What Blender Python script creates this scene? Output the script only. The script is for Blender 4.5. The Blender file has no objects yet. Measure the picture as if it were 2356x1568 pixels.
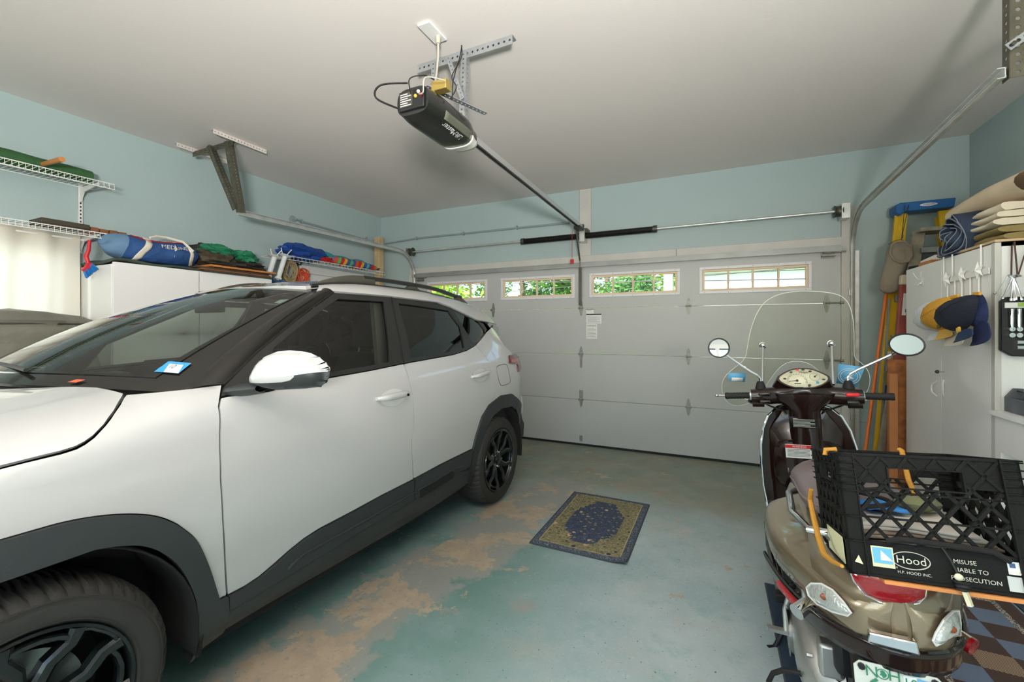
import bpy, bmesh, math, random
from math import sin, cos, pi, radians, sqrt, atan2, exp
from mathutils import Vector as V, Matrix, Euler, noise as mnoise
from mathutils.geometry import delaunay_2d_cdt
random.seed(7)
S = bpy.context.scene
C = S.collection
# ------------------------------------------------------------------ camera, sky, lights, exposure
FPX, PX0, PY0, YAW, HC = 987.0, 1178.0, 757.0, radians(25.1), 1.345
cd = bpy.data.cameras.new('camera'); cam = bpy.data.objects.new('camera', cd); C.objects.link(cam)
cd.sensor_width = 36; cd.lens = FPX/2356*36; cd.shift_y = -27/2356; cd.clip_start = .05
cam.location = (0, 0, HC); cam.rotation_euler = (pi/2, 0, YAW); S.camera = cam
S.view_settings.view_transform = 'Standard'; S.view_settings.look = 'None'
S.view_settings.gamma = 1; S.view_settings.use_curve_mapping = False; S.view_settings.exposure = 0.0
S.cycles.use_denoising = True; S.cycles.max_bounces = 9; S.cycles.diffuse_bounces = 5; S.cycles.glossy_bounces = 4
S.cycles.transmission_bounces = 6; S.cycles.transparent_max_bounces = 14; S.cycles.caustics_reflective = False
S.cycles.caustics_refractive = False; S.cycles.sample_clamp_indirect = 6
w = bpy.data.worlds.new('sky'); S.world = w; w.use_nodes = True
wn = w.node_tree; sky = wn.nodes.new('ShaderNodeTexSky'); sky.sky_type = 'NISHITA'
sky.sun_elevation = radians(50); sky.sun_rotation = radians(200); sky.sun_disc = False; sky.sun_intensity = .5
wn.nodes['Background'].inputs[1].default_value = .6
wn.links.new(sky.outputs[0], wn.nodes['Background'].inputs[0])
def light(name, kind, loc, rot, power, col=(1, 1, 1), sx=1, sy=1, spread=0):
    l = bpy.data.lights.new(name, kind); l.energy = power; l.color = col
    if kind == 'AREA': l.shape = 'RECTANGLE'; l.size = sx; l.size_y = sy
    if kind == 'SUN': l.angle = radians(.8)
    if spread: l.spread = radians(spread)
    o = bpy.data.objects.new(name, l); C.objects.link(o); o.location = loc; o.rotation_euler = rot
    return o
light('sun', 'SUN', (0, 0, 20), (radians(40), 0, radians(-15)), 15.0, (1, .95, .87))
# ------------------------------------------------------------------ helpers
def lin(h):
    h = h.lstrip('#'); r = [int(h[i:i+2], 16)/255 for i in (0, 2, 4)]
    return tuple(c/12.92 if c <= .04045 else ((c+.055)/1.055)**2.4 for c in r) + (1,)
MATS = {}
def mat(name, col, rough=.5, metal=0, var=0, vs=8, bump=0, bs=120, coat=0, spec=.5, sheen=0, emit=None, es=1, sub=0):
    if name in MATS: return MATS[name]
    m = bpy.data.materials.new(name); m.use_nodes = True; n = m.node_tree.nodes; L = m.node_tree.links
    b = n['Principled BSDF']; c = lin(col) if isinstance(col, str) else tuple(col)+(1,)
    b.inputs['Base Color'].default_value = c; b.inputs['Roughness'].default_value = rough; b.inputs['Metallic'].default_value = metal
    b.inputs['Coat Weight'].default_value = coat; b.inputs['Coat Roughness'].default_value = .03; b.inputs['Specular IOR Level'].default_value = spec
    if sheen: b.inputs['Sheen Weight'].default_value = sheen
    if emit: b.inputs['Emission Color'].default_value = lin(emit); b.inputs['Emission Strength'].default_value = es
    if var or bump:
        tc = n.new('ShaderNodeTexCoord')
    if var:
        nz = n.new('ShaderNodeTexNoise'); nz.inputs['Scale'].default_value = vs; nz.inputs['Detail'].default_value = 5
        L.new(tc.outputs['Object'], nz.inputs['Vector'])
        mr = n.new('ShaderNodeMapRange'); mr.inputs[1].default_value = .3; mr.inputs[2].default_value = .7
        mr.inputs[3].default_value = 1-var; mr.inputs[4].default_value = 1+var
        L.new(nz.outputs['Fac'], mr.inputs[0])
        mx = n.new('ShaderNodeVectorMath'); mx.operation = 'SCALE'; mx.inputs[0].default_value = c[:3]
        L.new(mr.outputs[0], mx.inputs['Scale']); L.new(mx.outputs[0], b.inputs['Base Color'])
    if bump:
        nb = n.new('ShaderNodeTexNoise'); nb.inputs['Scale'].default_value = bs; nb.inputs['Detail'].default_value = 3
        L.new(tc.outputs['Object'], nb.inputs['Vector'])
        bp = n.new('ShaderNodeBump'); bp.inputs['Strength'].default_value = bump; bp.inputs['Distance'].default_value = .01
        L.new(nb.outputs['Fac'], bp.inputs['Height']); L.new(bp.outputs[0], b.inputs['Normal'])
    MATS[name] = m; return m
def glass(name, tint, refl=1.0, rough=0.0, ior=1.5):
    m = bpy.data.materials.new(name); m.use_nodes = True; n = m.node_tree.nodes; L = m.node_tree.links
    n.remove(n['Principled BSDF']); t = n.new('ShaderNodeBsdfTransparent'); g = n.new('ShaderNodeBsdfGlossy'); mx = n.new('ShaderNodeMixShader')
    fr = n.new('ShaderNodeFresnel'); fr.inputs[0].default_value = ior; t.inputs[0].default_value = lin(tint); g.inputs['Roughness'].default_value = rough
    g.inputs[0].default_value = (1, 1, 1, 1)
    if refl != 1:
        ml = n.new('ShaderNodeMath'); ml.operation = 'MULTIPLY'; ml.use_clamp = True; ml.inputs[1].default_value = refl
        L.new(fr.outputs[0], ml.inputs[0]); L.new(ml.outputs[0], mx.inputs[0])
    else: L.new(fr.outputs[0], mx.inputs[0])
    L.new(t.outputs[0], mx.inputs[1]); L.new(g.outputs[0], mx.inputs[2]); L.new(mx.outputs[0], n['Material Output'].inputs[0])
    MATS[name] = m; return m
def ray(px, py):
    u = (px-PX0)/FPX; v = (PY0-py)/FPX
    return V((-sin(YAW)+u*cos(YAW), cos(YAW)+u*sin(YAW), v))
CAMP = V((0, 0, HC))
def onX(px, py, X): r = ray(px, py); return CAMP+r*(X/r.x)
def onY(px, py, Y): r = ray(px, py); return CAMP+r*(Y/r.y)
def onZ(px, py, Z): r = ray(px, py); return CAMP+r*((Z-HC)/r.z)
def onP(px, py, p, nn): r = ray(px, py); nn = V(nn); return CAMP+r*((V(p)-CAMP).dot(nn)/r.dot(nn))
WM = {}
def frame_from(d, up=V((0, 0, 1))):
    d = V(d).normalized(); s = d.cross(V(up))
    if s.length < 1e-4: s = d.cross(V((0, 1, 0)))
    s.normalize(); return s, d, s.cross(d).normalized()
class MB:
    def __init__(s): s.v = []; s.f = []
    def add(s, vs, fs, M=None):
        k = len(s.v)
        s.v += [M @ V(p) for p in vs] if M is not None else [V(p) for p in vs]
        s.f += [tuple(i+k for i in f) for f in fs]; return s
    def box(s, lo, hi, M=None):
        x0, y0, z0 = lo; x1, y1, z1 = hi
        return s.add([(x0,y0,z0),(x1,y0,z0),(x1,y1,z0),(x0,y1,z0),(x0,y0,z1),(x1,y0,z1),(x1,y1,z1),(x0,y1,z1)],
                     [(3,2,1,0),(4,5,6,7),(0,1,5,4),(1,2,6,5),(2,3,7,6),(3,0,4,7)], M)
    def cbox(s, c, sz, M=None):
        c = V(c); h = V(sz)/2; return s.box(c-h, c+h, M)
    def bar(s, p0, p1, w, h, up=(0, 0, 1)):
        p0 = V(p0); p1 = V(p1); a, d, b = frame_from(p1-p0, up); vs = []
        for p in (p0, p1):
            for i, j in ((-1,-1),(1,-1),(1,1),(-1,1)): vs.append(p+a*(i*w/2)+b*(j*h/2))
        return s.add(vs, [(3,2,1,0),(4,5,6,7),(0,1,5,4),(1,2,6,5),(2,3,7,6),(3,0,4,7)])
    def tube(s, pts, r, n=8, closed=False, caps=True):
        pts = [V(p) for p in pts]; N = len(pts); rs = r if isinstance(r, (list, tuple)) else [r]*N
        t0 = (pts[1]-pts[0]).normalized(); a = t0.orthogonal().normalized(); k = len(s.v)
        for i, p in enumerate(pts):
            if closed: t = (pts[(i+1) % N]-pts[i-1])
            else: t = pts[min(i+1, N-1)]-pts[max(i-1, 0)]
            t.normalize(); a = (a-t*a.dot(t)); a = a.normalized() if a.length > 1e-6 else t.orthogonal().normalized(); b = t.cross(a)
            for j in range(n):
                q = 2*pi*j/n; s.v.append(p+(a*cos(q)+b*sin(q))*rs[i])
        M = N if closed else N-1
        for i in range(M):
            for j in range(n):
                i2 = (i+1) % N; s.f.append((k+i*n+j, k+i*n+(j+1) % n, k+i2*n+(j+1) % n, k+i2*n+j))
        if caps and not closed:
            s.f.append(tuple(k+j for j in range(n))[::-1]); s.f.append(tuple(k+(N-1)*n+j for j in range(n)))
        return s
    def cyl(s, p0, p1, r, r1=None, n=16): return s.tube([p0, p1], [r, r if r1 is None else r1], n)
    def lathe(s, prof, o=(0, 0, 0), ax=(0, 0, 1), n=24, a0=0, a1=2*pi):
        o = V(o); ax = V(ax).normalized(); a = ax.orthogonal().normalized(); b = ax.cross(a); k = len(s.v); full = abs(a1-a0-2*pi) < 1e-6
        m = n if full else n+1; P = len(prof)
        for i in range(m):
            q = a0+(a1-a0)*i/n; d = a*cos(q)+b*sin(q)
            for r, h in prof: s.v.append(o+d*r+ax*h)
        for i in range(n):
            i2 = (i+1) % m
            for j in range(P-1): s.f.append((k+i*P+j, k+i2*P+j, k+i2*P+j+1, k+i*P+j+1))
        return s
    def prism(s, poly, o, ux, uy, th):
        o = V(o); ux = V(ux); uy = V(uy); nn = ux.cross(uy).normalized()*th; n = len(poly); k = len(s.v)
        s.v += [o+ux*a+uy*b for a, b in poly]+[o+ux*a+uy*b+nn for a, b in poly]
        s.f.append(tuple(k+i for i in range(n))[::-1]); s.f.append(tuple(k+n+i for i in range(n)))
        for i in range(n): j = (i+1) % n; s.f.append((k+i, k+j, k+n+j, k+n+i))
        return s
    def sheet(s, fn, nu, nv, cu=False, cv=False):
        k = len(s.v); mu = nu if cu else nu+1; mv = nv if cv else nv+1
        for i in range(mu):
            for j in range(mv): s.v.append(V(fn(i/nu, j/nv)))
        for i in range(nu):
            for j in range(nv):
                i2 = (i+1) % mu; j2 = (j+1) % mv; s.f.append((k+i*mv+j, k+i2*mv+j, k+i2*mv+j2, k+i*mv+j2))
        return s
    def ball(s, c, r, nu=12, nv=8, M=None):
        c = V(c); r = V(r) if not isinstance(r, (int, float)) else V((r, r, r))
        def fn(u, v):
            p = V((cos(2*pi*u)*sin(pi*v)*r.x, sin(2*pi*u)*sin(pi*v)*r.y, -cos(pi*v)*r.z)); return c+(M @ p if M else p)
        return s.sheet(fn, nu, nv, cu=True)
    def sweep(s, path, prof, up=(0, 0, 1), closed_prof=True):
        path = [V(p) for p in path]; n = len(prof); k = len(s.v); N = len(path)
        for i, p in enumerate(path):
            t = (path[min(i+1, N-1)]-path[max(i-1, 0)]); a, d, b = frame_from(t, up)
            for x, y in prof: s.v.append(p+a*x+b*y)
        m = n if closed_prof else n-1
        for i in range(N-1):
            for j in range(m): s.f.append((k+i*n+j, k+i*n+(j+1) % n, k+(i+1)*n+(j+1) % n, k+(i+1)*n+j))
        if closed_prof: s.f.append(tuple(k+j for j in range(n))[::-1]); s.f.append(tuple(k+(N-1)*n+j for j in range(n)))
        return s
def prop(o, label=None, cat=None, group=None, kind=None):
    if label: o['label'] = label
    if cat: o['category'] = cat
    if group: o['group'] = group
    if kind: o['kind'] = kind
    return o
def thing(name, label, cat, loc=(0, 0, 0), rot=(0, 0, 0), group=None, kind=None, M=None):
    o = bpy.data.objects.new(name, None); C.objects.link(o); o.empty_display_size = .05
    Mx = M if M is not None else Matrix.Translation(V(loc)) @ Euler(rot).to_matrix().to_4x4()
    o.matrix_world = Mx; WM[o.name] = Mx.copy(); prop(o, label, cat, group, kind); return o
def mesh_of(mb, name, sharp=38):
    me = bpy.data.meshes.new(name); me.from_pydata([tuple(p) for p in mb.v], [], mb.f)
    me.validate(); bm = bmesh.new(); bm.from_mesh(me); bmesh.ops.recalc_face_normals(bm, faces=bm.faces); bm.to_mesh(me); bm.free()
    me.polygons.foreach_set('use_smooth', [True]*len(me.polygons)); me.set_sharp_from_angle(angle=radians(sharp)); return me
def obj(name, mb, m, parent=None, local=False, bev=0, seg=2, sub=0, sharp=38, label=None, kind=None, solid=0, loc=None):
    """one mesh object; geometry is given in world metres unless local=True (then in its thing's own frame)"""
    base = None
    if parent is not None:
        base = WM[parent.name]
        if not local:
            inv = base.inverted(); mb.v = [inv @ p for p in mb.v]
    me = mesh_of(mb, name, sharp); o = bpy.data.objects.new(name, me); C.objects.link(o)
    if isinstance(m, str): m = MATS[m]
    me.materials.append(m)
    if parent is not None: o.parent = parent; WM[o.name] = base
    else: WM[o.name] = Matrix.Identity(4)
    if solid:
        md = o.modifiers.new('solid', 'SOLIDIFY'); md.thickness = solid; md.offset = 0
    if bev:
        md = o.modifiers.new('bevel', 'BEVEL'); md.width = bev; md.segments = seg; md.limit_method = 'ANGLE'; md.angle_limit = radians(35)
    if sub:
        md = o.modifiers.new('sub', 'SUBSURF'); md.levels = sub; md.render_levels = sub
    prop(o, label, None, None, kind); return o
def one(name, mb, m, label, cat, group=None, kind=None, **k):
    """a thing that is a single mesh: origin moved to its base"""
    lo = V((min(p.x for p in mb.v), min(p.y for p in mb.v), min(p.z for p in mb.v))); hi = V((max(p.x for p in mb.v), max(p.y for p in mb.v), max(p.z for p in mb.v)))
    c = V(((lo.x+hi.x)/2, (lo.y+hi.y)/2, lo.z)); mb.v = [p-c for p in mb.v]
    o = obj(name, mb, m, None, **k); o.location = c; WM[o.name] = Matrix.Translation(c); prop(o, label, cat, group, kind); return o
def copy_tree(o, parent=None):
    c = o.copy(); C.objects.link(c); WM[c.name] = WM[o.name]
    if parent is not None: c.parent = parent
    for ch in list(o.children): copy_tree(ch, c)
    return c
def text_mb(body, size, o, ux, uy, depth=.0006, align='CENTER', spacing=1, warp=None):
    cu = bpy.data.curves.new('t', 'FONT'); cu.body = body; cu.size = size; cu.align_x = align; cu.align_y = 'CENTER'; cu.space_character = spacing; cu.resolution_u = 3
    ob = bpy.data.objects.new('t', cu); C.objects.link(ob); dg = bpy.context.evaluated_depsgraph_get()
    me = bpy.data.meshes.new_from_object(ob.evaluated_get(dg)); mb = MB(); o = V(o); ux = V(ux).normalized(); uy = V(uy).normalized(); nn = ux.cross(uy)
    vs = [warp(v.co.x, v.co.y) if warp else o+ux*v.co.x+uy*v.co.y+nn*depth for v in me.vertices]
    mb.add(vs, [tuple(p.vertices) for p in me.polygons]); bpy.data.objects.remove(ob); bpy.data.curves.remove(cu); bpy.data.meshes.remove(me); return mb
def text(body, size, o, ux, uy, m, parent, depth=.0008, name='lettering', **k):
    return obj(name, text_mb(body, size, o, ux, uy, depth, **k), m, parent)
def inpoly(x, y, P):
    r = False; n = len(P); j = n-1
    for i in range(n):
        if (P[i][1] > y) != (P[j][1] > y) and x < (P[j][0]-P[i][0])*(y-P[i][1])/(P[j][1]-P[i][1])+P[i][0]: r = not r
        j = i
    return r
def resample(P, d, closed=True):
    out = []; n = len(P)
    for i in range(n if closed else n-1):
        a = V(P[i]).to_2d(); b = V(P[(i+1) % n]).to_2d(); k = max(1, int((b-a).length/d))
        for j in range(k): out.append(tuple(a.lerp(b, j/k)))
    if not closed: out.append(tuple(P[-1]))
    return out
def chaikin(P, it=2, closed=True):
    for _ in range(it):
        Q = [] if closed else [P[0]]; n = len(P)
        for i in range(n if closed else n-1):
            a = P[i]; b = P[(i+1) % n]; Q += [(a[0]*.75+b[0]*.25, a[1]*.75+b[1]*.25), (a[0]*.25+b[0]*.75, a[1]*.25+b[1]*.75)]
        P = Q if closed else Q+[P[-1]]
    return P
def panel(outline, surf, nrm, grid=.04, depth=.012, holes=(), off=0):
    """a skin panel: outline in surface parameters, rim turned inwards by depth"""
    O = resample(outline, grid*.5); HS = [resample(h, grid*.5) for h in holes]
    pts = [V(p) for p in O]; edges = [(i, (i+1) % len(O)) for i in range(len(O))]; rings = [list(range(len(O)))]
    for h in HS:
        k = len(pts); pts += [V(p) for p in h]; edges += [(k+i, k+(i+1) % len(h)) for i in range(len(h))]; rings.append(list(range(k, k+len(h))))
    x0 = min(p[0] for p in O); x1 = max(p[0] for p in O); y0 = min(p[1] for p in O); y1 = max(p[1] for p in O)
    gx = math.floor(x0/grid)*grid
    bl = [p for p in pts]
    while gx < x1:
        gy = math.floor(y0/grid)*grid
        while gy < y1:
            if inpoly(gx, gy, O) and not any(inpoly(gx, gy, h) for h in HS) and min((p.x-gx)**2+(p.y-gy)**2 for p in bl) > (grid*.4)**2: pts.append(V((gx, gy)))
            gy += grid
        gx += grid
    r = delaunay_2d_cdt([p.to_2d() for p in pts], edges, [], 0, 1e-6)
    vs2 = r[0]; fs = []
    for f in r[2]:
        cx = sum(vs2[i].x for i in f)/len(f); cy = sum(vs2[i].y for i in f)/len(f)
        if inpoly(cx, cy, O) and not any(inpoly(cx, cy, h) for h in HS): fs.append(tuple(f))
    mb = MB(); P3 = []; N3 = []
    for q in vs2:
        nn = nrm(q.x, q.y); P3.append(surf(q.x, q.y)+nn*off); N3.append(nn)
    mb.add(P3, fs); mb.nr = list(N3)
    from collections import Counter
    cnt = Counter(); 
    for f in fs:
        for a, b in zip(f, f[1:]+f[:1]): cnt[(a, b)] += 1
    for (a, b) in list(cnt):
        if (b, a) not in cnt:
            k = len(mb.v); sd = P3[a], P3[b], P3[b]-N3[b]*depth, P3[a]-N3[a]*depth
            mb.v += list(sd); mb.f.append((k+3, k+2, k+1, k)); t = (P3[b]-P3[a]).cross(N3[a]).normalized(); mb.nr += [t]*4
    return mb
def skin(name, mb, m, parent, label=None, flip=False):
    """panel mesh with its analytic normals, local frame of the parent's thing"""
    me = bpy.data.meshes.new(name); nr = mb.nr
    fs = []
    for f in mb.f:
        a, b, c = mb.v[f[0]], mb.v[f[1]], mb.v[f[2]]
        fs.append(f if (b-a).cross(c-a).dot(nr[f[0]]) > 0 else f[::-1])
    me.from_pydata([tuple(p) for p in mb.v], [], fs)
    me.polygons.foreach_set('use_smooth', [True]*len(me.polygons)); me.normals_split_custom_set_from_vertices([tuple(n) for n in nr])
    if isinstance(m, str): m = MATS[m]
    me.materials.append(m); o = bpy.data.objects.new(name, me); C.objects.link(o); o.parent = parent; WM[o.name] = WM[parent.name]
    if label: o['label'] = label
    return o
def mirror(mb):
    q = MB(); q.v = [V((-p.x, p.y, p.z)) for p in mb.v]; q.f = [f[::-1] for f in mb.f]
    if hasattr(mb, 'nr'): q.nr = [V((-p.x, p.y, p.z)) for p in mb.nr]
    return q
def lerp_table(T, x):
    if x <= T[0][0]: return T[0][1]
    for (a, b), (c, d) in zip(T, T[1:]):
        if x <= c: return b+(d-b)*(x-a)/(c-a)
    return T[-1][1]
def pchip(T):
    X = [t[0] for t in T]; Y = [t[1] for t in T]; n = len(X); h = [X[i+1]-X[i] for i in range(n-1)]; dl = [(Y[i+1]-Y[i])/h[i] for i in range(n-1)]
    d = [0]*n; d[0] = dl[0]; d[-1] = dl[-1]
    for i in range(1, n-1):
        if dl[i-1]*dl[i] > 0:
            w1 = 2*h[i]+h[i-1]; w2 = h[i]+2*h[i-1]; d[i] = (w1+w2)/(w1/dl[i-1]+w2/dl[i])
    def f(x):
        if x <= X[0]: return Y[0]+d[0]*(x-X[0])
        if x >= X[-1]: return Y[-1]+d[-1]*(x-X[-1])
        i = 0
        while x > X[i+1]: i += 1
        t = (x-X[i])/h[i]; t2 = t*t; t3 = t2*t
        return (2*t3-3*t2+1)*Y[i]+(t3-2*t2+t)*h[i]*d[i]+(-2*t3+3*t2)*Y[i+1]+(t3-t2)*h[i]*d[i+1]
    return f
def smooth(a, b, x):
    t = min(1, max(0, (x-a)/(b-a))); return t*t*(3-2*t)
# ------------------------------------------------------------------ common materials
mat('white_paint', '#e4e3e0', .45, bump=.03, bs=60, var=.02); mat('trim_white', '#c6c4be', .5, var=.06, vs=5, bump=.05)
mat('galv', '#d6d8d5', .36, .7, var=.12, vs=14); mat('steel', '#c4c6c8', .25, 1, var=.06, vs=10); mat('rail_steel', '#d0d2d2', .3, .6); mat('steel_dark', '#5c5a52', .45, .7, var=.18, vs=12)
mat('chrome', '#e8eaec', .06, 1); mat('black_plastic', '#17181a', .45, bump=.04, bs=300); mat('black_rubber', '#151515', .75)
mat('black_gloss', '#0b0b0c', .12, coat=.5); mat('white_wire', '#eeede9', .4); mat('white_plastic', '#e9e8e4', .4)
mat('black_cable', '#101010', .5); mat('white_cable', '#b5b1a4', .5); mat('red_plastic', '#b81f1f', .4); mat('paper', '#e6e6e2', .6); mat('ink', '#22262c', .6)
mat('wood_pale', '#d8b98c', .6, var=.12, vs=6); mat('wood_tan', '#c7ae84', .6, var=.15, vs=9); mat('wood_orange', '#b9793f', .6, var=.18, vs=10)
# ------------------------------------------------------------------ daylight at the curtained window; side and rear window lights are added fill
light('window_daylight', 'AREA', (-4.85, .95, 1.55), (0, -pi/2, 0), 20, (1, .97, .92), 1.4, 1.3)
light('side_window_fill', 'AREA', (-4.85, -1.35, 1.6), (0, -pi/2, 0), 230, (1, .98, .95), 1.2, 1.8, 150)  # added light at an unseen window, brightening the right-hand cabinet doors
light('rear_window_fill', 'AREA', (-.9, -2.95, 1.5), (pi/2, 0, 0), 18, (1, .97, .93), 3.2, 1.5)  # fill through the added rear window
light('rear_window_fill', 'AREA', (1.45, -2.95, 1.5), (pi/2, 0, 0), 4, (1, .98, .95), .8, 1.5)
# ------------------------------------------------------------------ setting
XL, XR, YB, YF, ZC = -4.37, 1.93, 4.84, -2.6, 2.96
def floor_mat():
    m = bpy.data.materials.new('painted_concrete'); m.use_nodes = True; n = m.node_tree.nodes; L = m.node_tree.links; b = n['Principled BSDF']
    tc = n.new('ShaderNodeTexCoord'); P = tc.outputs['Object']; sp = n.new('ShaderNodeSeparateXYZ'); L.new(P, sp.inputs[0])
    def nz(sc, det=6, ro=.6, vec=P, dist=0):
        q = n.new('ShaderNodeTexNoise'); q.inputs['Scale'].default_value = sc; q.inputs['Detail'].default_value = det; q.inputs['Roughness'].default_value = ro
        q.inputs['Distortion'].default_value = dist; L.new(vec, q.inputs['Vector']); return q.outputs['Fac']
    def mr(x, a, c, lo=0, hi=1, sm=True):
        q = n.new('ShaderNodeMapRange'); q.interpolation_type = 'SMOOTHSTEP' if sm else 'LINEAR'; q.inputs[1].default_value = a; q.inputs[2].default_value = c; q.inputs[3].default_value = lo; q.inputs[4].default_value = hi
        L.new(x, q.inputs[0]); return q.outputs[0]
    def ma(op, x, y):
        q = n.new('ShaderNodeMath'); q.operation = op
        for i, z in enumerate((x, y)):
            if isinstance(z, (int, float)): q.inputs[i].default_value = z
            elif z is not None: L.new(z, q.inputs[i])
        return q.outputs[0]
    def mix(f, a, c):
        q = n.new('ShaderNodeMix'); q.data_type = 'RGBA'; L.new(f, q.inputs[0])
        for i, z in ((6, a), (7, c)):
            if isinstance(z, str): q.inputs[i].default_value = lin(z)
            else: L.new(z, q.inputs[i])
        return q.outputs[2]
    X, Y = sp.outputs[0], sp.outputs[1]
    col = mix(mr(nz(.9, 5), .35, .65), '#92a6a8', '#aebbbd')
    col = mix(mr(nz(2.2, 6, .7), .5, .68), col, '#a9aeab')                 # greyed, rubbed paint
    col = mix(mr(nz(48, 4, .85), .54, .68, 0, .6), col, '#b6c6c5')          # fine pale speckle
    car = ma('MULTIPLY', mr(X, -.35, -1.2), mr(Y, 3.9, 2.4))               # paint better kept beside and under the car
    col = mix(ma('MULTIPLY', car, mr(nz(1.7, 4), .3, .6, .5, 1)), col, '#64857f')
    col = mix(mr(nz(7, 6, .72), .5, .72, 0, .45), col, '#6f9792')
    ol = mr(ma('ADD', Y, ma('MULTIPLY', nz(1.3, 5), .9)), 3.45, 4.25)      # worn down to the brown screed along the door
    col = mix(ma('MULTIPLY', ol, .82), col, mix(mr(nz(2.6, 6), .35, .7), '#75806f', '#8a8168'))
    rust = ma('MULTIPLY', mr(nz(3.3, 7, .62, dist=.3), .6, .72), mr(Y, 2.8, 3.7)); col = mix(ma('MULTIPLY', rust, .65), col, '#9a7444')
    # bare tan and grey patches in the wheel track beside the car
    t = ma('ABSOLUTE', ma('ADD', ma('ADD', X, 1.40), ma('MULTIPLY', ma('SUBTRACT', Y, 2), -.16)), None)
    band = ma('MULTIPLY', mr(t, .48, .06), mr(Y, 4.3, 3.2)); f = nz(2.9, 10, .70, dist=.2); g = nz(1.1, 3)
    fine_ = mr(nz(34, 5, .75), .36, .44); bare = mr(ma('ADD', f, ma('ADD', ma('MULTIPLY', band, .15), ma('MULTIPLY', g, .05))), .66, .672)
    grey = mr(ma('ADD', nz(1.9, 8, .62), ma('MULTIPLY', band, .24)), .62, .67); col = mix(grey, col, '#8f928c')
    bare = ma('MULTIPLY', bare, fine_); col = mix(bare, col, mix(mr(nz(9, 5), .4, .65), '#a69784', '#b2a28c'))
    near_ = mr(t, 1.15, .25, 0, .07); chip = mr(ma('ADD', nz(17, 6, .72), near_), .69, .70); col = mix(ma('MULTIPLY', chip, mr(nz(3, 3), .45, .55)), col, '#b0a08b')                 # small chips
    col = mix(mr(nz(70, 2, .5), .68, .73, 0, .8), col, '#4d5350')           # dark specks
    L.new(col, b.inputs['Base Color']); L.new(mr(nz(4, 5), .3, .7, .32, .5), b.inputs['Roughness'])
    bp = n.new('ShaderNodeBump'); bp.inputs['Strength'].default_value = .12; bp.inputs['Distance'].default_value = .004
    L.new(ma('ADD', nz(120, 3), ma('MULTIPLY', bare, -.6)), bp.inputs['Height']); L.new(bp.outputs[0], b.inputs['Normal']); return m
MATS['floor'] = floor_mat()
mat('wall_blue', '#a9bbbb', .6, var=.025, vs=1.2, bump=.06, bs=90); mat('ceiling_paint', '#e6dfd9', .7, var=.012, vs=1.0, bump=.04, bs=70)
mat('concrete_green', '#9db3a8', .7, var=.1, vs=6, bump=.1, bs=60); mat('rear_wall', '#cfd6d6', .7)
T = .16
def struct(name, mb, m, label, cat, **k):
    o = obj(name, mb, m, **k); return prop(o, label, cat, None, 'structure')
struct('floor', MB().box((XL-T, YF-T, -.2), (XR+T, YB+T, 0)), 'floor', 'worn teal painted concrete garage floor with bare tan patches', 'floor')
struct('ceiling', MB().box((XL-T, YF-T, ZC), (XR+T, YB+T, ZC+.15)), 'ceiling_paint', 'smooth off-white painted garage ceiling', 'ceiling')
def wall_with_hole(axis, at, out, a0, a1, h0, h1, z0, z1):
    mb = MB()
    for (p, q, r, s) in ((a0, h0, 0, ZC), (h1, a1, 0, ZC), (h0, h1, z1, ZC), (h0, h1, 0, z0)):
        if q-p > .001 and s-r > .001:
            if axis == 'x': mb.box((min(at, out), p, r), (max(at, out), q, s))
            else: mb.box((p, min(at, out), r), (q, max(at, out), s))
    return mb
WY0, WY1, WZ0, WZ1 = .35, 1.5, .95, 1.98
wl_ = wall_with_hole('x', XL, XL-T, -.35, YB+T, WY0, WY1, WZ0, WZ1)
for q in ((YF-T, -2.3, 0, ZC), (-2.3, -.45, 0, .95), (-2.3, -.45, 2.1, ZC), (-.45, -.35, 0, ZC)): wl_.box((XL-T, q[0], q[2]), (XL, q[1], q[3]))
struct('wall_left', wl_, 'wall_blue', 'pale blue side wall behind the car with shelves and cabinets', 'wall')
struct('wall_right', MB().box((XR, YF-T, 0), (XR+T, YB+T, ZC)), 'wall_blue', 'pale blue side wall behind the white cabinet', 'wall')
DX0, DX1, DZ = -3.79, 1.08, 2.135
struct('wall_back', wall_with_hole('y', YB, YB+T, XL-T, XR+T, DX0, DX1, 0, DZ), 'wall_blue', 'pale blue wall around the garage door opening', 'wall')
rw = MB()
for a, b, c, d in ((XL-T, -2.6, 0, ZC), (-2.6, .8, 0, .7), (-2.6, .8, 2.3, ZC), (.8, 1.0, 0, ZC), (1.0, 1.85, 0, .7), (1.0, 1.85, 2.3, ZC), (1.85, XR+T, 0, ZC)): rw.box((a, YF-T, c), (b, YF, d))
struct('wall_rear', rw, 'rear_wall', 'pale wall behind the viewer with added window openings', 'wall')
struct('trim_1', MB().box((XL, YB-.05, 0), (DX0-.06, YB, .16)).box((DX1+.1, YB-.05, 0), (XR, YB, .16)), 'concrete_green', 'green painted concrete kerb along the foot of the back wall', 'kerb', bev=.006)
hd = MB().box((DX0-.03, YB-.028, 2.105), (-.35, YB, 2.19)).box((-.347, YB-.028, 2.105), (DX1+.09, YB, 2.19)); hd.box((DX0-.05, YB-.03, 0), (DX0+.035, YB, 2.105)).box((DX1-.02, YB-.03, 0), (DX1+.09, YB, 2.45))
struct('trim_2', hd, 'trim_white', 'scuffed white timber frame around the garage door', 'door frame', bev=.003)
struct('trim_3', MB().box((-1.395, YB-.022, 2.19), (-1.262, YB, 2.955)), 'trim_white', 'white vertical board from door header up to the ceiling', 'board', bev=.002)
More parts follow.
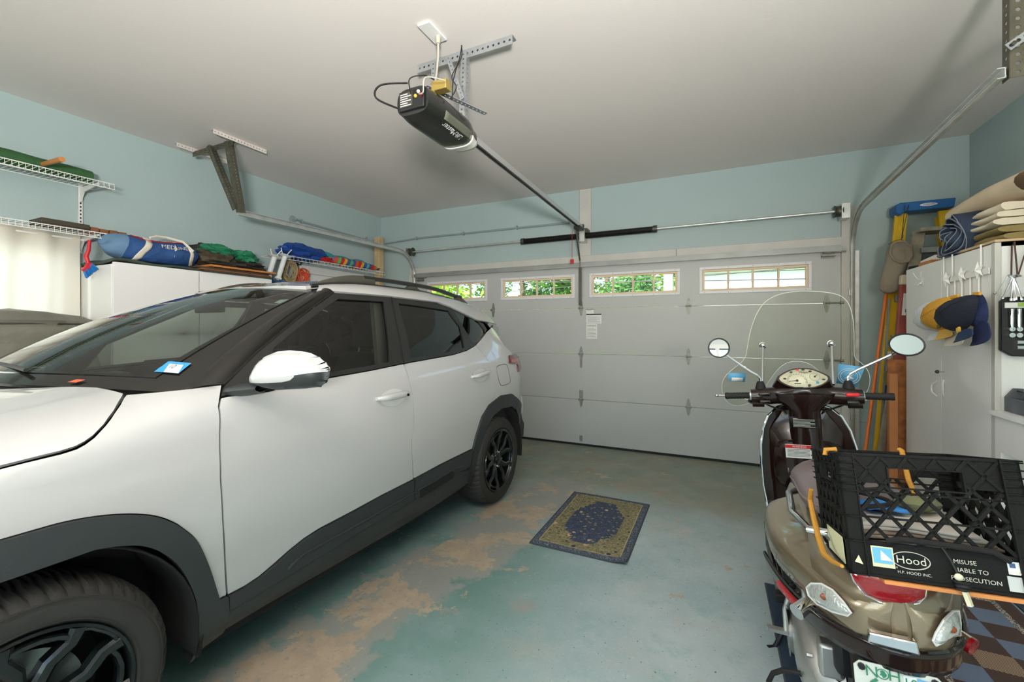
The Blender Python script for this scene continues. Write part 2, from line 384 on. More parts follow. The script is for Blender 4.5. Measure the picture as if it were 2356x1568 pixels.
# header nail heads belong to the frame
# ------------------------------------------------------------------ garage door
mat('door_paint', '#babcba', .42, bump=.08, bs=260, var=.012, vs=3); mat('vinyl_frame', '#e2e2e4', .35); mat('hinge_steel', '#92938b', .5, .5, var=.22, vs=25)
mat('pane_frame', '#e9cfae', .5); mat('strut_steel', '#9c9f9c', .5, .4, var=.1, vs=6); glass('window_glass', '#f4f8f6'); mat('rust', '#8a6a3a', .7, .3)
door = thing('door_1', 'white four-section garage door with a row of small paned windows', 'garage door', (-1.35, YB, 0), kind='structure')
WINX = [(-3.545, -2.615), (-2.42, -1.456), (-1.286, -.312), (-.128, .841)]; WZA, WZB = 1.708, 1.985
LZ = [0.022, .533, 1.06, 1.588, 2.12]
for i in range(4):
    mb = MB(); z0, z1 = LZ[i]+.0015, LZ[i+1]-.0015
    if i < 3: mb.box((DX0+.012, YB, z0), (DX1-.012, YB+.045, z1))
    else:
        xs = [DX0+.012]+[x for w_ in WINX for x in (w_[0]+.02, w_[1]-.02)]+[DX1-.012]
        for k in range(0, len(xs), 2): mb.box((xs[k], YB, z0), (xs[k+1], YB+.045, z1))
        for a, b in WINX: mb.box((a+.02, YB, z0), (b-.02, YB+.045, WZA+.02)).box((a+.02, YB, WZB-.02), (b-.02, YB+.045, z1))
    obj('door_panel', mb, 'door_paint', door, bev=.0025 if i < 3 else 0)
for a, b in WINX:
    mb = MB(); y0, y1 = YB-.012, YB+.01
    for (p, q, r, s) in ((a, b, WZA, WZA+.03), (a, b, WZB-.03, WZB), (a, a+.03, WZA+.03, WZB-.03), (b-.03, b, WZA+.03, WZB-.03)): mb.box((p, y0, r), (q, y1, s))
    wf = obj('window_frame', mb, 'vinyl_frame', door, bev=.003)
    sc = MB()
    for k in range(5):
        for z in (WZA+.013, WZB-.013): sc.cyl((a+.05+(b-a-.1)*k/4, y0-.002, z), (a+.05+(b-a-.1)*k/4, y0+.003, z), .0035, n=6)
    obj('screw_row', sc, 'steel_dark', wf, kind='stuff')
    gl = MB(); A, B_, Cz, D = a+.03, b-.03, WZA+.03, WZB-.03; y0, y1 = YB+.004, YB+.03
    for (p, q, r, s) in ((A, B_, Cz, Cz+.02), (A, B_, D-.02, D), (A, A+.02, Cz+.02, D-.02), (B_-.02, B_, Cz+.02, D-.02)): gl.box((p, y0, r), (q, y1, s))
    pw = (B_-A-.04)/4
    for k in (1, 2, 3): x = A+.02+pw*k; gl.box((x-.009, y0, Cz+.02), (x+.009, y1, D-.02))
    obj('glazing_bar', gl, 'pane_frame', wf, bev=.003)
    for k in range(4): obj('pane', MB().box((A+.02+pw*k, YB+.018, Cz+.015), (A+.02+pw*(k+1), YB+.022, D-.015)), 'window_glass', wf)
HX = [onY(1135, 712, YB).x, -1.383, -.232]
def hinge_mb(x, z, roller=0):
    mb = MB(); y = YB-.004
    P = [(-.022, .012), (.022, .012), (.012, .075), (0, .092), (-.012, .075)]
    mb.prism(P, (x, y, z), (1, 0, 0), (0, 0, 1), -.004); mb.prism([(a, -b) for a, b in P][::-1], (x, y, z), (1, 0, 0), (0, 0, 1), -.004)
    mb.box((x-.026, y-.022, z-.013), (x-.02, y, z+.013)).box((x+.02, y-.022, z-.013), (x+.026, y, z+.013)); mb.cyl((x-.03, y-.014, z), (x+(.03 if not roller else roller), y-.014, z), .007, n=8)
    for dz in (.03, .06, -.03, -.06): mb.cyl((x, y-.007, z+dz), (x, y, z+dz), .006, n=6)
    return mb
for z in LZ[1:4]:
    for x in HX: obj('hinge', hinge_mb(x, z), 'hinge_steel', door)
    for x, r in ((.955, .15), (-3.66, -.1)):
        m_ = hinge_mb(x, z, .12) if r > 0 else hinge_mb(x, z, .03)
        m_.cyl((x+(.1 if r > 0 else -.1), YB-.018, z), (x+(.125 if r > 0 else -.03), YB-.018, z), .018 if r > 0 else .008, n=10); obj('hinge', m_, 'hinge_steel', door)
for x in (.96, -3.66): obj('top_bracket', MB().box((x-.05, YB-.06, 2.015), (x+.055, YB-.002, 2.023)).box((x-.05, YB-.008, 2.0), (x+.055, YB-.002, 2.075)).cyl((x-.04, YB-.05, 2.05), (x+.13, YB-.05, 2.05), .007), 'hinge_steel', door)
obj('foot_plate', MB().box((-1.40, YB-.006, .05), (-1.365, YB-.001, .115)), 'hinge_steel', door); obj('mid_plate', MB().box((-1.405, YB-.006, .56), (-1.36, YB-.001, .64)), 'hinge_steel', door)
obj('lock_plate', MB().box((-1.395, YB-.01, .90), (-1.372, YB-.001, .99)).cyl((-1.383, YB-.02, .91), (-1.383, YB-.01, .98), .006), 'hinge_steel', door)
obj('bottom_seal', MB().box((DX0+.012, YB-.004, 0.001), (DX1-.012, YB+.04, .022)), 'black_rubber', door, bev=.004)
obj('top_strut', MB().box((DX0+.02, YB-.055, 2.075), (DX1-.02, YB-.001, 2.08)).box((DX0+.02, YB-.06, 2.055), (DX1-.02, YB-.055, 2.1)).box((DX0+.02, YB-.03, 2.09), (DX1-.02, YB-.026, 2.115)), 'strut_steel', door)
def sticker(px0, py0, px1, py1, rows, head, dark):
    a = onY(px0, py0, YB-.0015); b = onY(px1, py1, YB-.0015); mb = MB().box((a.x, YB-.002, b.z), (b.x, YB-.0002, a.z)); st = obj('warning_sticker', mb, 'paper', door)
    ln = MB(); wd = b.x-a.x; hh = a.z-b.z
    ln.box((a.x, YB-.003, a.z-hh*.1), (b.x, YB-.0015, a.z)) if dark else None
    for k in range(rows): z = a.z-hh*(.3+.65*k/rows); ln.box((a.x+wd*.08, YB-.0028, z-.0025), (a.x+wd*(.9 if k % 3 else .7), YB-.0015, z))
    obj('printed_lines', ln, 'ink', st, kind='stuff')
    if head: text(head, .022, ((a.x+b.x)/2, YB-.003, a.z-hh*(.12 if not dark else .2)), (1, 0, 0), (0, 0, 1), 'ink', st)
sticker(1349, 722, 1384, 744, 6, None, True); sticker(1349, 745, 1374, 779, 8, 'WARNING', False); sticker(1349, 711, 1366, 721, 1, None, True)
arm = MB().tube([(-1.383, 4.70, 2.38), (-1.383, 4.74, 2.2), (-1.383, 4.78, 2.08), (-1.383, 4.80, 2.02)], .009, 6)
# ------------------------------------------------------------------ torsion shaft, tracks
Ysh = 4.735
ts = thing('torsion_shaft', 'galvanised torsion shaft with black spring across the wall above the garage door', 'door spring', (-1.33, Ysh, 2.40))
obj('shaft', MB().cyl((-3.80, Ysh, 2.40), (1.07, Ysh, 2.405), .0127, n=12), 'galv', ts)
sx0 = onY(1203, 565, Ysh).x; sx1 = onY(1507, 537, Ysh).x
def spring(x0, x1, turns, r):
    mb = MB().cyl((x0, Ysh, 2.40), (x1, Ysh, 2.405), r-.004, n=14); n = turns*10
    return mb.tube([(x0+(x1-x0)*i/n, Ysh+cos(2*pi*i/10)*r, 2.40+sin(2*pi*i/10)*r) for i in range(n+1)], .004, 5)
mat('spring_black', '#1b1a18', .5, .3); obj('spring', spring(sx0, sx1, 130, .03), 'spring_black', ts)
for x in (sx0, sx1, -1.36): obj('collar', MB().cyl((x-.02, Ysh, 2.402), (x+.02, Ysh, 2.402), .037, n=14), 'steel_dark', ts)
for x in (-3.74, 1.02): obj('cable_drum', MB().lathe([(.02, -.03), (.055, -.03), (.05, -.02), (.045, 0), (.05, .02), (.058, .03), (.02, .03)], (x, Ysh, 2.402), (1, 0, 0), 20), 'steel_dark', ts)
for x in (-3.80, 1.065, -1.33): obj('bearing_plate', MB().box((x-.004 if abs(x) > 1.2 and x != -1.33 else x-.03, Ysh-.05, 2.33), (x+.004 if abs(x) > 1.2 and x != -1.33 else x+.03, YB-.03, 2.46)), 'galv', ts)
PROF = [(-.024, .012), (-.024, -.012), (-.021, -.016), (.021, -.016), (.024, -.012), (.024, .012), (.020, .012), (.020, -.009), (.017, -.012), (-.017, -.012), (-.020, -.009), (-.020, .012)]
def track(name, x, yend, zend, side, label):
    pv = 4.775; R = .33; z0 = 2.40-R-.02
    t = thing(name, label, 'door track', (x, pv, 0)); path = [(x, pv, .03), (x, pv, z0)]
    for k in range(1, 9): q = pi/2*k/8; path.append((x, pv-R+R*cos(q), z0+R*sin(q)))
    path.append((x, yend, zend)); up = (side, 0, 0)
    mb = MB(); prof = [(p, q) for p, q in PROF]; mb.sweep(path, prof, up); obj('rail', mb, 'galv', t)
    for z in (.35, 1.0, 1.65): obj('jamb_bracket', MB().box((x-.02, pv+.005, z), (x+.02, YB-.0305, z+.05)), 'galv', t)
    fl = MB().bar((x-side*.03, pv+.02, .05), (x-side*.03, pv+.02, 2.05), .05, .004, (0, 1, 0)); obj('angle_flange', fl, 'galv', t)
    return t
eL = onX(549, 488, -3.72); eR = onX(2303, 168, 1.13)
track('track_left_rail' if 0 else 'door_track', -3.72, eL.y, eL.z, 1, 'galvanised curved door track on the side behind the white car')
track('door_track', 1.13, eR.y, eR.z, -1, 'galvanised curved door track above the scooter and blue ladder')
# perforated angle iron: strip with real round holes
def perforated(p0, p1, w, nrm, hole=.0048, pitch=.026, th=.003):
    p0, p1, nrm = V(p0), V(p1), V(nrm).normalized(); d = (p1-p0); Ln = d.length; d.normalize(); s = d.cross(nrm).normalized(); n = max(1, int(Ln/pitch)); pt = Ln/n; mb = MB(); K = 8
    for i in range(n):
        c = p0+d*(pt*(i+.5)); k = len(mb.v); out = []
        for j in range(K):
            q = 2*pi*j/K; u, v_ = cos(q), sin(q); m_ = max(abs(u), abs(v_), 1e-6); out.append((u/m_, v_/m_))
        for t_ in (th/2, -th/2):
            for j in range(K): mb.v.append(c+d*(out[j][0]*pt/2)+s*(out[j][1]*w/2)+nrm*t_)
            for j in range(K): q = 2*pi*j/K; mb.v.append(c+d*cos(q)*hole+s*sin(q)*hole+nrm*t_)
        for j in range(K):
            j2 = (j+1) % K
            mb.f += [(k+j, k+j2, k+K+j2, k+K+j), (k+2*K+j, k+3*K+j, k+3*K+j2, k+2*K+j2), (k+K+j, k+K+j2, k+3*K+j2, k+3*K+j), (k+j, k+2*K+j, k+2*K+j2, k+j2)]
    return mb
def angle_iron(p0, p1, n1, n2, w=.032, **k):
    """two perforated legs meeting along p0-p1; n1, n2 are the face normals"""
    p0, p1, n1, n2 = V(p0), V(p1), V(n1).normalized(), V(n2).normalized(); mb = perforated(p0+n2*(-w/2), p1+n2*(-w/2), w, n1, **k); q = perforated(p0+n1*(-w/2), p1+n1*(-w/2), w, n2, **k)
    return mb.add(q.v, q.f)
mat('angle_dark', '#6d6a5c', .45, .75, var=.2, vs=20); mat('angle_white', '#d8cfc8', .5, var=.08); mat('angle_grey', '#b4b8bb', .35, .7, var=.1)
hl = thing('track_hanger', 'dark perforated angle-iron hanger holding up the rear end of the track beside the far wall', 'hanger', (-3.72, eL.y, eL.z), group=None)
Z1 = ZC-.03
a, b = onZ(443, 349, Z1), onZ(537, 322, Z1); a, b = V((a.x, (a.y+b.y)/2, Z1)), V((b.x, (a.y+b.y)/2, Z1))
obj('cross_angle', angle_iron(a, b, (0, 0, 1), (0, -1, 0), .045), 'angle_dark', hl)
yb = a.y-.01
obj('leg', angle_iron((-3.70, yb, Z1), (-3.70, eL.y, eL.z+.0), (0, -1, 0), (1, 0, 0), .05), 'angle_dark', hl)
t4 = onY(487, 345, yb); obj('brace', angle_iron((t4.x, yb-.02, Z1), (-3.735, eL.y-.015, eL.z+.03), (0, -1, 0), (.95, 0, .3), .045), 'angle_dark', hl)
for (p, q) in (((490, 304), (614, 352)), ((408, 334), (525, 376))):
    A, B_ = onZ(*p, ZC-.03), onZ(*q, ZC-.03); x = (A.x+B_.x)/2; obj('ceiling_angle', angle_iron((x, A.y, ZC-.003), (x, B_.y, ZC-.003), (0, 0, 1), (1, 0, 0), .035), 'angle_white', hl)
hr = thing('track_hanger', 'dark perforated angle-iron hanger hanging the track end above the scooter', 'hanger', (1.13, eR.y, eR.z))
obj('leg', angle_iron((1.155, eR.y-.005, ZC), (1.155, eR.y-.005, eR.z-.03), (0, -1, 0), (-1, 0, 0), .05, hole=.0085, pitch=.038), 'angle_dark', hr)
A, B_ = onY(2318, 110, eR.y-.02), V((1.75, eR.y-.02, ZC)); obj('brace', perforated((A.x, eR.y-.022, A.z), B_, .034, (0, -1, 0), hole=.008), 'angle_grey', hr)
obj('bolt', MB().cyl((A.x+.015, eR.y-.035, A.z+.01), (A.x+.015, eR.y-.02, A.z+.01), .009, n=6), 'steel_dark', hr)
# ------------------------------------------------------------------ opener and its bracket
OX = -1.335; of = onX(1074, 318, OX); oz = 2.49
mat('opener_black', '#1c1e1b', .28, coat=.3); mat('opener_lens', '#5a5d50', .12, spec=.6); mat('opener_white', '#e8e6e0', .35)
op = thing('garage_door_opener', 'black ceiling-hung garage door opener with long steel rail to the wall', 'opener', (OX, 1.95, oz))
y0, y1 = 1.70, 2.20
def osec(v, t):   # rounded boat-like housing, t along Y
    k = 1-.30*smooth(.72, 1, t)-.12*smooth(.2, 0, t); q = 2*pi*v; c_, s_ = cos(q), sin(q); e = .55
    return (OX+.108*k*abs(c_)**e*(1 if c_ > 0 else -1), y0+(y1-y0)*t, oz-.025+.075*k*abs(s_)**.7*(1 if s_ > 0 else -1))
hs = MB().sheet(lambda u, v: osec(u, v), 28, 14, cu=True); k = len(hs.v)
hs.f.append(tuple(i*15 for i in range(28))); hs.f.append(tuple(i*15+14 for i in range(28))[::-1]); obj('housing', hs, 'opener_black', op, sharp=50)
obj('light_lens', MB().sheet(lambda u, v: (lambda p: (p[0]*1.0+(p[0]-OX)*.02, p[1], p[2]+(p[2]-oz+.03)*.03))(osec(.02+.09*u-.12, .25+.55*v)), 6, 8), 'opener_lens', op, solid=.004)
obj('end_cap', MB().sheet(lambda u, v: (lambda p: (OX+(p[0]-OX)*1.03, p[1]+.004, oz-.03+(p[2]-oz+.03)*1.04))(osec(.55+.42*u, .80+.205*v)), 16, 5), 'opener_white', op, solid=.004)
wp = lambda x, y: (lambda p: V((p[0], p[1], p[2]))+V((p[0]-OX, 0, p[2]-oz+.03))*.015)(osec(.845-y/.5, .47-x*1.8))
obj('lettering', text_mb('LiftMaster', .05, (0, 0, 0), (1, 0, 0), (0, 1, 0), warp=wp), 'white_plastic', op)
obj('back_panel', MB().box((OX-.075, y0-.012, oz-.07), (OX+.075, y0+.001, oz+.025)), 'black_plastic', op, bev=.004)
lb = obj('rating_label', MB().box((OX-.068, y0-.014, oz-.055), (OX+.01, y0-.0115, oz+.015)), 'steel_dark', op); ln = MB()
for k in range(6): ln.box((OX-.063, y0-.0155, oz-.050+k*.011), (OX-.0-.02*(k % 2), y0-.0138, oz-.046+k*.011))
obj('printed_lines', ln, 'paper', lb, kind='stuff')
for k, c_ in enumerate(('#c8a23a', '#d4d4d0', '#a83226')):
    mat('terminal_%s' % 'yellow white red'.split()[k], c_, .4); obj('terminal', MB().ball((OX+.03+.017*k, y0-.016, oz-.015+.018*(k % 2)), .009, 8, 6), MATS['terminal_%s' % 'yellow white red'.split()[k]], op)
def wires(pts, r, m, name='wire', n=6):
    P = [V(p) for p in pts]; Q = []
    for i in range(len(P)-1):
        p0, p1, p2, p3 = P[max(i-1, 0)], P[i], P[i+1], P[min(i+2, len(P)-1)]
        for k in range(n):
            t = k/n; Q.append(.5*((2*p1)+(p2-p0)*t+(2*p0-5*p1+4*p2-p3)*t*t+(3*p1-p0-3*p2+p3)*t**3))
    return MB().tube(Q+[P[-1]], r, 6)
obj('cable', wires([(OX-.08, y0-.01, oz-.05), (OX-.15, y0-.09, oz-.02), (OX-.14, y0-.07, oz+.05), (OX-.03, y0, oz+.07)], .005, 0), 'black_cable', op)
obj('cable', wires([(OX+.0, y0-.01, oz+.0), (OX+.02, y0-.05, oz+.05), (OX+.08, y0-.02, oz+.07), (OX+.1, y0+.04, oz+.075)], .003, 0), 'black_cable', op)
obj('cable', wires([(OX+.05, y0-.015, oz-.01), (OX+.1, y0-.05, oz-.03), (OX+.1, y0-.03, oz+.05), (OX+.15, y0+.06, oz+.07)], .003, 0), 'white_cable', op)
rl = MB(); RZ0, RZ1 = oz+.02, 2.485; yr = 4.72
rp = [(-.02, .02), (-.02, -.02), (-.014, -.02), (-.014, .012), (.014, .012), (.014, -.02), (.02, -.02), (.02, .02)]
rl.sweep([(OX, y1-.05, RZ0), (OX, yr-.05, RZ1)], rp); obj('rail', rl, 'rail_steel', op)
obj('chain', MB().bar((OX-.006, y1, RZ0-.022), (OX-.006, yr-.05, RZ1-.022), .006, .008).bar((OX+.02, y1, RZ0-.026), (OX+.02, yr-.05, RZ1-.026), .004, .008), 'steel_dark', op)
obj('header_bracket', MB().box((OX-.03, yr-.06, RZ1-.04), (OX+.03, yr-.03, RZ1+.03)).box((OX-.05, yr-.03, RZ1-.06), (OX+.06, YB-.023, RZ1-.01)).cyl((OX-.05, yr-.02, RZ1-.03), (OX+.05, yr-.02, RZ1-.03), .012), 'steel_dark', op)
obj('trolley', MB().box((OX-.035, yr-.22, RZ1-.05), (OX+.035, yr-.09, RZ1-.015)), 'black_plastic', op, bev=.004)
obj('door_arm', MB().bar((-1.37, yr-.12, RZ1-.05), (-1.375, 4.765, 2.13), .012, .02).bar((-1.375, 4.765, 2.14), (-1.383, 4.79, 2.05), .012, .02).bar((-1.383, 4.80, 2.06), (-1.383, 4.80, 1.62), .035, .006, (0, 1, 0)), 'steel_dark', op)
obj('release_cord', MB().cyl((-1.405, yr-.16, RZ1-.05), (-1.405, yr-.16, 2.11), .0025, n=5), 'red_plastic', op); obj('release_handle', MB().cbox((-1.405, yr-.16, 2.09), (.04, .012, .05)), 'red_plastic', op, bev=.005, label='red release handle')
bk = thing('opener_hanger', 'pale perforated angle-iron frame hanging the black opener from the ceiling', 'hanger', (OX, 2.135, ZC))
YH = 2.13
obj('ceiling_angle', angle_iron((-1.635, YH, ZC-.002), (-.995, YH, ZC-.002), (0, 0, 1), (0, -1, 0), .05, hole=.007, pitch=.032), 'angle_grey', bk)
zl, zr = oz+.04, oz-.02
obj('leg', angle_iron((onY(1001, 135, YH-.01).x, YH-.01, ZC-.02), (onY(998, 230, YH-.01).x, YH-.01, zl), (0, -1, 0), (1, 0, 0), .026), 'angle_grey', bk)
obj('leg', angle_iron((onY(1073, 105, YH-.01).x, YH-.01, ZC-.02), (onY(1067, 270, YH-.01).x, YH-.01, zr), (0, -1, 0), (1, 0, 0), .036, hole=.006), 'angle_grey', bk)
obj('brace', perforated((onY(1030, 125, YH-.03).x, YH-.03, ZC-.03), (onY(1064, 214, YH-.03).x, YH-.03, 2.66), .028, (0, -1, 0)), 'angle_grey', bk)
obj('mount_strap', perforated((OX+.02, y0+.08, oz+.083), (OX+.17, y1-.06, oz+.075), .03, (0, 0, 1)), 'angle_grey', bk)
mat('brass_tin', '#b39a55', .4, .6)
obj('tilt_bracket', MB().cbox((-1.25, 1.82, oz+.085), (.09, .05, .05)), 'brass_tin', op, bev=.004)
cw = thing('ceiling_cable', 'thin black wires hanging from the ceiling to the opener', 'cable', (OX, 2.0, ZC))
for k in range(2): obj('wire', wires([onY(1060+4*k, 95, 2.10), onY(1062-4*k, 130, 2.06), onY(1040+5*k, 175, 1.98), onY(1050-9*k, 200, 1.92), onY(1036+5*k, 228, 1.85)], .0028, 0), 'black_cable', cw)
ot = thing('ceiling_outlet', 'white electrical outlet on the ceiling with a grey plug and cord', 'outlet', tuple(onZ(1000, 80, ZC)))
c0 = onZ(998, 78, ZC); obj('cover_plate', MB().box((c0.x-.035, c0.y-.10, ZC-.012), (c0.x+.045, c0.y+.06, ZC-.0005)), 'white_plastic', ot, bev=.003)
pl = onZ(1008, 92, ZC-.03); obj('plug', MB().cyl((pl.x, pl.y, ZC-.012), (pl.x, pl.y, ZC-.05), .016, .012, n=10), 'white_cable', ot); obj('cord', wires([(pl.x, pl.y, ZC-.04), onY(1008, 130, pl.y), onY(1003, 180, pl.y-.05), onY(996, 222, pl.y-.2)], .006, 0), 'white_cable', ot)
# ------------------------------------------------------------------ conduit round the corner, corner post, wall outlet
cz = 2.585; cdt = thing('conduit', 'grey conduit pipe clipped along two walls round the room corner', 'pipe', (XL+.02, YB-.02, cz))
mat('grey_pvc', '#8f9ca0', .45); fl = onX(676, 504, XL+.02); tail_ = [onY(960, 548, YB-.02), onY(1310, 512, YB-.02)]
obj('pipe', MB().tube([(XL+.05, fl.y, fl.z), (XL+.022, fl.y+.08, fl.z-.004), (XL+.022, YB-.07, cz-.01), (XL+.07, YB-.022, cz-.01), (tail_[0].x, YB-.022, tail_[0].z), (tail_[1].x, YB-.022, tail_[1].z)], .0115, 10), 'grey_pvc', cdt)
obj('flange', MB().lathe([(0, .02), (.02, .02), (.022, .008), (.045, .006), (.045, 0), (0, 0)], (XL+.001, fl.y, fl.z), (1, 0, 0), 18), 'grey_pvc', cdt)
for px, py in ((958, 548), (1066, 537), (1189, 523)):
    q = onY(px, py, YB-.02); obj('clip', MB().box((q.x-.008, YB-.036, q.z-.022), (q.x+.008, YB-.002, q.z+.022)), 'grey_pvc', cdt, bev=.002)
for px, py in ((694, 509), (843, 549)):
    q = onX(px, py, XL+.02); obj('clip', MB().box((XL+.002, q.y-.008, q.z-.022), (XL+.036, q.y+.008, q.z+.022)), 'grey_pvc', cdt, bev=.002)
pc = onY(872, 546, 4.70); pr = onY(880, 546, 4.70); one('wooden_post', MB().prism([(-.045, -.05), (.045, -.05), (.045, .05), (-.045, .05)], (pc.x, 4.70, 0), (1, 0, 0), (0, 1, 0), pc.z), 'wood_tan', 'tan wooden post standing upright in the room corner', 'post', bev=.008)
ol = onY(1985, 955, YB); op_ = thing('wall_outlet', 'painted round outlet cover low on the back wall beside the orange broomstick', 'outlet', (ol.x, YB, ol.z))
obj('cover_plate', MB().box((ol.x-.045, YB-.008, ol.z-.06), (ol.x+.045, YB-.0005, ol.z+.06)), 'wall_blue', op_, bev=.004)
p1_, p2_ = onY(1973, 942, YB-.02), onY(1955, 1030, YB-.06)
obj('cord', wires([(ol.x, YB-.01, ol.z), p1_, onY(1958, 975, YB-.02), onY(1962, 1005, YB-.055), p2_], .003, 0), 'white_cable', op_)
wc = thing('sensor_wire', 'thin white wire hanging loosely down the wall beside the door frame', 'wire', (1.2, YB-.01, 1)); obj('wire', wires([onY(1951, 700, YB-.012), onY(1962, 770, YB-.012), onY(1966, 810, YB-.012), onY(1985, 838, YB-.012)], .0025, 0), 'white_cable', wc)
# ------------------------------------------------------------------ unseen ceiling fixtures added as fill light behind the viewer
mat('fill_diffuser', '#ffffff', .5, emit='#fff4e2', es=3)
for x, y in ((-.2, -.45), (-2.9, -.9)):
    f = thing('added_ceiling_light', 'white ceiling fixture added for fill light, %s of two behind the viewer' % ('nearer the scooter' if x > -1 else 'nearer the car'), 'light', (x, y, ZC))
    obj('housing', MB().box((x-.62, y-.16, ZC-.05), (x+.62, y+.16, ZC-.0005)), 'white_plastic', f, bev=.006); obj('diffuser', MB().box((x-.6, y-.14, ZC-.075), (x+.6, y+.14, ZC-.05)), 'fill_diffuser', f, bev=.01)
    light('ceiling_fill', 'AREA', (x, y, ZC-.09), (0, 0, 0), 8 if x > -1 else 12, (1, .95, .88), 1.2, .28)

# added tripod lamp behind the viewer, standing in for light bounced off the ceiling
wl = V((.75, -1.2, 1.5)); wk = thing('bounce_fill_lamp', 'added tripod lamp behind the viewer bouncing fill light off the ceiling', 'lamp', (wl.x, wl.y, 0)); wd_ = V((-.46, .48, .70)).normalized()
rot_ = wd_.to_track_quat('-Z', 'Y').to_euler()
obj('head', MB().bar(wl-wd_*.10, wl-wd_*.015, .64, .49), 'black_plastic', wk, bev=.01); obj('pole', MB().cyl((wl.x, wl.y, .5), wl-wd_*.1, .014), 'steel_dark', wk)
for k in range(3): obj('leg', MB().cyl((wl.x, wl.y, .6), (wl.x+.4*cos(k*2.1), wl.y+.4*sin(k*2.1), .01), .011), 'steel_dark', wk)
light('bounce_fill_beam', 'AREA', tuple(wl), rot_, 190, (1, .965, .93), .6, .45, 130)
# ================================================================== CAR (own frame: x across, y along with the tail at +y, z up; origin under the rear axle)
AC = radians(1.7)
CN = V((cos(AC), -sin(AC), 0)); CDv = V((sin(AC), cos(AC), 0)); CR0 = V((-1.5, 2.97, 0))-CN*.875
car = thing('car', 'white compact SUV with dark cladding and roof rails parked nose-in', 'car', M=Matrix.Translation(CR0) @ Matrix.Rotation(-AC, 4, 'Z'))
def sidept(px, py, x):
    p = onP(px, py, CR0+CN*x, CN)-CR0; return p.dot(CDv), p.z
mat('car_white', '#b7b7b6', .28, coat=1.0); mat('cladding', '#2c3031', .5, bump=.12, bs=500); mat('car_black_gloss', '#161512', .15, coat=.35, spec=.35); mat('car_frame', '#232322', .38, coat=.12, spec=.4)
mat('cabin_dark', '#25262a', .8, var=.05); mat('cabin_grey', '#8d8a82', .9); mat('seat_cloth', '#2c2c2e', .85); mat('well_black', '#0d0d0d', .9)
mat('alloy_black', '#14181a', .28, .35, coat=.6); mat('tyre', '#2b2a28', .78, var=.12, vs=6, bump=.1, bs=200); mat('tyre_letter', '#3b3a38', .7); mat('brake_disc', '#8b908f', .35, .9)
mat('tail_red', '#b01624', .15, coat=.8); mat('tail_dark', '#5a1620', .2, coat=.6); mat('rail_grey', '#4b4a42', .4, .2); mat('head_lens', '#c9cdd2', .12, coat=.5)
glass('windshield_glass', '#e2ece4', 1.3); glass('side_glass', '#dbe5df', 1.2); glass('privacy_glass', '#2b2e30', 1.6)
zsT = [(-3.45, .66), (-3.0, .82), (-2.6, .915), (-2.2, .96), (-2.0, .985)]; zcT = [(-3.45, .92), (-3.1, 1.01), (-2.7, 1.10), (-2.4, 1.145), (-2.27, 1.165), (-2.12, 1.20), (-1.9, 1.215)]
xsT = pchip([(-3.5, .60), (-3.35, .74), (-3.1, .84), (-2.8, .885), (-2.5, .895), (-2.0, .888), (.0, .888), (.3, .87), (.5, .82), (.65, .72), (.75, .55)])
ppT = [(-3.2, 2.2), (-2.15, 3.0)]; qqT = [(-3.2, 3.2), (-2.2, 5.0)]
lowr = pchip([(.16, .86), (.22, .90), (.30, .955), (.40, .965), (.50, .972), (.60, .985), (.75, .998), (.88, 1.0), (.94, .995), (1.02, .985)])
topz = pchip([(-1.6, 1.545), (-1.45, 1.565), (-1.3, 1.59), (-1.0, 1.612), (-.6, 1.612), (-.2, 1.588), (.1, 1.545), (.3, 1.495), (.45, 1.44), (.7, 1.36)])
uT = pchip([(0, .985*.888), (.1, .862), (.25, .825), (.45, .77), (.62, .715), (.76, .672), (.86, .642), (.93, .612), (.975, .575), (1.0, .52), (1.03, .40)])
def W(y, z):
    y = min(y, .62); xs = xsT(y)
    if y < -2.02:
        zs = lerp_table(zsT, y)
        if z <= zs: return xs*lowr(min(z, .92))
        zc = lerp_table(zcT, y); t = min(.9995, (z-zs)/(zc-zs)); return xs*lowr(.92)*(1-t**lerp_table(ppT, y))**(1/lerp_table(qqT, y))
    if z <= 1.02: return xs*lowr(z)
    u = (z-1.02)/(topz(y)-1.02); return uT(max(0, min(1.03, u)))*xs/.888
def wsurf(y, z): return V((W(y, z), y, z))
def wnrm(y, z):
    e = .004; a = V((W(y, z+e)-W(y, z-e), 0, 2*e)); b = V((W(y+e, z)-W(y-e, z), 2*e, 0)); n = b.cross(a).normalized(); return n if n.x > 0 else -n
def P2(px, py):
    x = .86
    for _ in range(24):
        y, z = sidept(px, py, x); x = .6*x+.4*max(.3, W(min(y, .6), max(.2, z)))
    return sidept(px, py, x)
def PL(L): return [P2(*p) for p in L]
def both(name, outline, m, grid=.045, depth=.014, off=0, holes=(), label=None, right_only=False, surf=wsurf, nrm=wnrm):
    mb = panel(outline, surf, nrm, grid, depth, holes, off); o = skin(name, mb, m, car, label)
    if not right_only: skin(name, mirror(mb), m, car, label)
    return o
FH, RH, HZ = -2.52, 0.0, .335     # axles
ARC = lambda cy, r, a0, a1, n, zr=1.0: [(cy+r*cos(radians(a0+(a1-a0)*i/n)), HZ+r*zr*sin(radians(a0+(a1-a0)*i/n))) for i in range(n+1)]
